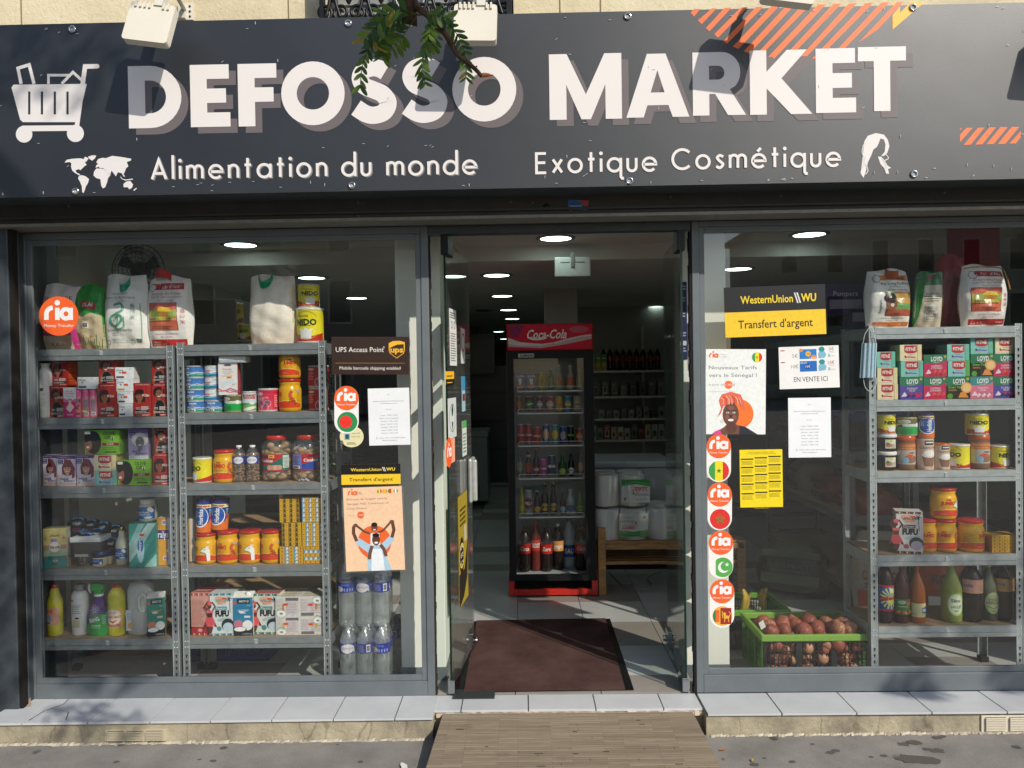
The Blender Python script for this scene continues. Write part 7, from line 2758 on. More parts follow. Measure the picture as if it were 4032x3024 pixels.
def bag(nm, label, rc, z, d, art, base, st, grp='rice bags on the shelving tops', rz=0, top=.9, seed=1, mat='film', extra=None, slope=0.):
 k, l, t, r, b = rc
 xc, w, zt, zb = geo(k, l, t, r, b, YS + st)
 z = zb if z is None else z
 h = zt - z
 rnd = random.Random(seed)
 ph = [rnd.uniform(0, 6.3) for _ in range(6)]

 def wid(v):
  return (.93 + .07 * math.sin(PI * min(1, v * 1.3)) - .05 * max(0, v - .8) * 5 + .012 * math.sin(9 * v + ph[0]))

 def thk(u, v):
  e = max(0, 1 - abs(2 * u - 1) ** 2.6)
  f_ = math.sin(PI * min(.5, .12 + v * .9)) if v < .45 else 1 - max(0, (v - .55) / .45) ** 2 * .85
  wr = .035 * math.sin(13 * v + 5 * u + ph[1]) + .03 * math.sin(17 * u - 6 * v + ph[2]) + .02 * math.sin(31 * v + 11 * u + ph[3])
  return d * .5 * (e ** .5 * f_ + .0) + d * wr * e

 def pt(u, v, e=0, side_=-1):
  x = (u - .5) * w * wid(v) + slope * v * w
  return (x, side_ * (thk(u, v) + e) + d * .5, v * h * (1 - .03 * abs(2 * u - 1) ** 2 * (v > .9)) + (.02 * h * math.sin(7 * u + ph[4]) if v > .97 else 0))
 m = MB()
 N, R = 18, 20
 for s_ in (-1, 1):
  rows = [[pt(i / N, j / R, 0, s_) for i in range(N + 1)] for j in range(R + 1)]
  if s_ > 0:
   rows = [q[::-1] for q in rows]
  m.grid(rows, base)
 o = m.build(nm, mat, loc=(xc, YS + st, z + .001), rz=rz)
 tag(o, label, 'bag', grp)
 A = Art(w, h)
 art(A)
 q = MB()
 for polys, c, _, ly in A.sh:
  for p in polys:
   for p2 in split2(p, 16):
    q.poly([pt(x, y, .0006 + (ly + 1) * .0004) for x, y in p2], c, True)
 if q.f:
  q.build('label_print', mat, o)
 if extra:
  extra(o, w, h, d, pt)
 o['zt'] = z + h
 return o

def handle(c, x0=.38, x1=.68, v=.95, drop=-.12):
 def f(o, w, h, d, pt):
  a, b_ = Vector(pt(x0, v)), Vector(pt(x1, v))
  m = MB()
  pts = catmull([tuple(a), tuple(a.lerp(b_, .25) + Vector((0, -.008, h * drop))), tuple(a.lerp(b_, .75) + Vector((0, -.008, h * drop * .8))), tuple(b_)], 5)
  rows = [[Vector(p) + Vector((0, -.012 - .02 * (1 - abs(2 * i / (len(pts) - 1) - 1)), -.02)), Vector(p) + Vector((0, -.012 - .02 * (1 - abs(2 * i / (len(pts) - 1) - 1)), .02))] for i, p in enumerate(pts)]
  m.grid(rows, c)
  m.build('handle', 'cloth', o)
 return f

def a_orch(A):
 A.text('ORCHIDÉE', .5, .78, .055, '7a3a5a', w=.72)
 A.text('PARFUMÉ', .4, .62, .035, 'b05a8a', w=.4)
 A.rect(.1, .2, .9, .42, 'b03a7a')
 A.ell(.4, .34, .2, .1, 'd86aa8')
 A.rect(0, 0, 1, .22, 'c8bca4')
 A.text('AAA', .5, .08, .06, '9a2a3a', w=.34)
 A.poly([(.85, 0), (.78, .3), (.9, .5), (1, .4), (1, 0)], 'c83a8a')
 A.tagp(.1, .5, .14)

bag('rice_bag', 'pink and white rice bag half behind the round orange sticker', (5, 302, 985, 720, 1578), z1[0], .13, a_orch, 'ece4e4', .06, rz=.05, seed=2)

def a_green(A):
 A.rect(0, 0, 1, .56, 'c0b294')
 A.poly([(0, .55), (.4, .5), (.7, .56), (1, .5), (1, 1), (0, 1)], '1f9a2c')
 A.poly([(.34, .72), (.4, .76), (.8, .7), (.84, .64), (.76, .6), (.42, .64)], 'b8282c')
 A.text('DILAI', .58, .685, .06, 'f0ece4', w=.3, bold=.02)
 A.text('SEMA RICE', .4, .46, .03, '3a2a1c', w=.34)
 A.bars(.4, .33, .58, .42)
 A.tagp(.64, .2, .1, 'e8b83a')
 for i in range(14):
  A.stroke([(.1 + i * .06, .0), (.08 + i * .062, .05 + .08 * ((i * 7) % 5) / 5), (.12 + i * .06, .1 + .06 * (i % 3))], .02, '2f6a24' if i % 3 else 'a8782f')

bag('rice_bag', 'rice bag with bright green top, leaning between two white bags', (5, 640, 990, 958, 1565), z1[0], .12, a_green, '249a30', .07, rz=-.1, seed=3, slope=-.06)

def a_dragon(A):
 g = '5fa88a'
 A.text('PRODUIT ORGANIC', .45, .73, .025, '3f7a5a', w=.36)
 A.text('Brisure De Riz Parfumé', .42, .68, .035, '5a7a6a', w=.72)
 A.text('Cassé 1 Fois', .42, .635, .025, '5a7a6a', w=.34)
 A.stroke(catmull([(.3, .58), (.46, .6), (.52, .52), (.38, .46), (.24, .42), (.22, .34), (.36, .3), (.5, .38), (.46, .44), (.34, .4)], 4), .055, g)
 A.stroke(catmull([(.26, .34), (.4, .26), (.54, .3), (.52, .42)], 4), .035, '7ab89c')
 for i in range(9):
  A.stroke([(.24 + .035 * i, .3 + .03 * (i % 4)), (.2 + .045 * i, .36 + .03 * (i % 3))], .014, '4a947a')
 for i, ch in enumerate('香碎米'):
  A.text(ch, .72, .56 - i * .075, .05, '5a8a76')
 A.text('Thaï Hom Mali Broken Rice', .4, .25, .035, '4a6a5a', w=.6)
 A.text('Super N° 1', .32, .215, .022, '4a6a5a')
 A.text('Poids net : 5 Kg', .36, .185, .018, '4a6a5a')
 A.lines(.2, .8, .08, .15, 3, '7aa08c', .25)
 A.bars(.76, .07, .9, .14)
 for x in (.1, .68):
  A.ring(x, .09, .05, .012, g, n=10)
 A.stroke([(.88, .1), (.9, .3), (.88, .6)], .02, '8ab8a4')

bag('rice_bag', 'white rice bag with green dragon print and green ribbon', (5, 925, 890, 1345, 1560), z1[0], .13, a_dragon, 'f0f0ea', .05, rz=.0, seed=4, extra=handle('1a9a70', .42, .68, .9, -.1))

def a_perle(img, oc, tx):
 def f(A):
  A.rect(.12, .8, .9, .89, oc)
  A.circ(.16, .83, .09, 'e0dcd8', 6)
  A.ring(.16, .83, .085, .012, '7a7a7a', n=6)
  A.text("Perle d'Asie", .57, .845, .05, 'f4ece8' if oc != 'd8781f' else '2a2a2a', w=.5, shear=.2)
  if img == 'h':
   A.text('Brisure de Riz Parfumé', .5, .745, .04, tx, w=.66)
   A.text('Cassé 1 fois - Super Spécial Premium', .5, .7, .03, tx, w=.7)
   A.text('Origine Cambodge', .5, .65, .025, tx, w=.36)
   A.rect(.12, .24, .76, .62, '8a2a24')
   A.rect(.13, .245, .75, .615, 'd86a5a')
   A.rect(.13, .38, .75, .52, 'c9b850')
   A.rect(.13, .245, .75, .33, 'c86a4a')
   A.ell(.3, .47, .14, .06, '8aa050')
   A.ell(.66, .47, .1, .05, '9aae58')
   A.poly([(.3, .5), (.42, .56), (.6, .55), (.66, .49)], 'e0c03a')
   A.rect(.38, .43, .6, .49, 'c88a34')
   A.lines(.16, .72, .36, .42, 2, '6a5a30', .6)
   A.lines(.18, .7, .26, .31, 2, '9a4a34', .6)
   for i, ch in enumerate('香碎米'):
    A.text(ch, .85, .5 - i * .075, .045, 'c05a5a')
  else:
   A.text('Riz Long Parfumé', .57, .745, .045, '4a4a44', w=.66)
   A.text('Qualité Supérieure', .58, .69, .025, '6a6a5a', w=.36)
   A.text('Origine Cambodge', .6, .64, .03, '4a4a44', w=.44)
   A.rect(.32, .2, .94, .6, '7a3a24')
   A.rect(.33, .205, .93, .595, '6fa058')
   A.poly([(.55, .595), (.93, .595), (.93, .4), (.6, .42)], 'c89a58')
   A.rect(.33, .205, .93, .31, 'b0523a')
   A.ell(.45, .42, .13, .14, '8a5030')
   A.ell(.43, .5, .14, .09, '2a1a14')
   A.ell(.46, .38, .05, .03, 'e0d0c0', 8)
   A.vtext('Elephant', .22, .36, .05, .22, '3a3a3a')
  A.text('Cambodian Fragrant Broken Rice' if img == 'h' else 'Cambodian Jasmine Rice', .5, .195 if img == 'h' else .165, .022, tx, w=.5)
  A.text('Best Quality' if img == 'h' else 'Best Quality AAAAA', .5, .155 if img == 'h' else .125, .02, tx, w=.26)
  A.rect(.1, .03, .92, .12 if img == 'h' else .1, oc)
  A.text('Brisure', .25, .085, .022, 'f0e4e0', w=.16)
  A.lines(.14, .5, .04, .07, 2, 'f0d8d0', .35)
  A.text('POIDS NET 5 KG', .78, .07, .022, 'f0e4e0', w=.18)
 return f

bag('rice_bag', 'white rice bag with red bands and red handle, left shelving', (5, 1310, 905, 1760, 1545), z1[0], .13, a_perle('h', 'c22a2a', 'b85a5a'), 'f0ece8', .05, rz=-.08, seed=5, extra=handle('c22a32', .22, .6, .97, .06))

def clear_top(o, w, h, d, pt):
 m = MB()
 rows = []
 for j in range(8):
  v = j / 7
  rows.append([(w * (u - .5) * (.92 - .05 * math.sin(6 * v)) + .01 * math.sin(9 * u + 5 * v), .5 * d - .02 * math.sin(PI * u) * (1 - v * .4) - .012 * math.sin(14 * u + 6 * v), h * (.99 + .22 * v) + (.02 * math.sin(5 * u) * v)) for u in [i / 14 for i in range(15)]])
 m.grid(rows, 'ffffff')
 m.build('clear_top', 'filmclear', o)
 handle('1a9a68', .2, .55, .99, -.14)(o, w, h, d, pt)

def a_plain(A):
 A.vtext('Thai Rice', .95, .45, .03, .3, '8aa898')

bag('rice_bag', 'large plain cream rice bag with clear folded top, middle shelving', (6, 990, 560, 1600, 1390), z2[0], .14, a_plain, 'efe6d8', .04, seed=6, extra=clear_top)
a = nido('large yellow milk tin on top of the middle shelving', (6, 1608, 985, 1945, 1385), z2[0], -.02, .03)
nido('small yellow milk tin stacked on the large one', (6, 1637, 692, 1905, 985), a['zt'], .14, .04, lid='b8b4a8')
# right shelving top
bag('rice_bag', 'white rice bag with orange bands and orange bow, right shelving', (7, 165, 455, 590, 968), z3[0], .13, a_perle('f', 'd8781f', '6a5a4a'), 'f0eee8', .03, rz=.12, seed=7, extra=handle('b05a2a', .35, .72, .94, -.05))

def a_gw(A):
 A.poly([(0, 0), (.15, .2), (.3, .8), (.2, 1), (0, 1)], '2a9a3a')
 A.rect(.0, .75, 1, 1, '4f8a5a')
 A.ell(.5, .88, .14, .035, 'a8282c')
 A.text('Basmati Rice', .58, .6, .03, '3a3a34', w=.5)
 for y in (.54, .5, .46):
  A.lines(.3, .9, y, y + .02, 1, '3a3a34', .6)
 A.rect(.35, .12, .8, .4, 'd8d6cc')
 A.lines(.4, .76, .14, .38, 9, '7a7a70', .4)

bag('rice_bag', 'green and cream rice bag leaning behind the orange-banded bag', (7, 560, 480, 800, 965), z3[0], .1, a_gw, 'cfc8b4', .06, rz=-.2, seed=8, slope=.12)
bag('rice_bag', 'white rice bag with red bands and cord tie, right end of shelving', (7, 1000, 415, 1445, 962), z3[0], .13, a_perle('h', 'b0242c', 'b85a5a'), 'f0ece8', .03, rz=.14, seed=9,
 extra=lambda o, w, h, d, pt: MB().tube([Vector(pt(.02 + .95 * i / 12, .965)) + Vector((0, -.004, 0)) for i in range(13)] + [Vector(pt(.98, .9)) + Vector((.004, -.006, 0)), Vector(pt(.99, .75)) + Vector((.012, -.01, 0)), Vector(pt(.99, .6)) + Vector((.016, -.01, 0))], .003, 'b8853c', 6).build('cord', 'cloth', o))

def a_redsack(A):
 A.rect(.12, .3, .2, .45, 'c8a82a')
 A.lines(.35, .8, .2, .75, 18, 'b85a50', .3)

bag('red_sack', 'tall dark red sack standing behind the rice bags, right shelving', (7, 750, 330, 1020, 962), z3[0], .1, a_redsack, '9a2420', .18, 'red sacks', seed=10, slope=.1)
a, b_ = P(*K(7, 840, 95), .5), P(*K(7, 1305, 960), .5)
o = MB().box(a.x, .5, b_.z - .2, b_.x, .506, a.z + .1, '8a1f1c').build('red_banner', 'cloth')
tag(o, 'plain dark red cloth banner hanging behind the right window shelving', 'banner')

# face mask hooked on the right shelving upright
xc, w, zt, zb = geo(7, 92, 1108, 232, 1410, YS - .01)
o = thing('face_mask', 'pale blue face mask hanging by its loop from shelving upright', 'face mask', (xc, YS - .012, zb))
h = zt - zb
m = MB()
rows = []
for j in range(9):
 v = j / 8
 rows.append([((u - .5) * w * (1 - .06 * v) - .01 * (1 - v), -.012 * math.sin(PI * u) - .006 * (int(u * 8) % 2), v * h) for u in [i / 16 for i in range(17)]])
m.grid(rows, lambda a, b: ('b8d0dc', '9fc4d8', 'c8d8e0')[b % 3], sm=False)
m.build('cloth', 'cloth', o)
MB().tube(catmull([(-w * .4, 0, h), (-w * .25, 0, h + .05), (w * .12, .0, h + .082), (w * .3, 0, h + .04), (w * .4, 0, h)], 5), .0018, 'e8ecee', 6).build('ear_loop', 'cloth', o)
MB().tube(catmull([(-w * .4, 0, 0), (-w * .3, -.004, -.05), (w * .05, -.004, -.07), (w * .4, 0, -.035), (w * .42, 0, 0)], 5), .0018, 'e8ecee', 6).build('ear_loop', 'cloth', o)

# ================================================================ WATER PACKS, CRATES
bp = [(.7, 0), (.92, .01), (1, .05), (1, .1), (.94, .12), (1, .15), (.94, .19), (1, .22), (.94, .26), (1, .29), (.94, .33), (1, .36), (.94, .4), (1, .43), (.95, .47), (1, .5), (.96, .54), (1, .57), (1, .74), (.98, .78), (.7, .88), (.36, .945), (.33, .96)]
RB, HB = .0445, .315
wb = MB().lathe([(a * RB, q * HB) for a, q in bp], 'ffffff', 18).mesh('bottle', 'pet')
ww = MB().lathe([(a * RB * .94, min(q, .8) * HB) for a, q in bp[:18]], 'ffffff', 14).mesh('water', 'clear')
wcap = MB().lathe([(RB * .36, HB * .955), (RB * .38, HB * .995), (RB * .33, HB)], 'e0e4ea', 12).mesh('cap', 'gloss')

def wlabel(kind):
 A = Art(3.2 * RB, .16 * HB)
 A.rect(0, 0, 1, 1, '26348f')
 if kind == 0:
  A.ell(.5, .5, .26, .48, 'e0dfe4', 18)
  A.text('CRISTALINE', .5, .52, .2, 'b8464e', w=.46)
  A.text('EMMA', .86, .7, .2, '6a8ad0', w=.2)
  A.rect(.72, .1, .78, .4, 'b8c8a0')
 elif kind == 1:
  A.lines(.25, .48, .15, .85, 6, '8a90c8', .4)
  A.bars(.55, .12, .7, .88)
  A.ell(.98, .5, .16, .4, 'e0c8cc', 12)
 else:
  A.text('EMMA', .5, .76, .24, '6a9ae0', w=.3)
  A.ell(.25, .35, .18, .3, 'd8c4cc', 14)
  for i in range(4):
   A.rect(.45 + i * .1, .12, .5 + i * .1, .45, '8a9ad8')
 q = MB()
 A.lay(q, cyl(RB + .0006, .16 * HB, .58 * HB, 3.2, 0), 12)
 q.lathe([(RB + .0003, .58 * HB), (RB + .0003, .74 * HB)], '26348f', 18, cap=False)
 return q.mesh('label', 'gloss')

wl = [wlabel(i) for i in range(3)]
px0 = P(*K(11, 266, 1000), .14).x
for layer in range(2):
 z0 = ZF + .001 + layer * (HB + .006)
 r = thing('water_pack', ('lower' if not layer else 'upper') + ' pack of clear water bottles beside left door post', 'water pack', (px0, .14, z0), 0, 'stacked packs of bottled water')
 for j in range(2):
  for i in range(3):
   b = link('bottle', wb, r, (i * .0905, j * .0905, 0), random.uniform(-.3, .3))
   link('label', wl[(i + j + layer * 2) % 3], b)
   link('water', ww, b, (0, 0, .003))
   link('cap', wcap, b)
 m = MB()
 rows = []
 for zz, k_ in ((.004, .95), (.02, 1), (HB * .72, 1), (HB * .85, .93), (HB * .98, .86), (HB + .002, .8)):
  row = []
  for t_ in range(28):
   a = 2 * PI * t_ / 28
   cx_, sy_ = math.cos(a), math.sin(a)
   ex = abs(cx_) ** .45 * (1 if cx_ > 0 else -1)
   ey = abs(sy_) ** .45 * (1 if sy_ > 0 else -1)
   row.append((.0905 + ex * (.1365 * k_), .045 + ey * (.0915 * k_), zz + .003 * math.sin(5 * a + zz * 50)))
  rows.append(row)
 m.grid(rows, 'ffffff', True)
 m.build('film_wrap', 'filmclear', r)
for j in range(2):
 z0 = ZF + .001 + j * (HB + .004) * 0
 r = thing('water_pack', 'dim water pack standing on the floor behind the front packs' if j == 0 else 'second dim water pack farther behind the front packs', 'water pack', (px0 + .11 + j * .02, .36 + j * .2, z0), 0, 'stacked packs of bottled water')
 for i in range(3):
  b = link('bottle', wb, r, (i * .0905, 0, 0))
  link('label', wl[i], b)
  link('cap', wcap, b)

def crate(nm, label, x0, y0, x1, y1, z0, z1_, rimc, bodyc, frontc, grp=None, rz=0):
 w, d, h = x1 - x0, y1 - y0, z1_ - z0
 r = thing(nm, label, 'crate', ((x0 + x1) / 2, y0, z0), rz, grp)

 def panel(L, nx, nz, c):
  m = MB()
  zt_ = h - .035
  m.box(0, 0, 0, L, .006, .03, c)
  m.box(0, 0, zt_ - .012, L, .006, zt_, c)
  for s_ in range(4):
   x = L * s_ / 3
   m.box(max(0, x - .016), -.004, .0301, min(L, x + .016), .008, zt_ - .0121, c)
  for s_ in range(3):
   xa, xb = L * s_ / 3 + .0161, L * (s_ + 1) / 3 - .0161
   for i in range(1, nx):
    x = xa + (xb - xa) * i / nx
    m.box(x - .0025, .001, .0301, x + .0025, .005, zt_ - .0121, c)
   for j in range(1, nz):
    z = .03 + (zt_ - .042) * j / nz
    m.box(xa, .0015, z - .0025, xb, .0045, z + .0025, c)
  return m
 f = panel(w, 7, 4, frontc).build('front_panel', 'gloss', r, (-w / 2, 0, 0))
 k = panel(w, 7, 4, frontc).build('back_panel', 'gloss', r, (-w / 2, d, 0))
 for s_ in (-1, 1):
  panel(d, 5, 4, bodyc).build('side_panel', 'gloss', r, (s_ * w / 2, 0, 0), PI / 2)
 MB().box(-w / 2, 0, 0, w / 2, d, .006, frontc).build('base', 'gloss', r)
 m = MB()
 m.box(-w / 2 - .012, -.014, h - .034, w / 2 + .012, .008, h, rimc)
 m.box(-w / 2 - .012, d - .006, h - .034, w / 2 + .012, d + .014, h, rimc)
 m.box(-w / 2 - .012, .0081, h - .034, -w / 2 + .008, d - .0061, h, rimc)
 m.box(w / 2 - .008, .0081, h - .034, w / 2 + .012, d - .0061, h, rimc)
 m.build('rim', 'gloss', r, bevel=.004)
 return r

cx0, cx1 = P(*K(13, 482, 1400), .13).x, P(3424, 2540, .13).x
cz = P(*K(13, 800, 1342), .12).z
crate('green_crate', 'bright green rimmed crate full of red onions, right window', cx0, .13, cx1, .5, ZF + .001, cz, '86b04c', '56823a', '303436', 'green rimmed plastic crates')
random.seed(12)
on = []
m = MB()
for tone in ('b06850', 'c08a68', '9c5a48'):
 mm = MB()
 rows = []
 for i in range(10):
  t_ = -PI / 2 + PI * i / 9
  rr = math.cos(t_) ** .85 if i not in (0, 9) else .04
  rows.append([(.036 * rr * math.cos(2 * PI * k / 14), .036 * rr * math.sin(2 * PI * k / 14), .033 * math.sin(t_) + (.008 if i == 9 else 0)) for k in range(14)])
 mm.grid(rows, tone, True)
 on.append(mm.mesh('onion', 'skin'))
nm_ = MB()
rows = []
for i in range(11):
 t_ = -PI / 2 + PI * i / 10
 rr = max(.05, math.cos(t_))
 rows.append([(.0375 * rr * math.cos(2 * PI * (k + i * .5) / 12), .0375 * rr * math.sin(2 * PI * (k + i * .5) / 12), .0345 * math.sin(t_)) for k in range(12)])
nm_.grid(rows, 'b8583a', True)
nmesh = nm_.mesh('net', 'net')
for b, (xa, xb) in enumerate(((cx0 + .03, (cx0 + cx1) / 2 - .01), ((cx0 + cx1) / 2 + .01, cx1 - .03))):
 r = thing('onion_net', 'net of red onions heaped in green crate, ' + ('left, with white paper tag' if b == 0 else 'right one of the two'), 'onions', ((xa + xb) / 2, .3, ZF + .02), 0, 'nets of onions in the green crate')
 H = cz - ZF
 pos = []
 for lv, zz in enumerate((.05, .11, .17, H - .055, H - .005)):
  for iy in range(5 if lv < 4 else 3):
   nx_ = 4 if lv < 3 else 3
   for ix in range(nx_):
    x = xa + (xb - xa) * (ix + .5 + random.uniform(-.25, .25)) / nx_
    y = .165 + .3 * (iy + .5 * (lv == 4) + random.uniform(-.15, .15)) / 4.6
    if lv in (0, 1, 2) and iy > 1:
     continue
    pos.append((x, y, ZF + zz + random.uniform(-.008, .012), lv))
 for x, y, z, lv in pos:
  s_ = random.uniform(.9, 1.08) if lv < 3 else random.uniform(1.0, 1.34)
  o = link('onion', random.choice(on), r, (x - (xa + xb) / 2, y - .3, z - ZF - .02))
  o.rotation_euler = (random.uniform(-.8, .8), random.uniform(-.8, .8), random.uniform(0, 6))
  o.scale = (s_, s_ * random.uniform(.9, 1), s_ * random.uniform(.88, 1.05))
  if lv >= 3:
   q = link('net', nmesh, o)
   wf = q.modifiers.new('wire', 'WIREFRAME')
   wf.thickness = .0011
 if b == 0:
  MB().box(0, 0, 0, .03, .001, .05, 'dcdcd8').build('paper_tag', 'paper', r, (xa - (xa + xb) / 2 - .03, -.14, H - .005)).rotation_euler = (.3, -.5, .2)
bx0_, bx1_ = P(*K(13, 290, 1190), .62).x, P(*K(13, 632, 1190), .62).x
crate('green_crate', 'second green rimmed crate with bananas behind the onions', bx0_ - .12, .6, bx1_, .95, ZF + .001, P(*K(13, 450, 1186), .6).z, '6fa838', '4a8a2c', '34383a', 'green rimmed plastic crates')
for i, (x, y, rot) in enumerate(((345, 1130, .15), (365, 1135, -.1), (385, 1150, -.35), (500, 1140, .1), (515, 1140, -.15))):
 p = P(*K(13, x, y), .72)
 m = MB()
 pts = catmull([(0, 0, -.07), (.012, -.01, -.03), (.014, -.012, .02), (0, 0, .07)], 4)
 n_ = len(pts)
 m.tube(pts, [.006 + .013 * math.sin(PI * min(1, .1 + .85 * q / (n_ - 1))) for q in range(n_)], 'c0a23a', 7)
 m.tube([pts[-1], (-.004, 0, .085)], [.005, .004], '5a4a24', 6)
 o = m.build('banana', 'skin', loc=(p.x, .72 + i * .012, p.z))
 o.rotation_euler = (0, rot, i)
 tag(o, 'yellow banana standing in the back crate, ' + ('leftmost', 'second from left', 'third, leaning right', 'fourth, apart at right', 'rightmost')[i], 'banana', 'bananas in the back crate')
# blue basket and brown box under the left shelving
x0, x1 = P(*K(4, 215, 1620), .55).x, P(*K(4, 925, 1620), .55).x
crate('blue_basket', 'dark blue plastic basket on the floor under the cookie shelving', x0, .5, x1, .85, ZF + .001, P(*K(4, 600, 1545), .5).z + .1, '22409a', '1c3480', '1f3a8e')
x0, x1 = P(*K(3, 1130, 1620), .6).x, P(*K(3, 1420, 1620), .6).x
o = MB().box(x0 - .35, .6, ZF + .001, x1, .95, ZF + .26, '7a5c40').build('cardboard_box', 'matte', bevel=.003)
tag(o, 'brown cardboard box on the floor under the hair products shelving', 'box')

# ================================================================ DRINKS FRIDGE
FY = 1.72
fx0, fx1 = P(2003, 2050, FY).x, P(2346, 2050, FY).x
ft = P(*K(21, 970, 895), FY).z
hb = P(*K(21, 970, 1118), FY).z
db = P(*K(23, 1000, 915), FY).z
fr = thing('drinks_fridge', 'tall glass door drinks fridge with red cola sign on top', 'fridge', ((fx0 + fx1) / 2, FY, ZF))
fw = fx1 - fx0
zl = lambda z: z - ZF
m = MB()
bt = zl(db)
m.box(-fw / 2, .02, bt, -fw / 2 + .03, .62, zl(hb), '7a1a1c').box(fw / 2 - .03, .02, bt, fw / 2, .62, zl(hb), '7a1a1c')
m.box(-fw / 2 + .0301, .55, bt, fw / 2 - .0301, .62, zl(hb), 'b0b4b6').box(-fw / 2 + .0301, .03, bt, fw / 2 - .0301, .5499, bt + .035, 'b8bcbe').box(-fw / 2 + .0301, .03, zl(hb) - .03, fw / 2 - .0301, .5499, zl(hb), '9a9c9e')
m.build('cabinet', 'gloss', fr)
m = MB()
for s_ in (-1, 1):
 m.box(s_ * (fw / 2 - .0305) - .001, .04, bt + .04, s_ * (fw / 2 - .0305) + .001, .549, zl(hb) - .031, 'b8bcbe')
m.build('liner', 'gloss', fr)
gx0, gx1 = P(*K(22, 684, 800), FY).x, P(*K(22, 1266, 800), FY).x
gz0, gz1 = P(*K(23, 1000, 868), FY).z, P(*K(22, 970, 340), FY).z
cx = (fx0 + fx1) / 2
m = MB()
m.box(-fw / 2 + .004, -.02, bt, gx0 - cx, .018, zl(hb) - .003, '1b1c1e').box(gx1 - cx, -.02, bt, fw / 2 - .004, .018, zl(hb) - .003, '1b1c1e')
m.box(gx0 - cx + .0001, -.02, bt, gx1 - cx - .0001, .018, zl(gz0), '1b1c1e').box(gx0 - cx + .0001, -.02, zl(gz1), gx1 - cx - .0001, .018, zl(hb) - .003, '1b1c1e')
m.build('door_frame', 'black', fr)
MB().box(gx0 - cx, -.008, zl(gz0), gx1 - cx, -.002, zl(gz1), 'ffffff').build('door_glass', 'fridgeglass', fr)
hh = ft - hb
MB().box(-fw / 2 + .004, -.03, zl(hb), fw / 2 - .004, .5, zl(ft), 'a01c22').build('sign_box', 'black', fr, bevel=.006)
A = Art(fw - .03, hh - .02)
A.rect(0, 0, 1, 1, 'd01c36')
A.poly([(0, .9), (.0, .35), (.2, .2), (.5, .22), (.8, .42), (1, .55), (1, .4), (.7, .2), (.4, .05), (0, .12)], 'c8a4a8')
A.poly([(0, .5), (.15, .3), (.4, .22), (.6, .3), (.4, .14), (.12, .16), (0, .24)], 'd8cccc')
A.stroke(catmull([(.55, .25), (.75, .42), (.9, .52), (1, .55)], 5), .02, 'd8c8ca')
A.poly([(.02, .98), (.2, .98), (.12, .5), (.02, .55)], '8a2a5a')
A.ell(.85, .8, .12, .14, 'c85a6a')
A.text('Coca-Cola', .47, .62, .36, 'e8e2e0', w=.48, bold=.02, shear=.35)
A.stroke(catmull([(.24, .5), (.3, .42), (.4, .42), (.46, .48)], 5), .02, 'e8e2e0')
prt(A, flat(fw - .03, hh - .02, zl(hb) + .01, -.031), fr, 'sign_print', 0, 'black')
p = P(*K(22, 780, 316), FY)
A = Art(.11, .028)
A.rect(0, 0, 1, 1, 'b8bab8')
A.text('KLIMASAN', .54, .5, .55, '17171a', w=.84, bold=.04)
prt(A, flat(.115, .028, zl(p.z) - .014, -.021, p.x - cx - .055), fr, 'maker_plate', 0, 'card')
m = MB()
for s_ in (-1, 1):
 m.box(s_ * (fw / 2 - .015) - .022, -.02, .01, s_ * (fw / 2 - .015) + .022, .55, bt - .001, 'c22a20')
m.box(-fw / 2 + .008, -.018, .012, fw / 2 - .008, .02, .055, 'c22a20')
m.build('base_frame', 'gloss', fr, bevel=.003)
MB().box(-fw / 2 + .03, .08, .05, fw / 2 - .03, .5, bt - .002, '141416').build('motor_cover', 'matte', fr)
fz = []
for k, y, rail in ((22, 612, 588), (22, 796, 766), (22, 1066, 1040), (22, 1338, 1314), (23, 395, 371)):
 z = P(*K(k, 980, y), FY + .06).z
 fz.append(z + .012)
 zr = .03
 m = MB()
 w_ = gx1 - gx0 - .03
 m.box(-w_ / 2, .06, zl(z) - .004, w_ / 2, .064, zl(z) + .006, 'e0e2e2')
 for i in range(60):
  x = -w_ / 2 + w_ * (i + .5) / 60
  m.box(x - .0012, .0641, zl(z), x + .0012, .5, zl(z) + .003, 'd0d2d2')
 m.tube([(-w_ / 2 + .004, .06, zl(z)), (-w_ / 2 + .004, .055, zl(z) + zr), (-w_ / 2 + .012, .055, zl(z) + zr + .004), (w_ / 2 - .012, .055, zl(z) + zr + .004), (w_ / 2 - .004, .055, zl(z) + zr), (w_ / 2 - .004, .06, zl(z))], .0026, 'e4e6e6', 6)
 q = m.build('wire_shelf', 'gloss', fr)
fz.append(bt + ZF + .036)
FST = FY + .09 - YS
can_p = [(.74, 0), (.95, .03), (1, .07), (1, .88), (.84, .96), (.84, 1)]
beer_p = [(.92, 0), (1, .02), (1, .5), (.95, .6), (.5, .75), (.4, .95), (.42, 1)]
GF = 'cans and bottles in the drinks fridge'

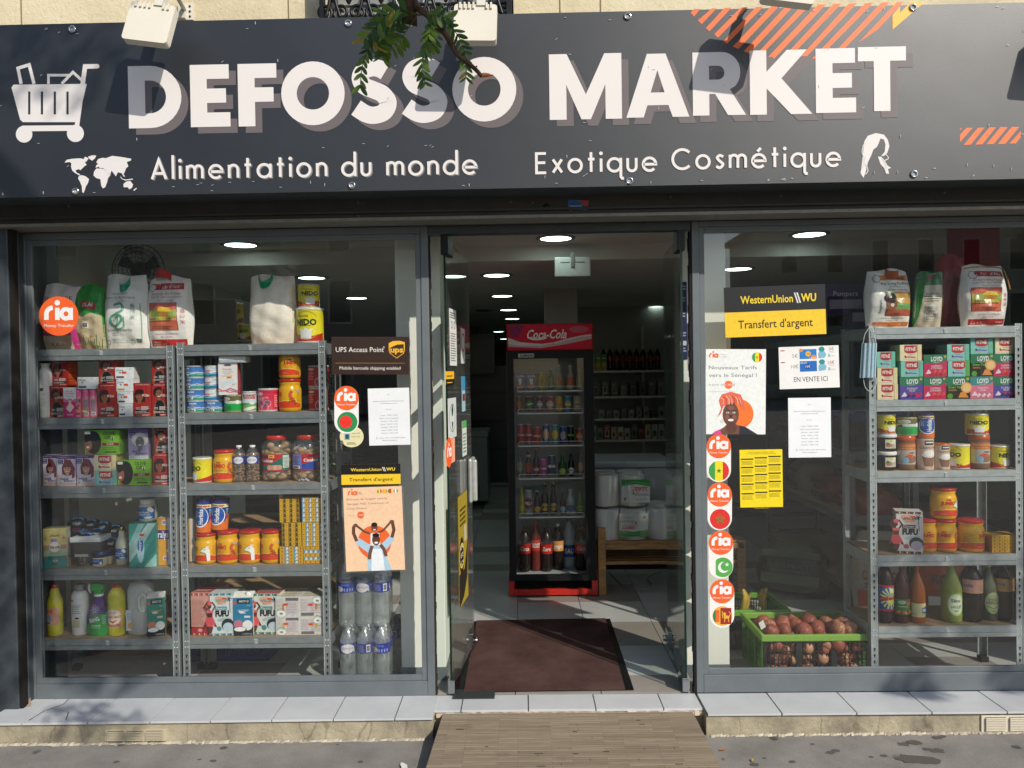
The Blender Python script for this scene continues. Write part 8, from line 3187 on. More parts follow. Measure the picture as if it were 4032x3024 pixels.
def fcan(label, k, l, t, r, b, row, c, txt=None, tc='f0f0f0', blob=None, st=0, prof=can_p, cat='can', cap=None, zr=(.1, .85), arc=2.6, vert=False, band=None, neck=None):
 def art(A):
  if band:
   A.rect(0, .1, 1, .6, band)
  if blob:
   A.ell(.5, .5, .4, .32, blob, 16)
  if neck:
   A.rect(0, .9, 1, 1, neck)
  if txt:
   if vert:
    A.vtext(txt, .5, .5, .3, .8, tc, .03)
   else:
    A.text(txt, .5, .5, .16, tc, w=.74, bold=.03)
 cols = ['b0b4b6', c, c, c, 'c0c4c6'] if cat == 'can' else c
 parts = [('cap', [(.44, .985), (.46, 1.03), (.38, 1.04)], cap, 'gloss')] if cap else []
 lathe('drink_' + ('can' if cat == 'can' else 'bottle'), label, cat, (k, l, t, r, b), fz[row], prof, cols, art, zr, arc, FST + st, GF, 'gloss', 16, parts)

def pouch(label, l, r):
 box('juice_pouch', label, 'pouch', (22, l, 468, r, 598), fz[0], .03, lambda A: A.rect(0, .72, 1, .98, '2a3a8a').text('CAPRI', .5, .84, .12, 'd8d8e8', w=.7, bold=.02).poly([(.3, .7), (.7, .7), (.6, .3), (.4, .3)], 'd0d4e0').ell(.5, .2, .36, .14, 'c8783a').ell(.3, .24, .14, .1, 'b83a2a'), '28346e', FST, 0, GF, 'film')

pouch('dark blue juice pouch, leftmost on the top fridge shelf', 690, 776)
pouch('dark blue juice pouch, second on the top fridge shelf', 782, 868)
R_ = '%s fridge shelf'
fcan('tall yellow green malt can on the top fridge shelf', 22, 878, 456, 942, 604, 0, 'b9a82c', 'maltu', '2a2a1a', vert=True)
fcan('green topped bottle in the top fridge shelf middle', 22, 962, 432, 1015, 600, 0, '3f5f34', prof=beer_p, cat='bottle', cap='c8b83a', band='4a6a3a')
fcan('white juice bottle, left of three pale ones on top fridge shelf', 22, 1034, 405, 1085, 596, 0, 'b0b0a4', prof=beer_p, cat='bottle', cap='c8ccd0', band='d09a5a')
fcan('pale milk bottle, middle of three pale ones on top fridge shelf', 22, 1112, 405, 1185, 596, 0, 'b4aca4', prof=beer_p, cat='bottle', cap='d0d0d0', band='c87a5a')
fcan('pale bottle at right end of the top fridge shelf', 22, 1194, 440, 1245, 596, 0, 'a8a690', prof=beer_p, cat='bottle', cap='c8c8b0')
for l, r, c, tx, tc, bl, w in ((698, 748, '8a4a24', None, 'f0f0f0', 'b86a2a', 'brown orange can, first'), (775, 850, '5a3a34', '7', 'd8e8d0', '4a7a34', 'dark can with green patch, second'), (868, 922, '7a2a2a', 'MAX', 'f0f0f0', 'a8a4a4', 'dark red can, third'),
                               (944, 1016, 'b02a2a', 'Tropico', 'e8e4e0', 'c8b0a0', 'bright red can with white blob, fourth'), (1024, 1088, 'c8a83a', 'Orange', '3a5a8a', 'd89a3a', 'yellow can, fifth'), (1096, 1160, '3a8ab0', 'Oasis', 'e8f0f4', 'c8a05a', 'sky blue can, sixth'), (1172, 1236, 'b8a488', 'Lime', '6a4a34', 'd0b8a0', 'cream can, last')):
 fcan(w + ' on the second fridge shelf', 22, l, 654, r, 778, 1, c, tx, tc, bl)
for l, t, r, c, tx, tc, bl, v_, w in ((704, 884, 772, 'a82420', 'Coca', 'f0e8e8', None, 0, 'tall red cola can at left end'), (774, 884, 834, 'a02420', 'Coca', 'f0e8e8', None, 0, 'tall red cola can, second'), (838, 908, 910, 'b02a20', 'KOLA', 'f0e8e8', None, 0, 'short red can with white letters'),
                                      (918, 886, 976, '25356a', 'ORANGINA', 'f0f0f0', 'd8942a', 1, 'blue and orange can with slanted name'), (992, 888, 1052, '2a8a7a', None, 'f0f0f0', 'd8b83a', 0, 'teal can with yellow disc'), (1060, 904, 1116, '3a4a9a', None, 'f0f0f0', 'b0a8b0', 0, 'blue and silver can'),
                                      (1122, 898, 1182, '141614', 'M', '5ac83a', None, 0, 'black can with green mark'), (1194, 918, 1256, 'a0281f', 'Or', 'f0d8a0', 'c8783a', 0, 'red can at right end')):
 fcan(w + ' on the middle fridge shelf', 22, l, t, r, 1046, 2, c, tx, tc, bl, vert=bool(v_))
fcan('clear green bottle at left end, fourth fridge shelf', 22, 700, 1140, 762, 1312, 3, '5a665c', prof=beer_p, cat='bottle', blob='8a8a7a')
fcan('red and white beer bottle, fourth fridge shelf', 22, 776, 1105, 828, 1312, 3, '3a2a24', prof=beer_p, cat='bottle', neck='b8b4b0', band='a8382c')
fcan('dark beer bottle with round red label, fourth fridge shelf', 22, 838, 1095, 892, 1312, 3, '241a16', 'SUPER', 'f0e8e0', 'a8342a', prof=beer_p, cat='bottle', cap='b8884a', zr=(.06, .46))
fcan('pink beer can, fourth fridge shelf', 22, 896, 1174, 956, 1316, 3, 'c0409a', 'hell', 'f0d8e8', '8a2a6a')
fcan('tall dark blue beer can with white number, fourth fridge shelf', 22, 958, 1140, 1032, 1316, 3, '26304a', '86', 'e8e8ec')
fcan('green cider bottle with lime label, fourth fridge shelf', 22, 1050, 1145, 1118, 1312, 3, '2f5a34', prof=beer_p, cat='bottle', blob='b8c85a', cap='3a9a4a', zr=(.06, .46))
fcan('dark malt bottle with white label, fourth fridge shelf', 22, 1128, 1130, 1182, 1312, 3, '221c1a', 'VITA', '3a3a3a', 'd0d0c8', prof=beer_p, cat='bottle', zr=(.06, .46))
fcan('pale bottle at right end, fourth fridge shelf', 22, 1206, 1150, 1264, 1312, 3, '6a5a54', prof=beer_p, cat='bottle', blob='b88a7a')
for l, t, r, c, tx, bl, kind, w in ((724, 150, 772, 'a89a2a', None, 'c8b83a', 'b', 'yellow bottle at left end'), (768, 168, 838, '8f9498', 'PELF', '7a2630', 'c', 'silver and maroon beer can'), (846, 182, 906, '2a211c', None, 'c89a3a', 'b', 'dark bottle with small gold label'),
         (906, 118, 970, '1f1813', '33', 'c8a03a', 'b', 'tall dark bottle with round gold label'), (978, 116, 1038, '17130f', 'G', 'b89a4a', 'b', 'black stout bottle with gold foil'), (1062, 190, 1110, '4a2a1a', None, '9ac0d4', 'b', 'brown bottle with pale blue label'),
         (1112, 160, 1190, '9aa4a8', None, '4a5a8a', 'b', 'clear water bottle with blue band'), (1194, 172, 1270, '55702f', 'VO', '7a9a4a', 'b', 'green bottle at right end')):
 if kind == 'c':
  fcan(w + ', fifth fridge shelf', 23, l, t, r, 372, 4, c, tx, 'f0f0f0', bl)
 else:
  fcan(w + ', fifth fridge shelf', 23, l, t, r, 370, 4, c, tx, '2a2418', bl, prof=beer_p, cat='bottle', cap='c8a848' if 'gold' in w else None, zr=(.06, .46))
for l, t, r, b, c, lab, tx, cap, st, w in ((724, 490, 822, 852, '241c1b', 'b0241f', 'Coca', '1f1a1a', 0, 'cola bottle with red label at left end'), (820, 446, 908, 846, '6a2a26', 'b83a26', 'BADOIT', 'b8342a', .02, 'red tinted water bottle with orange label'), (904, 496, 1002, 850, '241c1b', 'c0281f', 'Zero', '26201f', 0, 'cola bottle with bright red label in the middle'),
                                           (996, 462, 1098, 838, '211a19', 'd8924a', 'gogo', 'e8e8e8', .05, 'dark cola bottle with orange label and white cap'), (1088, 426, 1192, 838, '98a2a8', '28408a', 'EAU', '4a5a9a', .1, 'tall clear bottle with dark blue label'), (1188, 490, 1292, 842, '241c1b', 'b0241f', 'Coca', 'b8282a', .02, 'cola bottle with red label at right end')):
 lathe('drink_bottle', w + ', fridge bottom', 'bottle', (23, l, t, r, b), fz[5], soda, c, lambda A: A.rect(0, 0, 1, 1, lab).text(tx, .5, .5, .4, 'f0e8e4', w=.6, bold=.02, shear=.15), (.43, .66) if 'orange label and' in w or 'red' in w else (.24, .5), 2.6, FST + st, GF, 'gloss', 18,
          [('cap', [(.3, .98), (.32, 1.03), (.28, 1.035)], cap, 'gloss')])
for l, t, r, c in ((945, 455, 1000, 'b83a30'), (1204, 434, 1262, 'a84a5a'), (820, 440, 880, '3a9a4a')):
 lathe('drink_bottle', 'clear bottle in the back row with ' + {'b83a30': 'red cap, middle', 'a84a5a': 'pink cap, right', '3a9a4a': 'green cap, left'}[c] + ' of fridge bottom', 'bottle', (23, l - 18, t, r + 18, 830), fz[5], soda, '7a8280', None, st=FST + .2, grp=GF, n=14, parts=[('cap', [(.3, .98), (.32, 1.03), (.28, 1.035)], c, 'gloss')])

# ================================================================ INSIDE THE SHOP
# doormat
q = [PZ(*p, ZF + .008) for p in ((1827, 2719), (2462, 2712), (2383, 2434), (1877, 2443))]
e = [PZ(*p, ZF + .006) for p in ((2496, 2712), (2402, 2434))]
r = thing('doormat', 'large dark red ribbed doormat with black rubber edge inside entrance', 'doormat', (q[0].x, q[0].y, ZF))
L = lambda p, z: (p.x - q[0].x, p.y - q[0].y, z)
m = MB()
m.poly([L(p, .009) for p in q], '5a3a3c')
for i in range(4):
 a, b = q[i], q[(i + 1) % 4]
 m.poly([L(a, .003), L(b, .003), L(b, .009), L(a, .009)], '4a3032')
m.build('carpet', 'carpet', r)
m = MB()
m.poly([L(q[1], .0045), L(e[0], .003), L(e[1], .003), L(q[2], .0045)], '141414')
m.poly([L(Vector((q[0].x - .012, q[0].y - .01, 0)), .0035), L(Vector((e[0].x, e[0].y - .01, 0)), .0035), L(e[0], .0035), L(q[0], .0035)], '141414')
m.poly([L(Vector((q[0].x - .05, q[0].y, 0)), .003), L(q[0], .0035), L(q[3], .0035), L(Vector((q[3].x - .02, q[3].y, 0)), .003)], '202020')
m.build('rubber_edge', 'gloss', r)
a, b = PZ(1783, 2752, ZF), PZ(1950, 2722, ZF)
o = MB().box(a.x, a.y, ZF - .001, b.x, b.y + .02, ZF + .004, '3c4241').build('floor_plate', 'metal', bevel=.001)
tag(o, 'dark metal door closer plate let into the left end of the sill', 'plate')

# bench with paper roll packs
BY = 1.72
lx0, lx1 = P(*K(23, 1383, 800), BY).x, P(*K(23, 1447, 800), BY).x
bz = P(*K(23, 1600, 588), BY + .02).z
r = thing('wooden_bench', 'slatted pine bench standing right of the drinks fridge', 'bench', (lx0, BY, ZF))
for x in (0, 1.02):
 for y in (0, .36):
  MB().box(x, y, 0, x + .055, y + .055, bz - ZF + (.1 if not x and not y else 0), 'a97e4c').build('leg', 'pine', r, bevel=.003)
sm_ = MB().box(.056, 0, -.022, 1.06, .062, 0, 'a97e4c').mesh('slat', 'pine')
for i in range(5):
 link('slat', sm_, r, (-.0, .01 + i * .078, bz - ZF))
 link('slat', sm_, r, (-.0, .02 + i * .078, P(*K(23, 1600, 760), BY + .02).z - ZF))
MB().box(.056, .0, bz - ZF - .06, 1.06, .009, bz - ZF - .023, 'a97e4c').build('rail', 'pine', r)

def a_shod(flip):
 def f(A):
  A.rect(0, 0, 1, 1, 'd4d8d6')
  s_ = -1 if flip else 1
  Y_ = lambda y: 1 - y if flip else y
  X_ = lambda x: 1 - x if flip else x
  A.poly([(0, Y_(.72)), (.5, Y_(.8)), (1, Y_(.7)), (1, Y_(1)), (0, Y_(1))][::s_], '1f8a3a')
  A.stroke([(0, Y_(.76)), (.5, Y_(.9)), (1, Y_(.78))], .04, '4fb04a')
  A.text('স্বদেশ', X_(.68), Y_(.58), .2, 'c8342c', w=.48, bold=.02, rot=PI if flip else 0)
  A.text('SHODESH', X_(.72), Y_(.34), .1, '3a4a3a', w=.5, rot=PI if flip else 0)
  A.ell(X_(.42), Y_(.4), .04, .06, '3a9a3a')
  A.ell(X_(.4), Y_(.5), .03, .04, 'e8a03a')
  A.bars(*(sorted((X_(.06), X_(.18)))[0], sorted((Y_(.08), Y_(.26)))[0], sorted((X_(.06), X_(.18)))[1], sorted((Y_(.08), Y_(.26)))[1]))
  A.lines(min(X_(.5), X_(.95)), max(X_(.5), X_(.95)), min(Y_(.1), Y_(.22)), max(Y_(.1), Y_(.22)), 3, '6a7a6a', .3)
 return f

rollm = MB().lathe([(.092, 0), (.098, .006), (.098, .222), (.09, .228), (.024, .228), (.022, .2)], 'd6d6d2', 26).mesh('roll', 'paper')

def rollpack(label, xs_, z, lx, flip, dep=2):
 r = thing('paper_roll_pack', label, 'paper rolls', (xs_[0], BY + .02, z), 0, 'packs of kitchen paper rolls')
 for j in range(dep):
  for x in xs_:
   link('roll', rollm, r, (x - xs_[0], .1 + j * .2, .001), random.random())
 w, h = P(*K(23, lx[1], 450), BY).x - P(*K(23, lx[0], 450), BY).x, .17
 A = Art(w, h)
 a_shod(flip)(A)
 m = MB().box(P(*K(23, lx[0], 450), BY).x - xs_[0], -.005, .03, P(*K(23, lx[1], 450), BY).x - xs_[0], -.003, .03 + h, 'd4d8d6')
 m.build('label', 'film', r)
 prt(A, flat(w, h, .03, -.0055, P(*K(23, lx[0], 450), BY).x - xs_[0]), r, 'label_print', 0, 'film')
 mm = MB()
 rows = []
 xa, xb = -.105, xs_[-1] - xs_[0] + .105
 for zz, k_ in ((.0, 1), (.21, 1.0), (.235, .97), (.245, .9)):
  row = []
  for t_ in range(30):
   a = 2 * PI * t_ / 30
   ex = abs(math.cos(a)) ** .5 * (1 if math.cos(a) > 0 else -1)
   ey = abs(math.sin(a)) ** .5 * (1 if math.sin(a) > 0 else -1)
   row.append(((xa + xb) / 2 + ex * (xb - xa) / 2 * k_, .1 * dep + ey * (.105 * dep) * k_, zz + .006 * math.sin(7 * a + zz * 30)))
  rows.append(row)
 mm.grid(rows, 'ffffff', True)
 mm.build('film_wrap', 'filmclear', r)

rx_ = P(*K(23, 1470, 480), BY + .1).x
rollpack('lower pack of white paper rolls with upside down green label, on bench', [rx_ - .02, rx_ + .18, rx_ + .38], bz + .001, (1557, 1797), True)
rollpack('upper pack of white paper rolls with green label, on bench', [rx_ - .02, rx_ + .18], bz + .25, (1580, 1815), False)
rollpack('third pack of paper rolls at the far right end of bench', [rx_ + .6, rx_ + .8], bz + .001, (2010, 2220), True)

# chest freezers
fzx0, fzx1 = P(2330, 1830, 2.45).x, P(2618, 1830, 2.45).x
zt_ = P(2480, 1822, 2.45).z
r = thing('chest_freezer', 'white chest freezer behind the paper rolls', 'freezer', ((fzx0 + fzx1) / 2, 2.45, ZF))
w = fzx1 - fzx0 + .14
MB().box(-w / 2, 0, .04, w / 2, .62, zt_ - ZF - .045, 'b4b8ba').build('cabinet', 'gloss', r, bevel=.01)
MB().box(-w / 2 - .006, -.012, zt_ - ZF - .042, w / 2 + .006, .63, zt_ - ZF + .01, 'c0c4c6').build('lid', 'gloss', r, bevel=.012)
A = Art(.12, .06)
A.rect(0, 0, 1, 1, 'c8cccc')
A.lines(.1, .9, .1, .9, 4, '6a6e70', .4)
prt(A, flat(.12, .06, zt_ - ZF - .2, -.001, .1), r, 'rating_label')
p = PZ(1923, 1990, ZF)
r = thing('chest_freezer', 'grey chest freezer in the dark at left behind the door', 'freezer', (p.x - .5, p.y, ZF))
MB().box(-.6, 0, .05, .5, .7, .85, '7f8486').build('cabinet', 'gloss', r, bevel=.01)
MB().box(-.61, -.01, .853, .51, .71, .92, '8a8e90').build('lid', 'gloss', r, bevel=.01)
m = MB()
for i in range(7):
 m.box(.1, -.006, .1 + i * .022, .4, -.001, .112 + i * .022, '4a4e50')
m.build('grille', 'gloss', r)

# white floor cable
pts = [PZ(*K(23, *p), ZF + .004) for p in ((1470, 850), (1540, 920), (1600, 965), (1700, 990), (1790, 980), (1825, 950), (1800, 925), (1790, 900), (1850, 860), (1960, 835), (2000, 815))]
tag(MB().tube(catmull([tuple(p) for p in pts], 4), .0045, '9a9486', 6).build('cable', 'gloss'), 'pale electric cable looping over the floor tiles under the bench', 'cable')

# wall shelves at the back right
SY = 5.3
sx0, sx1 = P(*K(22, 1300, 650), SY).x, P(*K(22, 2110, 650), SY).x
struct('back_partition', MB().box(sx0 - .3, SY + .4, ZF, sx1 + 1.3, SY + .46, ZC, '9d9a94'), 'plaster')
r = thing('wall_shelves', 'long white wall shelves of groceries deep in the shop', 'shelves', ((sx0 + sx1) / 2, SY, 0))
bzs = []
for y in (447, 660, 845, 1022):
 z = P(*K(22, 1650, y), SY).z
 bzs.append(z + .012)
 MB().box(-(sx1 - sx0) / 2, 0, z - .012, (sx1 - sx0) / 2 + .6, .38, z + .012, 'c4c4c0').build('shelf_board', 'gloss', r)
for i in range(3):
 MB().box(-(sx1 - sx0) / 2 + .7 * i, .385, .4, -(sx1 - sx0) / 2 + .7 * i + .03, .399, 2.3, 'b0b0ac').build('rail', 'metal', r)

def dim(nm, label, cat, l, t, r, z, prof, c, art=None, grp='groceries on the back wall shelves', st=.06, parts=(), zr=(.2, .6), n=12):
 lathe(nm, label, cat, (22, l, t, r, 9999), z, prof, c, art, zr, 2.4, SY + st - YS, grp, 'gloss', n, parts)

ords = ('first', 'second', 'third', 'fourth', 'fifth', 'sixth', 'seventh', 'eighth', 'ninth')
for i, x in enumerate((1487, 1541, 1596, 1648, 1703, 1759, 1812, 1875, 1931)):
 dim('cola_bottle', ords[i] + ' cola bottle from left on the top back shelf', 'bottle', x - 25, 266, x + 25, bzs[0], soda, '1f1716', lambda A: A.rect(0, 0, 1, 1, '8a2420'), 'cola bottles on the back shelf', parts=[('cap', [(.3, .98), (.32, 1.03), (.28, 1.035)], '3a3030', 'gloss')], zr=(.45, .66))
for i, x in enumerate((1336, 1382, 1428)):
 p0, p1 = P(*K(22, x - 21, 380), SY + .06), P(*K(22, x + 21, 380), SY + .06)
 box('juice_carton', ('left', 'middle', 'right')[i] + ' green juice carton on the top back shelf', 'carton', (22, x - 21, 306, x + 21, 440), bzs[0], .07, lambda A: A.rect(0, .55, 1, 1, '5a8a2a').rect(0, 0, 1, .5, 'a8943a').ell(.5, .35, .35, .15, 'c8b04a').lines(.15, .85, .72, .85, 2, 'd0e0b0', .6), '6a8a34', SY + .06 - YS, 0, 'green juice cartons on the back shelf')
random.seed(21)
for row, (y, ys, cs, nm, cat) in enumerate(((520, bzs[1], ('4a3a1c', '3a3a34', '5a4a2a', '2a2a2a'), 'snack_bag', 'bag'), (730, bzs[2], ('3a3a34', '8a8678', '4a4434', '9a958a'), 'spice_pack', 'pack'), (880, bzs[3], ('a8a49a', '8a2f2a', 'b8b4a8', '6a6a62', 'a8904a'), 'flour_pack', 'pack'))):
 n_ = (9, 11, 12)[row]
 for i in range(n_):
  x = 1345 + i * (1960 - 1345) / (n_ - 1)
  c = cs[(i * 3 + row) % len(cs)]
  hw = (26, 22, 24)[row]
  c2 = random.choice(['8a6a2a', '5a5a50', 'b0a890', '4a5a3a'])
  box(nm, ('dark snack bag', 'small spice pack', 'flour pack')[row] + ', number ' + ('one two three four five six seven eight nine ten eleven twelve'.split()[i]) + ' from left on the ' + ('second', 'third', 'lowest')[row] + ' back shelf', cat, (22, x - hw, y + random.uniform(0, 40), x + hw, 9999), ys, .09,
   lambda A: A.rect(.15, .15, .85, .6, c2).ell(.5, .4, .25, .18, '2a2a26').lines(.2, .8, .7, .85, 2, 'a8a498', .5), c, SY + .06 - YS, random.uniform(-.1, .1), 'groceries on the back wall shelves', 'film')

# dark things at the left in the depth of the shop
p = P(*K(21, 338, 1145), 6.4)
o = MB().box(p.x - .18, 6.4, p.z - .27, p.x + .3, 6.5, p.z + .27, '131315').build('wall_screen', 'gloss', bevel=.005)
tag(o, 'black unlit screen hanging at the back left', 'screen')
r = thing('dark_cabinet', 'tall dark cabinet deep at the back left of the fridge', 'cabinet', (P(1870, 1700, 7.6).x, 7.6, ZF))
MB().box(-.4, 0, 0, .55, .5, 1.75, '26282a').build('body', 'gloss', r, bevel=.005)
for i in range(4):
 MB().box(-.38, -.012, .1 + i * .42, .53, -.0005, .1 + i * .42 + .38, '303335').build('door', 'gloss', r, bevel=.003)

# rack running back along the right side, with sacks
k_ = rack('shelving_unit', 'dim shelving unit running back behind the flags column', -.885, .885, 0, [.3, .76, 1.2, 1.62, 1.98], .45, '7a8082', det=False)
k_.location = (2.16, 2.12, ZF)
k_.rotation_euler.z = -PI / 2
k2 = rack('shelving_unit', 'dim rear shelving unit behind the hair products', -.5, .5, 0, [.3, .76, 1.2, 1.62, 1.98], .4, '7a8082', det=False)
k2.location = (-1.75, 1.25, ZF)
k3 = rack('shelving_unit', 'dim rear shelving unit behind the tea boxes', -.5, .5, 0, [.3, .76, 1.2, 1.62, 1.98], .4, '7a8082', det=False)
k3.location = (3.1, 1.4, ZF)

def sack(label, x, y, z, w, d, h, c, c2, txt, rz=0, lean=0., art=None):
 m = MB()
 rows = []
 for j in range(9):
  v = j / 8
  row = []
  f_ = .86 + .14 * math.sin(PI * min(1, .15 + v * .8)) - .25 * max(0, v - .85) * 4
  for i in range(20):
   a = 2 * PI * i / 20
   ex = abs(math.cos(a)) ** .55 * (1 if math.cos(a) > 0 else -1)
   ey = abs(math.sin(a)) ** .7 * (1 if math.sin(a) > 0 else -1)
   row.append((ex * w / 2 * f_ + .01 * math.sin(4 * a + 9 * v), ey * d / 2 * f_ * (1 if v < .8 else .8), v * h + .008 * math.sin(5 * a)))
  rows.append(row)
 m.grid(rows, c, True)
 m.poly(rows[-1], c)
 o = m.build('sack', 'film', loc=(x, y, z), rz=rz)
 o.rotation_euler = (lean, 0, rz)
 tag(o, label, 'sack', 'grain sacks inside the right window')
 A = Art(w * .8, h * .7)
 A.rect(.0, .0, 1, .3, c2)
 A.rect(.0, .8, 1, 1, c2)
 A.text(txt, .5, .55, .14, c2 if c2 != 'd0d0c8' else '2a2a2a', w=.8, bold=.02)
 A.lines(.15, .85, .35, .45, 2, '6a6a60', .4)
 prt(A, lambda a_, b_, e_: ((a_ - .5) * w * .8, -d / 2 * 1.0 - e_ - .004, h * .12 + b_ * h * .7), o, 'label_print', 0, 'film')

sack('dark green sack slumped on the floor inside right window', 1.95, 1.75, ZF, .5, .3, .34, '3a4030', '5a6444', 'BASMATI', -.5, -.35)
sack('white and orange sack leaning behind the shelving upright', 2.3, 1.12, ZF, .34, .2, .56, 'b0a89a', 'c0542a', 'CAMBODGE', -.35, -.18)
sack('orange royal rice sack next to the leaning white one', 2.66, .98, ZF, .34, .2, .6, 'b8502a', 'd0d0c8', 'ROYAL', -.2, -.1)
for i, (y, zz, c, t_) in enumerate(((1.45, .76, '9a4a2c', 'LONG'), (1.9, .76, '8a4a30', 'RIZ'), (2.5, .76, 'a09a80', 'RIZ'), (2.2, 1.2, '8a3028', 'RICE'), (2.7, 1.2, '9a8a6a', 'RIZ'))):
 sack('flat grain sack on the dim side shelving, ' + ('nearest on lower shelf', 'second on lower shelf', 'far one on lower shelf', 'red one on upper shelf', 'tan one on upper shelf')[i], 2.38, y, zz + ZF * 0 + .001, .36, .34, .16 + .03 * i % .07, c, '3a3428', t_, -PI / 2)
crate('blue_crate', 'dark crate with blue rim on the dim side shelving', 2.16, 1.2, 2.5, 1.5, 1.201, 1.45, '1f3f9a', '17181c', '17181c')
for i, (x, z, w, h, c, lab) in enumerate(((-2.1, 1.98, .3, .3, '8a8478', 'pale carton on the top rear shelf behind rice bags'), (-1.95, 1.2, .4, .3, '4a4038', 'brown carton on the middle rear shelf behind hair products'), (-1.5, .76, .36, .3, '5a4a3a', 'brown carton behind the malt drinks on rear shelf'), (-1.55, 1.62, .34, .26, '35312c', 'dark carton behind the tuna tins on rear shelf'))):
 o = MB().box(x - w / 2, 1.3, z + .002, x + w / 2, 1.6, z + h, c).build('carton', 'matte', bevel=.004)
 tag(o, lab, 'box', 'cartons on the rear shelving')
for i, (x, y0_, y1_, zz, lab) in enumerate(((890, 930, 1185, None, 'upper dim yellow milk tin seen behind the plain rice bag'), (870, 1190, 1400, 1, 'lower left dim milk tin behind the plain rice bag'), (985, 1190, 1400, 1, 'lower right dim milk tin behind the plain rice bag'))):
 nido(lab, (6, x - 75, y0_, x + 75, y1_), None, 0, 1.25)
# purple nappy packs on the right rear shelf
for i, (x, y, lab) in enumerate(((3430, 1230, 'left'), (3340, 1180, 'right'))):
 p = P(x, y, 1.45)
 box('nappy_pack', 'dim purple pack on the rear shelf behind right window, ' + ('lower' if i == 0 else 'upper') + ' one', 'pack', (0, x - 90, y - 60, x + 70, y + 60), None, .15, lambda A: A.rect(.1, .2, .9, .5, 'a8a0c0').text('Pampers', .5, .7, .16, 'd8d4e8', w=.6), '4a3462', 1.35, 0, 'dim purple packs', 'film')

# tinsel garland beside the middle shelving
random.seed(41)
m = MB()
gx = P(1288, 1700, .47).x
for i in range(1500):
 z = random.uniform(.55, 1.9)
 a = random.uniform(0, 2 * PI)
 p = Vector((gx + .012 * math.sin(z * 7), .47, z))
 d = Vector((math.cos(a), math.sin(a), random.uniform(-.9, .3))).normalized() * random.uniform(.03, .065)
 t_ = Vector((-math.sin(a), math.cos(a), random.uniform(-1, 1))).normalized() * .0022
 m.poly([p - t_, p + d - t_, p + d + t_, p + t_], random.choice(['8a8a3a', '6a7a2a', 'a89a4a', '4a5a22']))
o = m.build('tinsel_garland', 'chrome')
tag(o, 'green gold tinsel garland hanging right of the cookie shelving', 'garland')

# wall fan
p = P(*K(5, 1290, 865), 1.15)
r = thing('wall_fan', 'black wire guarded fan high behind the dragon rice bag', 'fan', (p.x, 1.15, p.z))
for k_, rr in enumerate((.05, .085, .12, .15, .175)):
 MB().tube([(rr * math.cos(a * PI / 16), -.05 * (1 - (rr / .175) ** 2), rr * math.sin(a * PI / 16)) for a in range(32)], .0022 if k_ < 4 else .004, '3a3a3a', 5, True).build('guard_ring', 'metal', r)
for k_ in range(24):
 a = 2 * PI * k_ / 24
 MB().tube([(.05 * math.cos(a), -.046, .05 * math.sin(a)), (.12 * math.cos(a), -.03, .12 * math.sin(a)), (.175 * math.cos(a), 0, .175 * math.sin(a))], .0014, '3a3a3a', 4).build('guard_wire', 'metal', r)
MB().ball(0, .03, 0, .065, .07, .065, '161616', 14, 8).build('motor', 'gloss', r)
for k_ in range(3):
 a = 2 * PI * k_ / 3
 MB().poly([(.05 * math.cos(a), .0, .05 * math.sin(a)), (.155 * math.cos(a + .1), -.012, .155 * math.sin(a + .1)), (.15 * math.cos(a + .8), .014, .15 * math.sin(a + .8)), (.05 * math.cos(a + .9), .01, .05 * math.sin(a + .9))], '2a2a2a').build('blade', 'gloss', r)

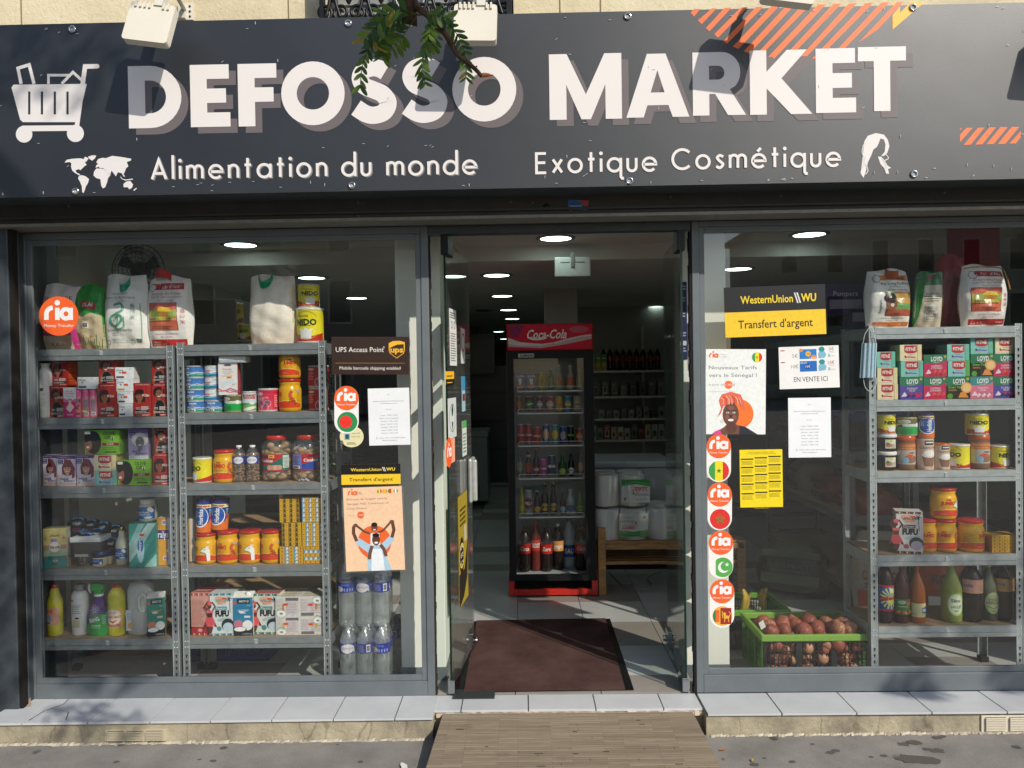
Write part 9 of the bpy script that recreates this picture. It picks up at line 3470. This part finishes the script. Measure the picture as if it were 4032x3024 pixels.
# ================================================================ FLOODLIGHTS OVER THE SIGN
def floodlight(label, u, v, wpx, hpx, rot, tilt, e, bu, bv, fins=True):
 c = P(u, v, -.38 - e)
 sc = (c.y - CAMP.y) / FPX
 w, h = wpx * sc, hpx * sc
 r = thing('floodlight', label, 'floodlight', c, 0, 'floodlights over the sign')
 bdy = bpy.data.objects.new('housing_pivot', None)
 R = Matrix.Rotation(rot, 4, 'Y') @ Matrix.Rotation(tilt, 4, 'X')
 m = MB()
 pts = []
 for sx, sz in ((1, -1), (1, 1), (-1, 1), (-1, -1)):
  for k in range(4):
   a = {(1, -1): -PI / 2, (1, 1): 0, (-1, 1): PI / 2, (-1, -1): PI}[(sx, sz)] + k * PI / 6
   pts.append((sx * (w / 2 - .014) + .014 * math.cos(a), sz * (h / 2 - .014) + .014 * math.sin(a)))
 m.prism(pts, -.018, .02, 'd9d4c6')
 o = m.build('housing', 'plaster', r, bevel=.004)
 o.matrix_local = R
 o.data.materials[0] = M['plaster']
 if fins:
  for i in range(8):
   if i in (4, 5):
    continue
   x = -w * .36 + w * .72 * i / 7
   MB().box(x - .004, -.026, h * .36, x + .004, -.0185, h * .5 + .004, 'd4cfc0').build('cooling_fin', 'plaster', r).matrix_local = R
 MB().box(-w * .45, .0205, -h * .45, w * .45, .026, h * .45, '9aa0a0').build('lamp_glass', 'gloss', r).matrix_local = R
 b_ = P(bu, bv, YW) - c
 nk = R @ Vector((w * .12, -.005, h * .5))
 m = MB().box(-.018, -.02, -.01, .018, .015, .09, 'd6d2c6')
 q = m.build('yoke', 'plaster', r)
 q.matrix_local = Matrix.Translation(nk) @ R
 top = R @ Vector((w * .12, -.0, h * .5 + .085))
 m = MB().tube(catmull([tuple(top), tuple(top + Vector((0, .02, .03))), tuple(top.lerp(b_, .3) + Vector((0, 0, .05))), tuple(b_)], 6), .011, 'd6d2c6', 10)
 m.build('arm', 'plaster', r)
 m = MB().box(b_.x - .03, b_.y - .012, b_.z - .05, b_.x + .045, b_.y - .001, b_.z + .03, 'd8d4ca').box(b_.x - .02, b_.y - .035, b_.z - .05, b_.x + .012, b_.y - .0121, b_.z + .01, 'd0ccc0')
 for dz in (-.035, -.01, .015):
  m.ball(b_.x + .03, b_.y - .013, b_.z + dz, .006, .004, .006, '4a3a30', 8, 4)
 m.build('bracket', 'plaster', r)

floodlight('cream floodlight tilted clockwise over the cart end of the sign', 592, 98, 178, 170, .14, -.25, .205, 728, 42)
floodlight('cream floodlight hanging straight down behind the hanging branch', 1872, 98, 168, 160, .03, -.22, .2, 1915, -120)
floodlight('cream floodlight at top right whose lower corner only shows', 3100, -52, 200, 160, .14, -.25, .25, 3075, 18)
floodlight('cream floodlight past the right end of the sign', 4365, 40, 170, 170, .1, -.25, .2, 4500, -20)

# ================================================================ BALCONY
r = thing('balcony_railing', 'black scrolled cast iron railing above the sign', 'railing', (0, -.16, 3.3))
RY = -.16
bl = [P(u, 60, RY) for u in (1262, 2020)]
xL, xR = bl[0].x, bl[1].x
for dz in (.115, .87):
 MB().box(xL, -.012, dz - .012, xR, .012, dz + .012, '141517').build('rail', 'metal', r)
MB().box(xR - .03, -.02, 0, xR - .005, .02, .9, '1a1b1d').build('post', 'metal', r)
MB().box(xL, -.02, 0, xL + .02, .02, .9, '1a1b1d').build('post', 'metal', r)

def spiral(s_, rr):
 pts = []
 for k in range(34):
  t = k / 33
  a = -PI / 2 + s_ * t * 2 * PI * 1.7
  q = rr * (1 - .82 * t)
  pts.append((s_ * 0 + q * math.cos(a), 0, q * math.sin(a)))
 return pts

sm = {}
for s_ in (-1, 1):
 sm[s_] = MB().tube(spiral(s_, .042), .0085, '17181a', 7).mesh('scroll', 'metal')
fl = MB().lathe([(.006, 0), (.016, .02), (.02, .07), (.012, .12), (.022, .15), (.006, .2)], '17181a', 10).mesh('leaf_stem', 'metal')
stem = MB().tube(catmull([(-.075, 0, -.02), (-.05, 0, .1), (-.085, 0, .3), (-.03, 0, .5), (-.06, 0, .7)], 5), .009, '17181a', 7).mesh('stem', 'metal')
z0 = P(1600, 44, RY).z - 3.3
n_ = 6
for i in range(n_):
 x = xL + .06 + i * .157
 link('scroll', sm[1], r, (x - .042, 0, z0))
 link('scroll', sm[-1], r, (x + .042, 0, z0))
 link('leaf_stem', fl, r, (x, 0, z0 + .05))
 link('leaf_stem', fl, r, (x + .078, 0, z0 + .04))
 link('stem', stem, r, (x + .04, 0, z0))
 o = link('stem', stem, r, (x - .04, 0, z0))
 o.scale.x = -1
 for s_ in (-1, 1):
  o = link('scroll', sm[s_], r, (x + .03 * s_, .003, z0 + .095))
  o.scale = (.6, .6, .6)
r = thing('balcony_window', 'pale louvred shutters in the window behind the railing', 'window', ((xL + xR) / 2, .1, 3.2))
w = xR - xL
lm_ = MB().box(-w / 2 + .01, 0, 0, w / 2 - .01, .03, .03, 'c4c6c6').mesh('louvre', 'gloss')
for i in range(30):
 o = link('louvre', lm_, r, (0, .0, .02 + i * .05))
 o.rotation_euler.x = .5
MB().box(-w / 2 - .05, .06, 0, w / 2 + .05, .1, 2.8, 'a8aaaa').build('frame', 'gloss', r)
MB().box(-.02, -.02, 0, .02, .04, 2.7, 'b8baba').build('frame', 'gloss', r)
pts = [P(*K(31, x, y), -.09) for x, y in ((1940, -10), (1955, 30), (1985, 75), (2005, 112))]
tag(MB().tube(catmull([tuple(p) for p in pts], 4), .004, 'd8d4ca', 6).build('wire', 'gloss'), 'thin pale wire running down the wall beside the railing', 'wire')
pts = [P(*K(34, x, y), -.2) for x, y in ((815, -10), (835, 40), (880, 110), (930, 160))]
tag(MB().tube(catmull([tuple(p) for p in pts], 4), .003, 'd8d4ca', 6).build('wire', 'gloss'), 'thin white wire drooping in front of the black railing', 'wire')

# ================================================================ STREET TREE
TR = thing('street_tree', 'street tree whose leafy branch hangs in front of the sign', 'tree', (.7, -5.0, 0))
TL = Vector((.7, -5, 0))
m = MB()
m.tube(catmull([(0, 0, 0), (.02, .02, 1.5), (-.05, .0, 3), (-.2, .1, 4.4), (-.5, .2, 5.6)], 4), [.17] * 5 + [.15] * 4 + [.13] * 4 + [.1] * 4, '5a4a3c', 12)
m.build('trunk', 'bark', TR)
TY = -2.0

def T(x, y, dy=0):
 return P(*K(34, x, y), TY + dy) - TL

limb = [(-.5, .2, 5.6), (-.7, 1.2, 5.9), (-.95, 2.2, 4.9), tuple(T(900, -900, -.05)), tuple(T(1020, -60))]
m = MB()
m.tube(catmull(limb, 6), [.075 - .066 * i / 24 for i in range(25)], '5a4a3c', 9)
main = [(1020, -60), (1060, 60), (1120, 120), (1215, 185), (1330, 330), (1425, 410), (1500, 540), (1570, 660), (1660, 745), (1800, 855), (1885, 950)]
pts = catmull([tuple(T(x, y)) for x, y in main], 3)
m.tube(pts, [.0098 - .005 * i / (len(pts) - 1) for i in range(len(pts))], '5c4a3c', 8)
m.tube([tuple(T(1790, 855)), tuple(T(1830, 820))], [.003, .0015], '6a5644', 6)
m.build('branch', 'bark', TR)
MB().tube([tuple(T(1885, 945)), tuple(T(1960, 938)), tuple(T(2030, 933))], [.004, .0035, .001], 'd0763f', 7).build('broken_twig', 'bark', TR)
lfm = []
for c, ws in (('567a28', .0078), ('43682a', .0078), ('66862e', .0082), ('35562a', .0074), ('b09a34', .0074)):
 q = MB()
 L_ = .033
 rows = []
 for i in range(6):
  t = i / 5
  hw = ws * math.sin(PI * (t * .9 + .06)) ** .6 * .82
  rows.append([(-hw, t * L_, -.0012 * math.sin(PI * t)), (0, t * L_, .0012 + .002 * math.sin(PI * t) * -1), (hw, t * L_, -.0012 * math.sin(PI * t))])
 q.grid(rows, c)
 lfm.append(q.mesh('leaflet', 'leaf'))
random.seed(31)
sp = MB()

def frond(path, n, ln=1., spread=1.15, start=.12, dy=0, both=True, face_=0.):
 p = catmull([tuple(T(x, y, dy)) for x, y in path], 6)
 sp.tube(p, .0011, '5a6a34', 5)
 for i in range(n):
  t = start + (1 - start) * i / (n - 1)
  k = min(int(t * (len(p) - 1)), len(p) - 2)
  a, b = Vector(p[k]), Vector(p[k + 1])
  pos = a.lerp(b, t * (len(p) - 1) - k)
  d = (b - a).normalized()
  for s_ in (-1, 1):
   if not both and random.random() < .4:
    continue
   if random.random() < .06:
    continue
   nrm = Vector((0, -1, 0))
   sd = d.cross(nrm).normalized() * s_
   dirv = (d * math.cos(spread) + sd * math.sin(spread) + Vector((0, random.uniform(-.45, .45) + face_, random.uniform(-.25, .05)))).normalized()
   up = (nrm + Vector((random.uniform(-.6, .6), random.uniform(-.3, .3), random.uniform(-.5, .8)))).normalized()
   xx = dirv.cross(up).normalized()
   up = xx.cross(dirv)
   o = link('leaflet', lfm[random.choice((0, 0, 1, 1, 2, 2, 3, 4 if random.random() < .35 else 0))], TR)
   sc = ln * random.uniform(.8, 1.1)
   R = Matrix((xx, dirv, up)).transposed().to_4x4()
   o.matrix_local = Matrix.Translation(pos) @ R @ Matrix.Diagonal((sc, sc, sc, 1))

frond([(1085, 185), (960, 370), (840, 530), (700, 690)], 8, 1.0, 1.2, .3)
frond([(1070, 170), (830, 240), (600, 390), (480, 600), (400, 820), (375, 1060)], 15, .86, .75, .1, -.03)
frond([(900, 190), (740, 330), (690, 520), (660, 660)], 8, 1.05, .7, .1, .02)
frond([(1050, 165), (860, 120), (700, 190), (570, 330), (440, 480)], 9, 1.1, .9, .15, -.05)
frond([(1190, 190), (1250, 330), (1200, 580), (1140, 790), (1180, 1020)], 12, .95, .8, .12, -.02)
frond([(1215, 200), (1290, 400), (1270, 600)], 6, 1., .9, .2, .03)
frond([(1215, 185), (1430, 280), (1600, 460), (1680, 700), (1690, 960)], 13, .85, .85, .08, .0)
frond([(1150, 165), (1330, 200), (1480, 230)], 6, .95, 1.0, .2, -.03)
sp.build('leaf_stalks', 'bark', TR)['kind'] = 'stuff'
# the rest of the crown, over the street, out of the picture: it throws the dappled shade
cr = MB()

def clump(X, Z, rx, rz_, t, n, Y=0., thick=.25, size=.05):
 c = Vector((X, Y, Z)) + Vector((SUN.x, SUN.y, SUN.z)) / -SUN.y * t
 u = Vector((1, 0, 0))
 s_ = SUN
 e1 = (u - s_ * u.dot(s_)).normalized()
 for _ in range(n):
  while True:
   a, b = random.uniform(-1, 1), random.uniform(-1, 1)
   if a * a + b * b < 1:
    break
  x, z = a * rx, b * rz_
  p = Vector((X + x, Y, Z + z)) + s_ / -s_.y * (t + random.uniform(-thick, thick)) - TL
  d1 = Vector((random.gauss(0, 1), random.gauss(0, 1), random.gauss(0, 1))).normalized()
  d2 = d1.cross(Vector((random.gauss(0, 1), random.gauss(0, 1), random.gauss(0, 1)))).normalized()
  L_, w_ = size * random.uniform(.8, 1.3), size * .32
  cr.poly([p - d1 * L_, p + d2 * w_, p + d1 * L_, p - d2 * w_], random.choice(['3a5a22', '4a6a22', '2f4c24', '5a7628']))
 return c

CL = CLUMPS if 'CLUMPS' in globals() else [(-2.25, 1.2, .42, .66, 3.6, 950), (-2.2, .55, .42, .42, 3.5, 600), (-2.75, 1.0, .3, 1.0, 3.4, 420), (-2.5, 2.9, .35, .3, 3.6, 160),
 (2.25, .72, .42, .36, 3.4, 420), (1.95, .12, .16, .1, 3.3, 90), (2.45, .2, .14, .12, 3.3, 90), (-2.3, -.1, .25, .16, 3.3, 100)]
for c in CL:
 clump(*c)
cr.build('crown', 'leaf', TR)['kind'] = 'stuff'
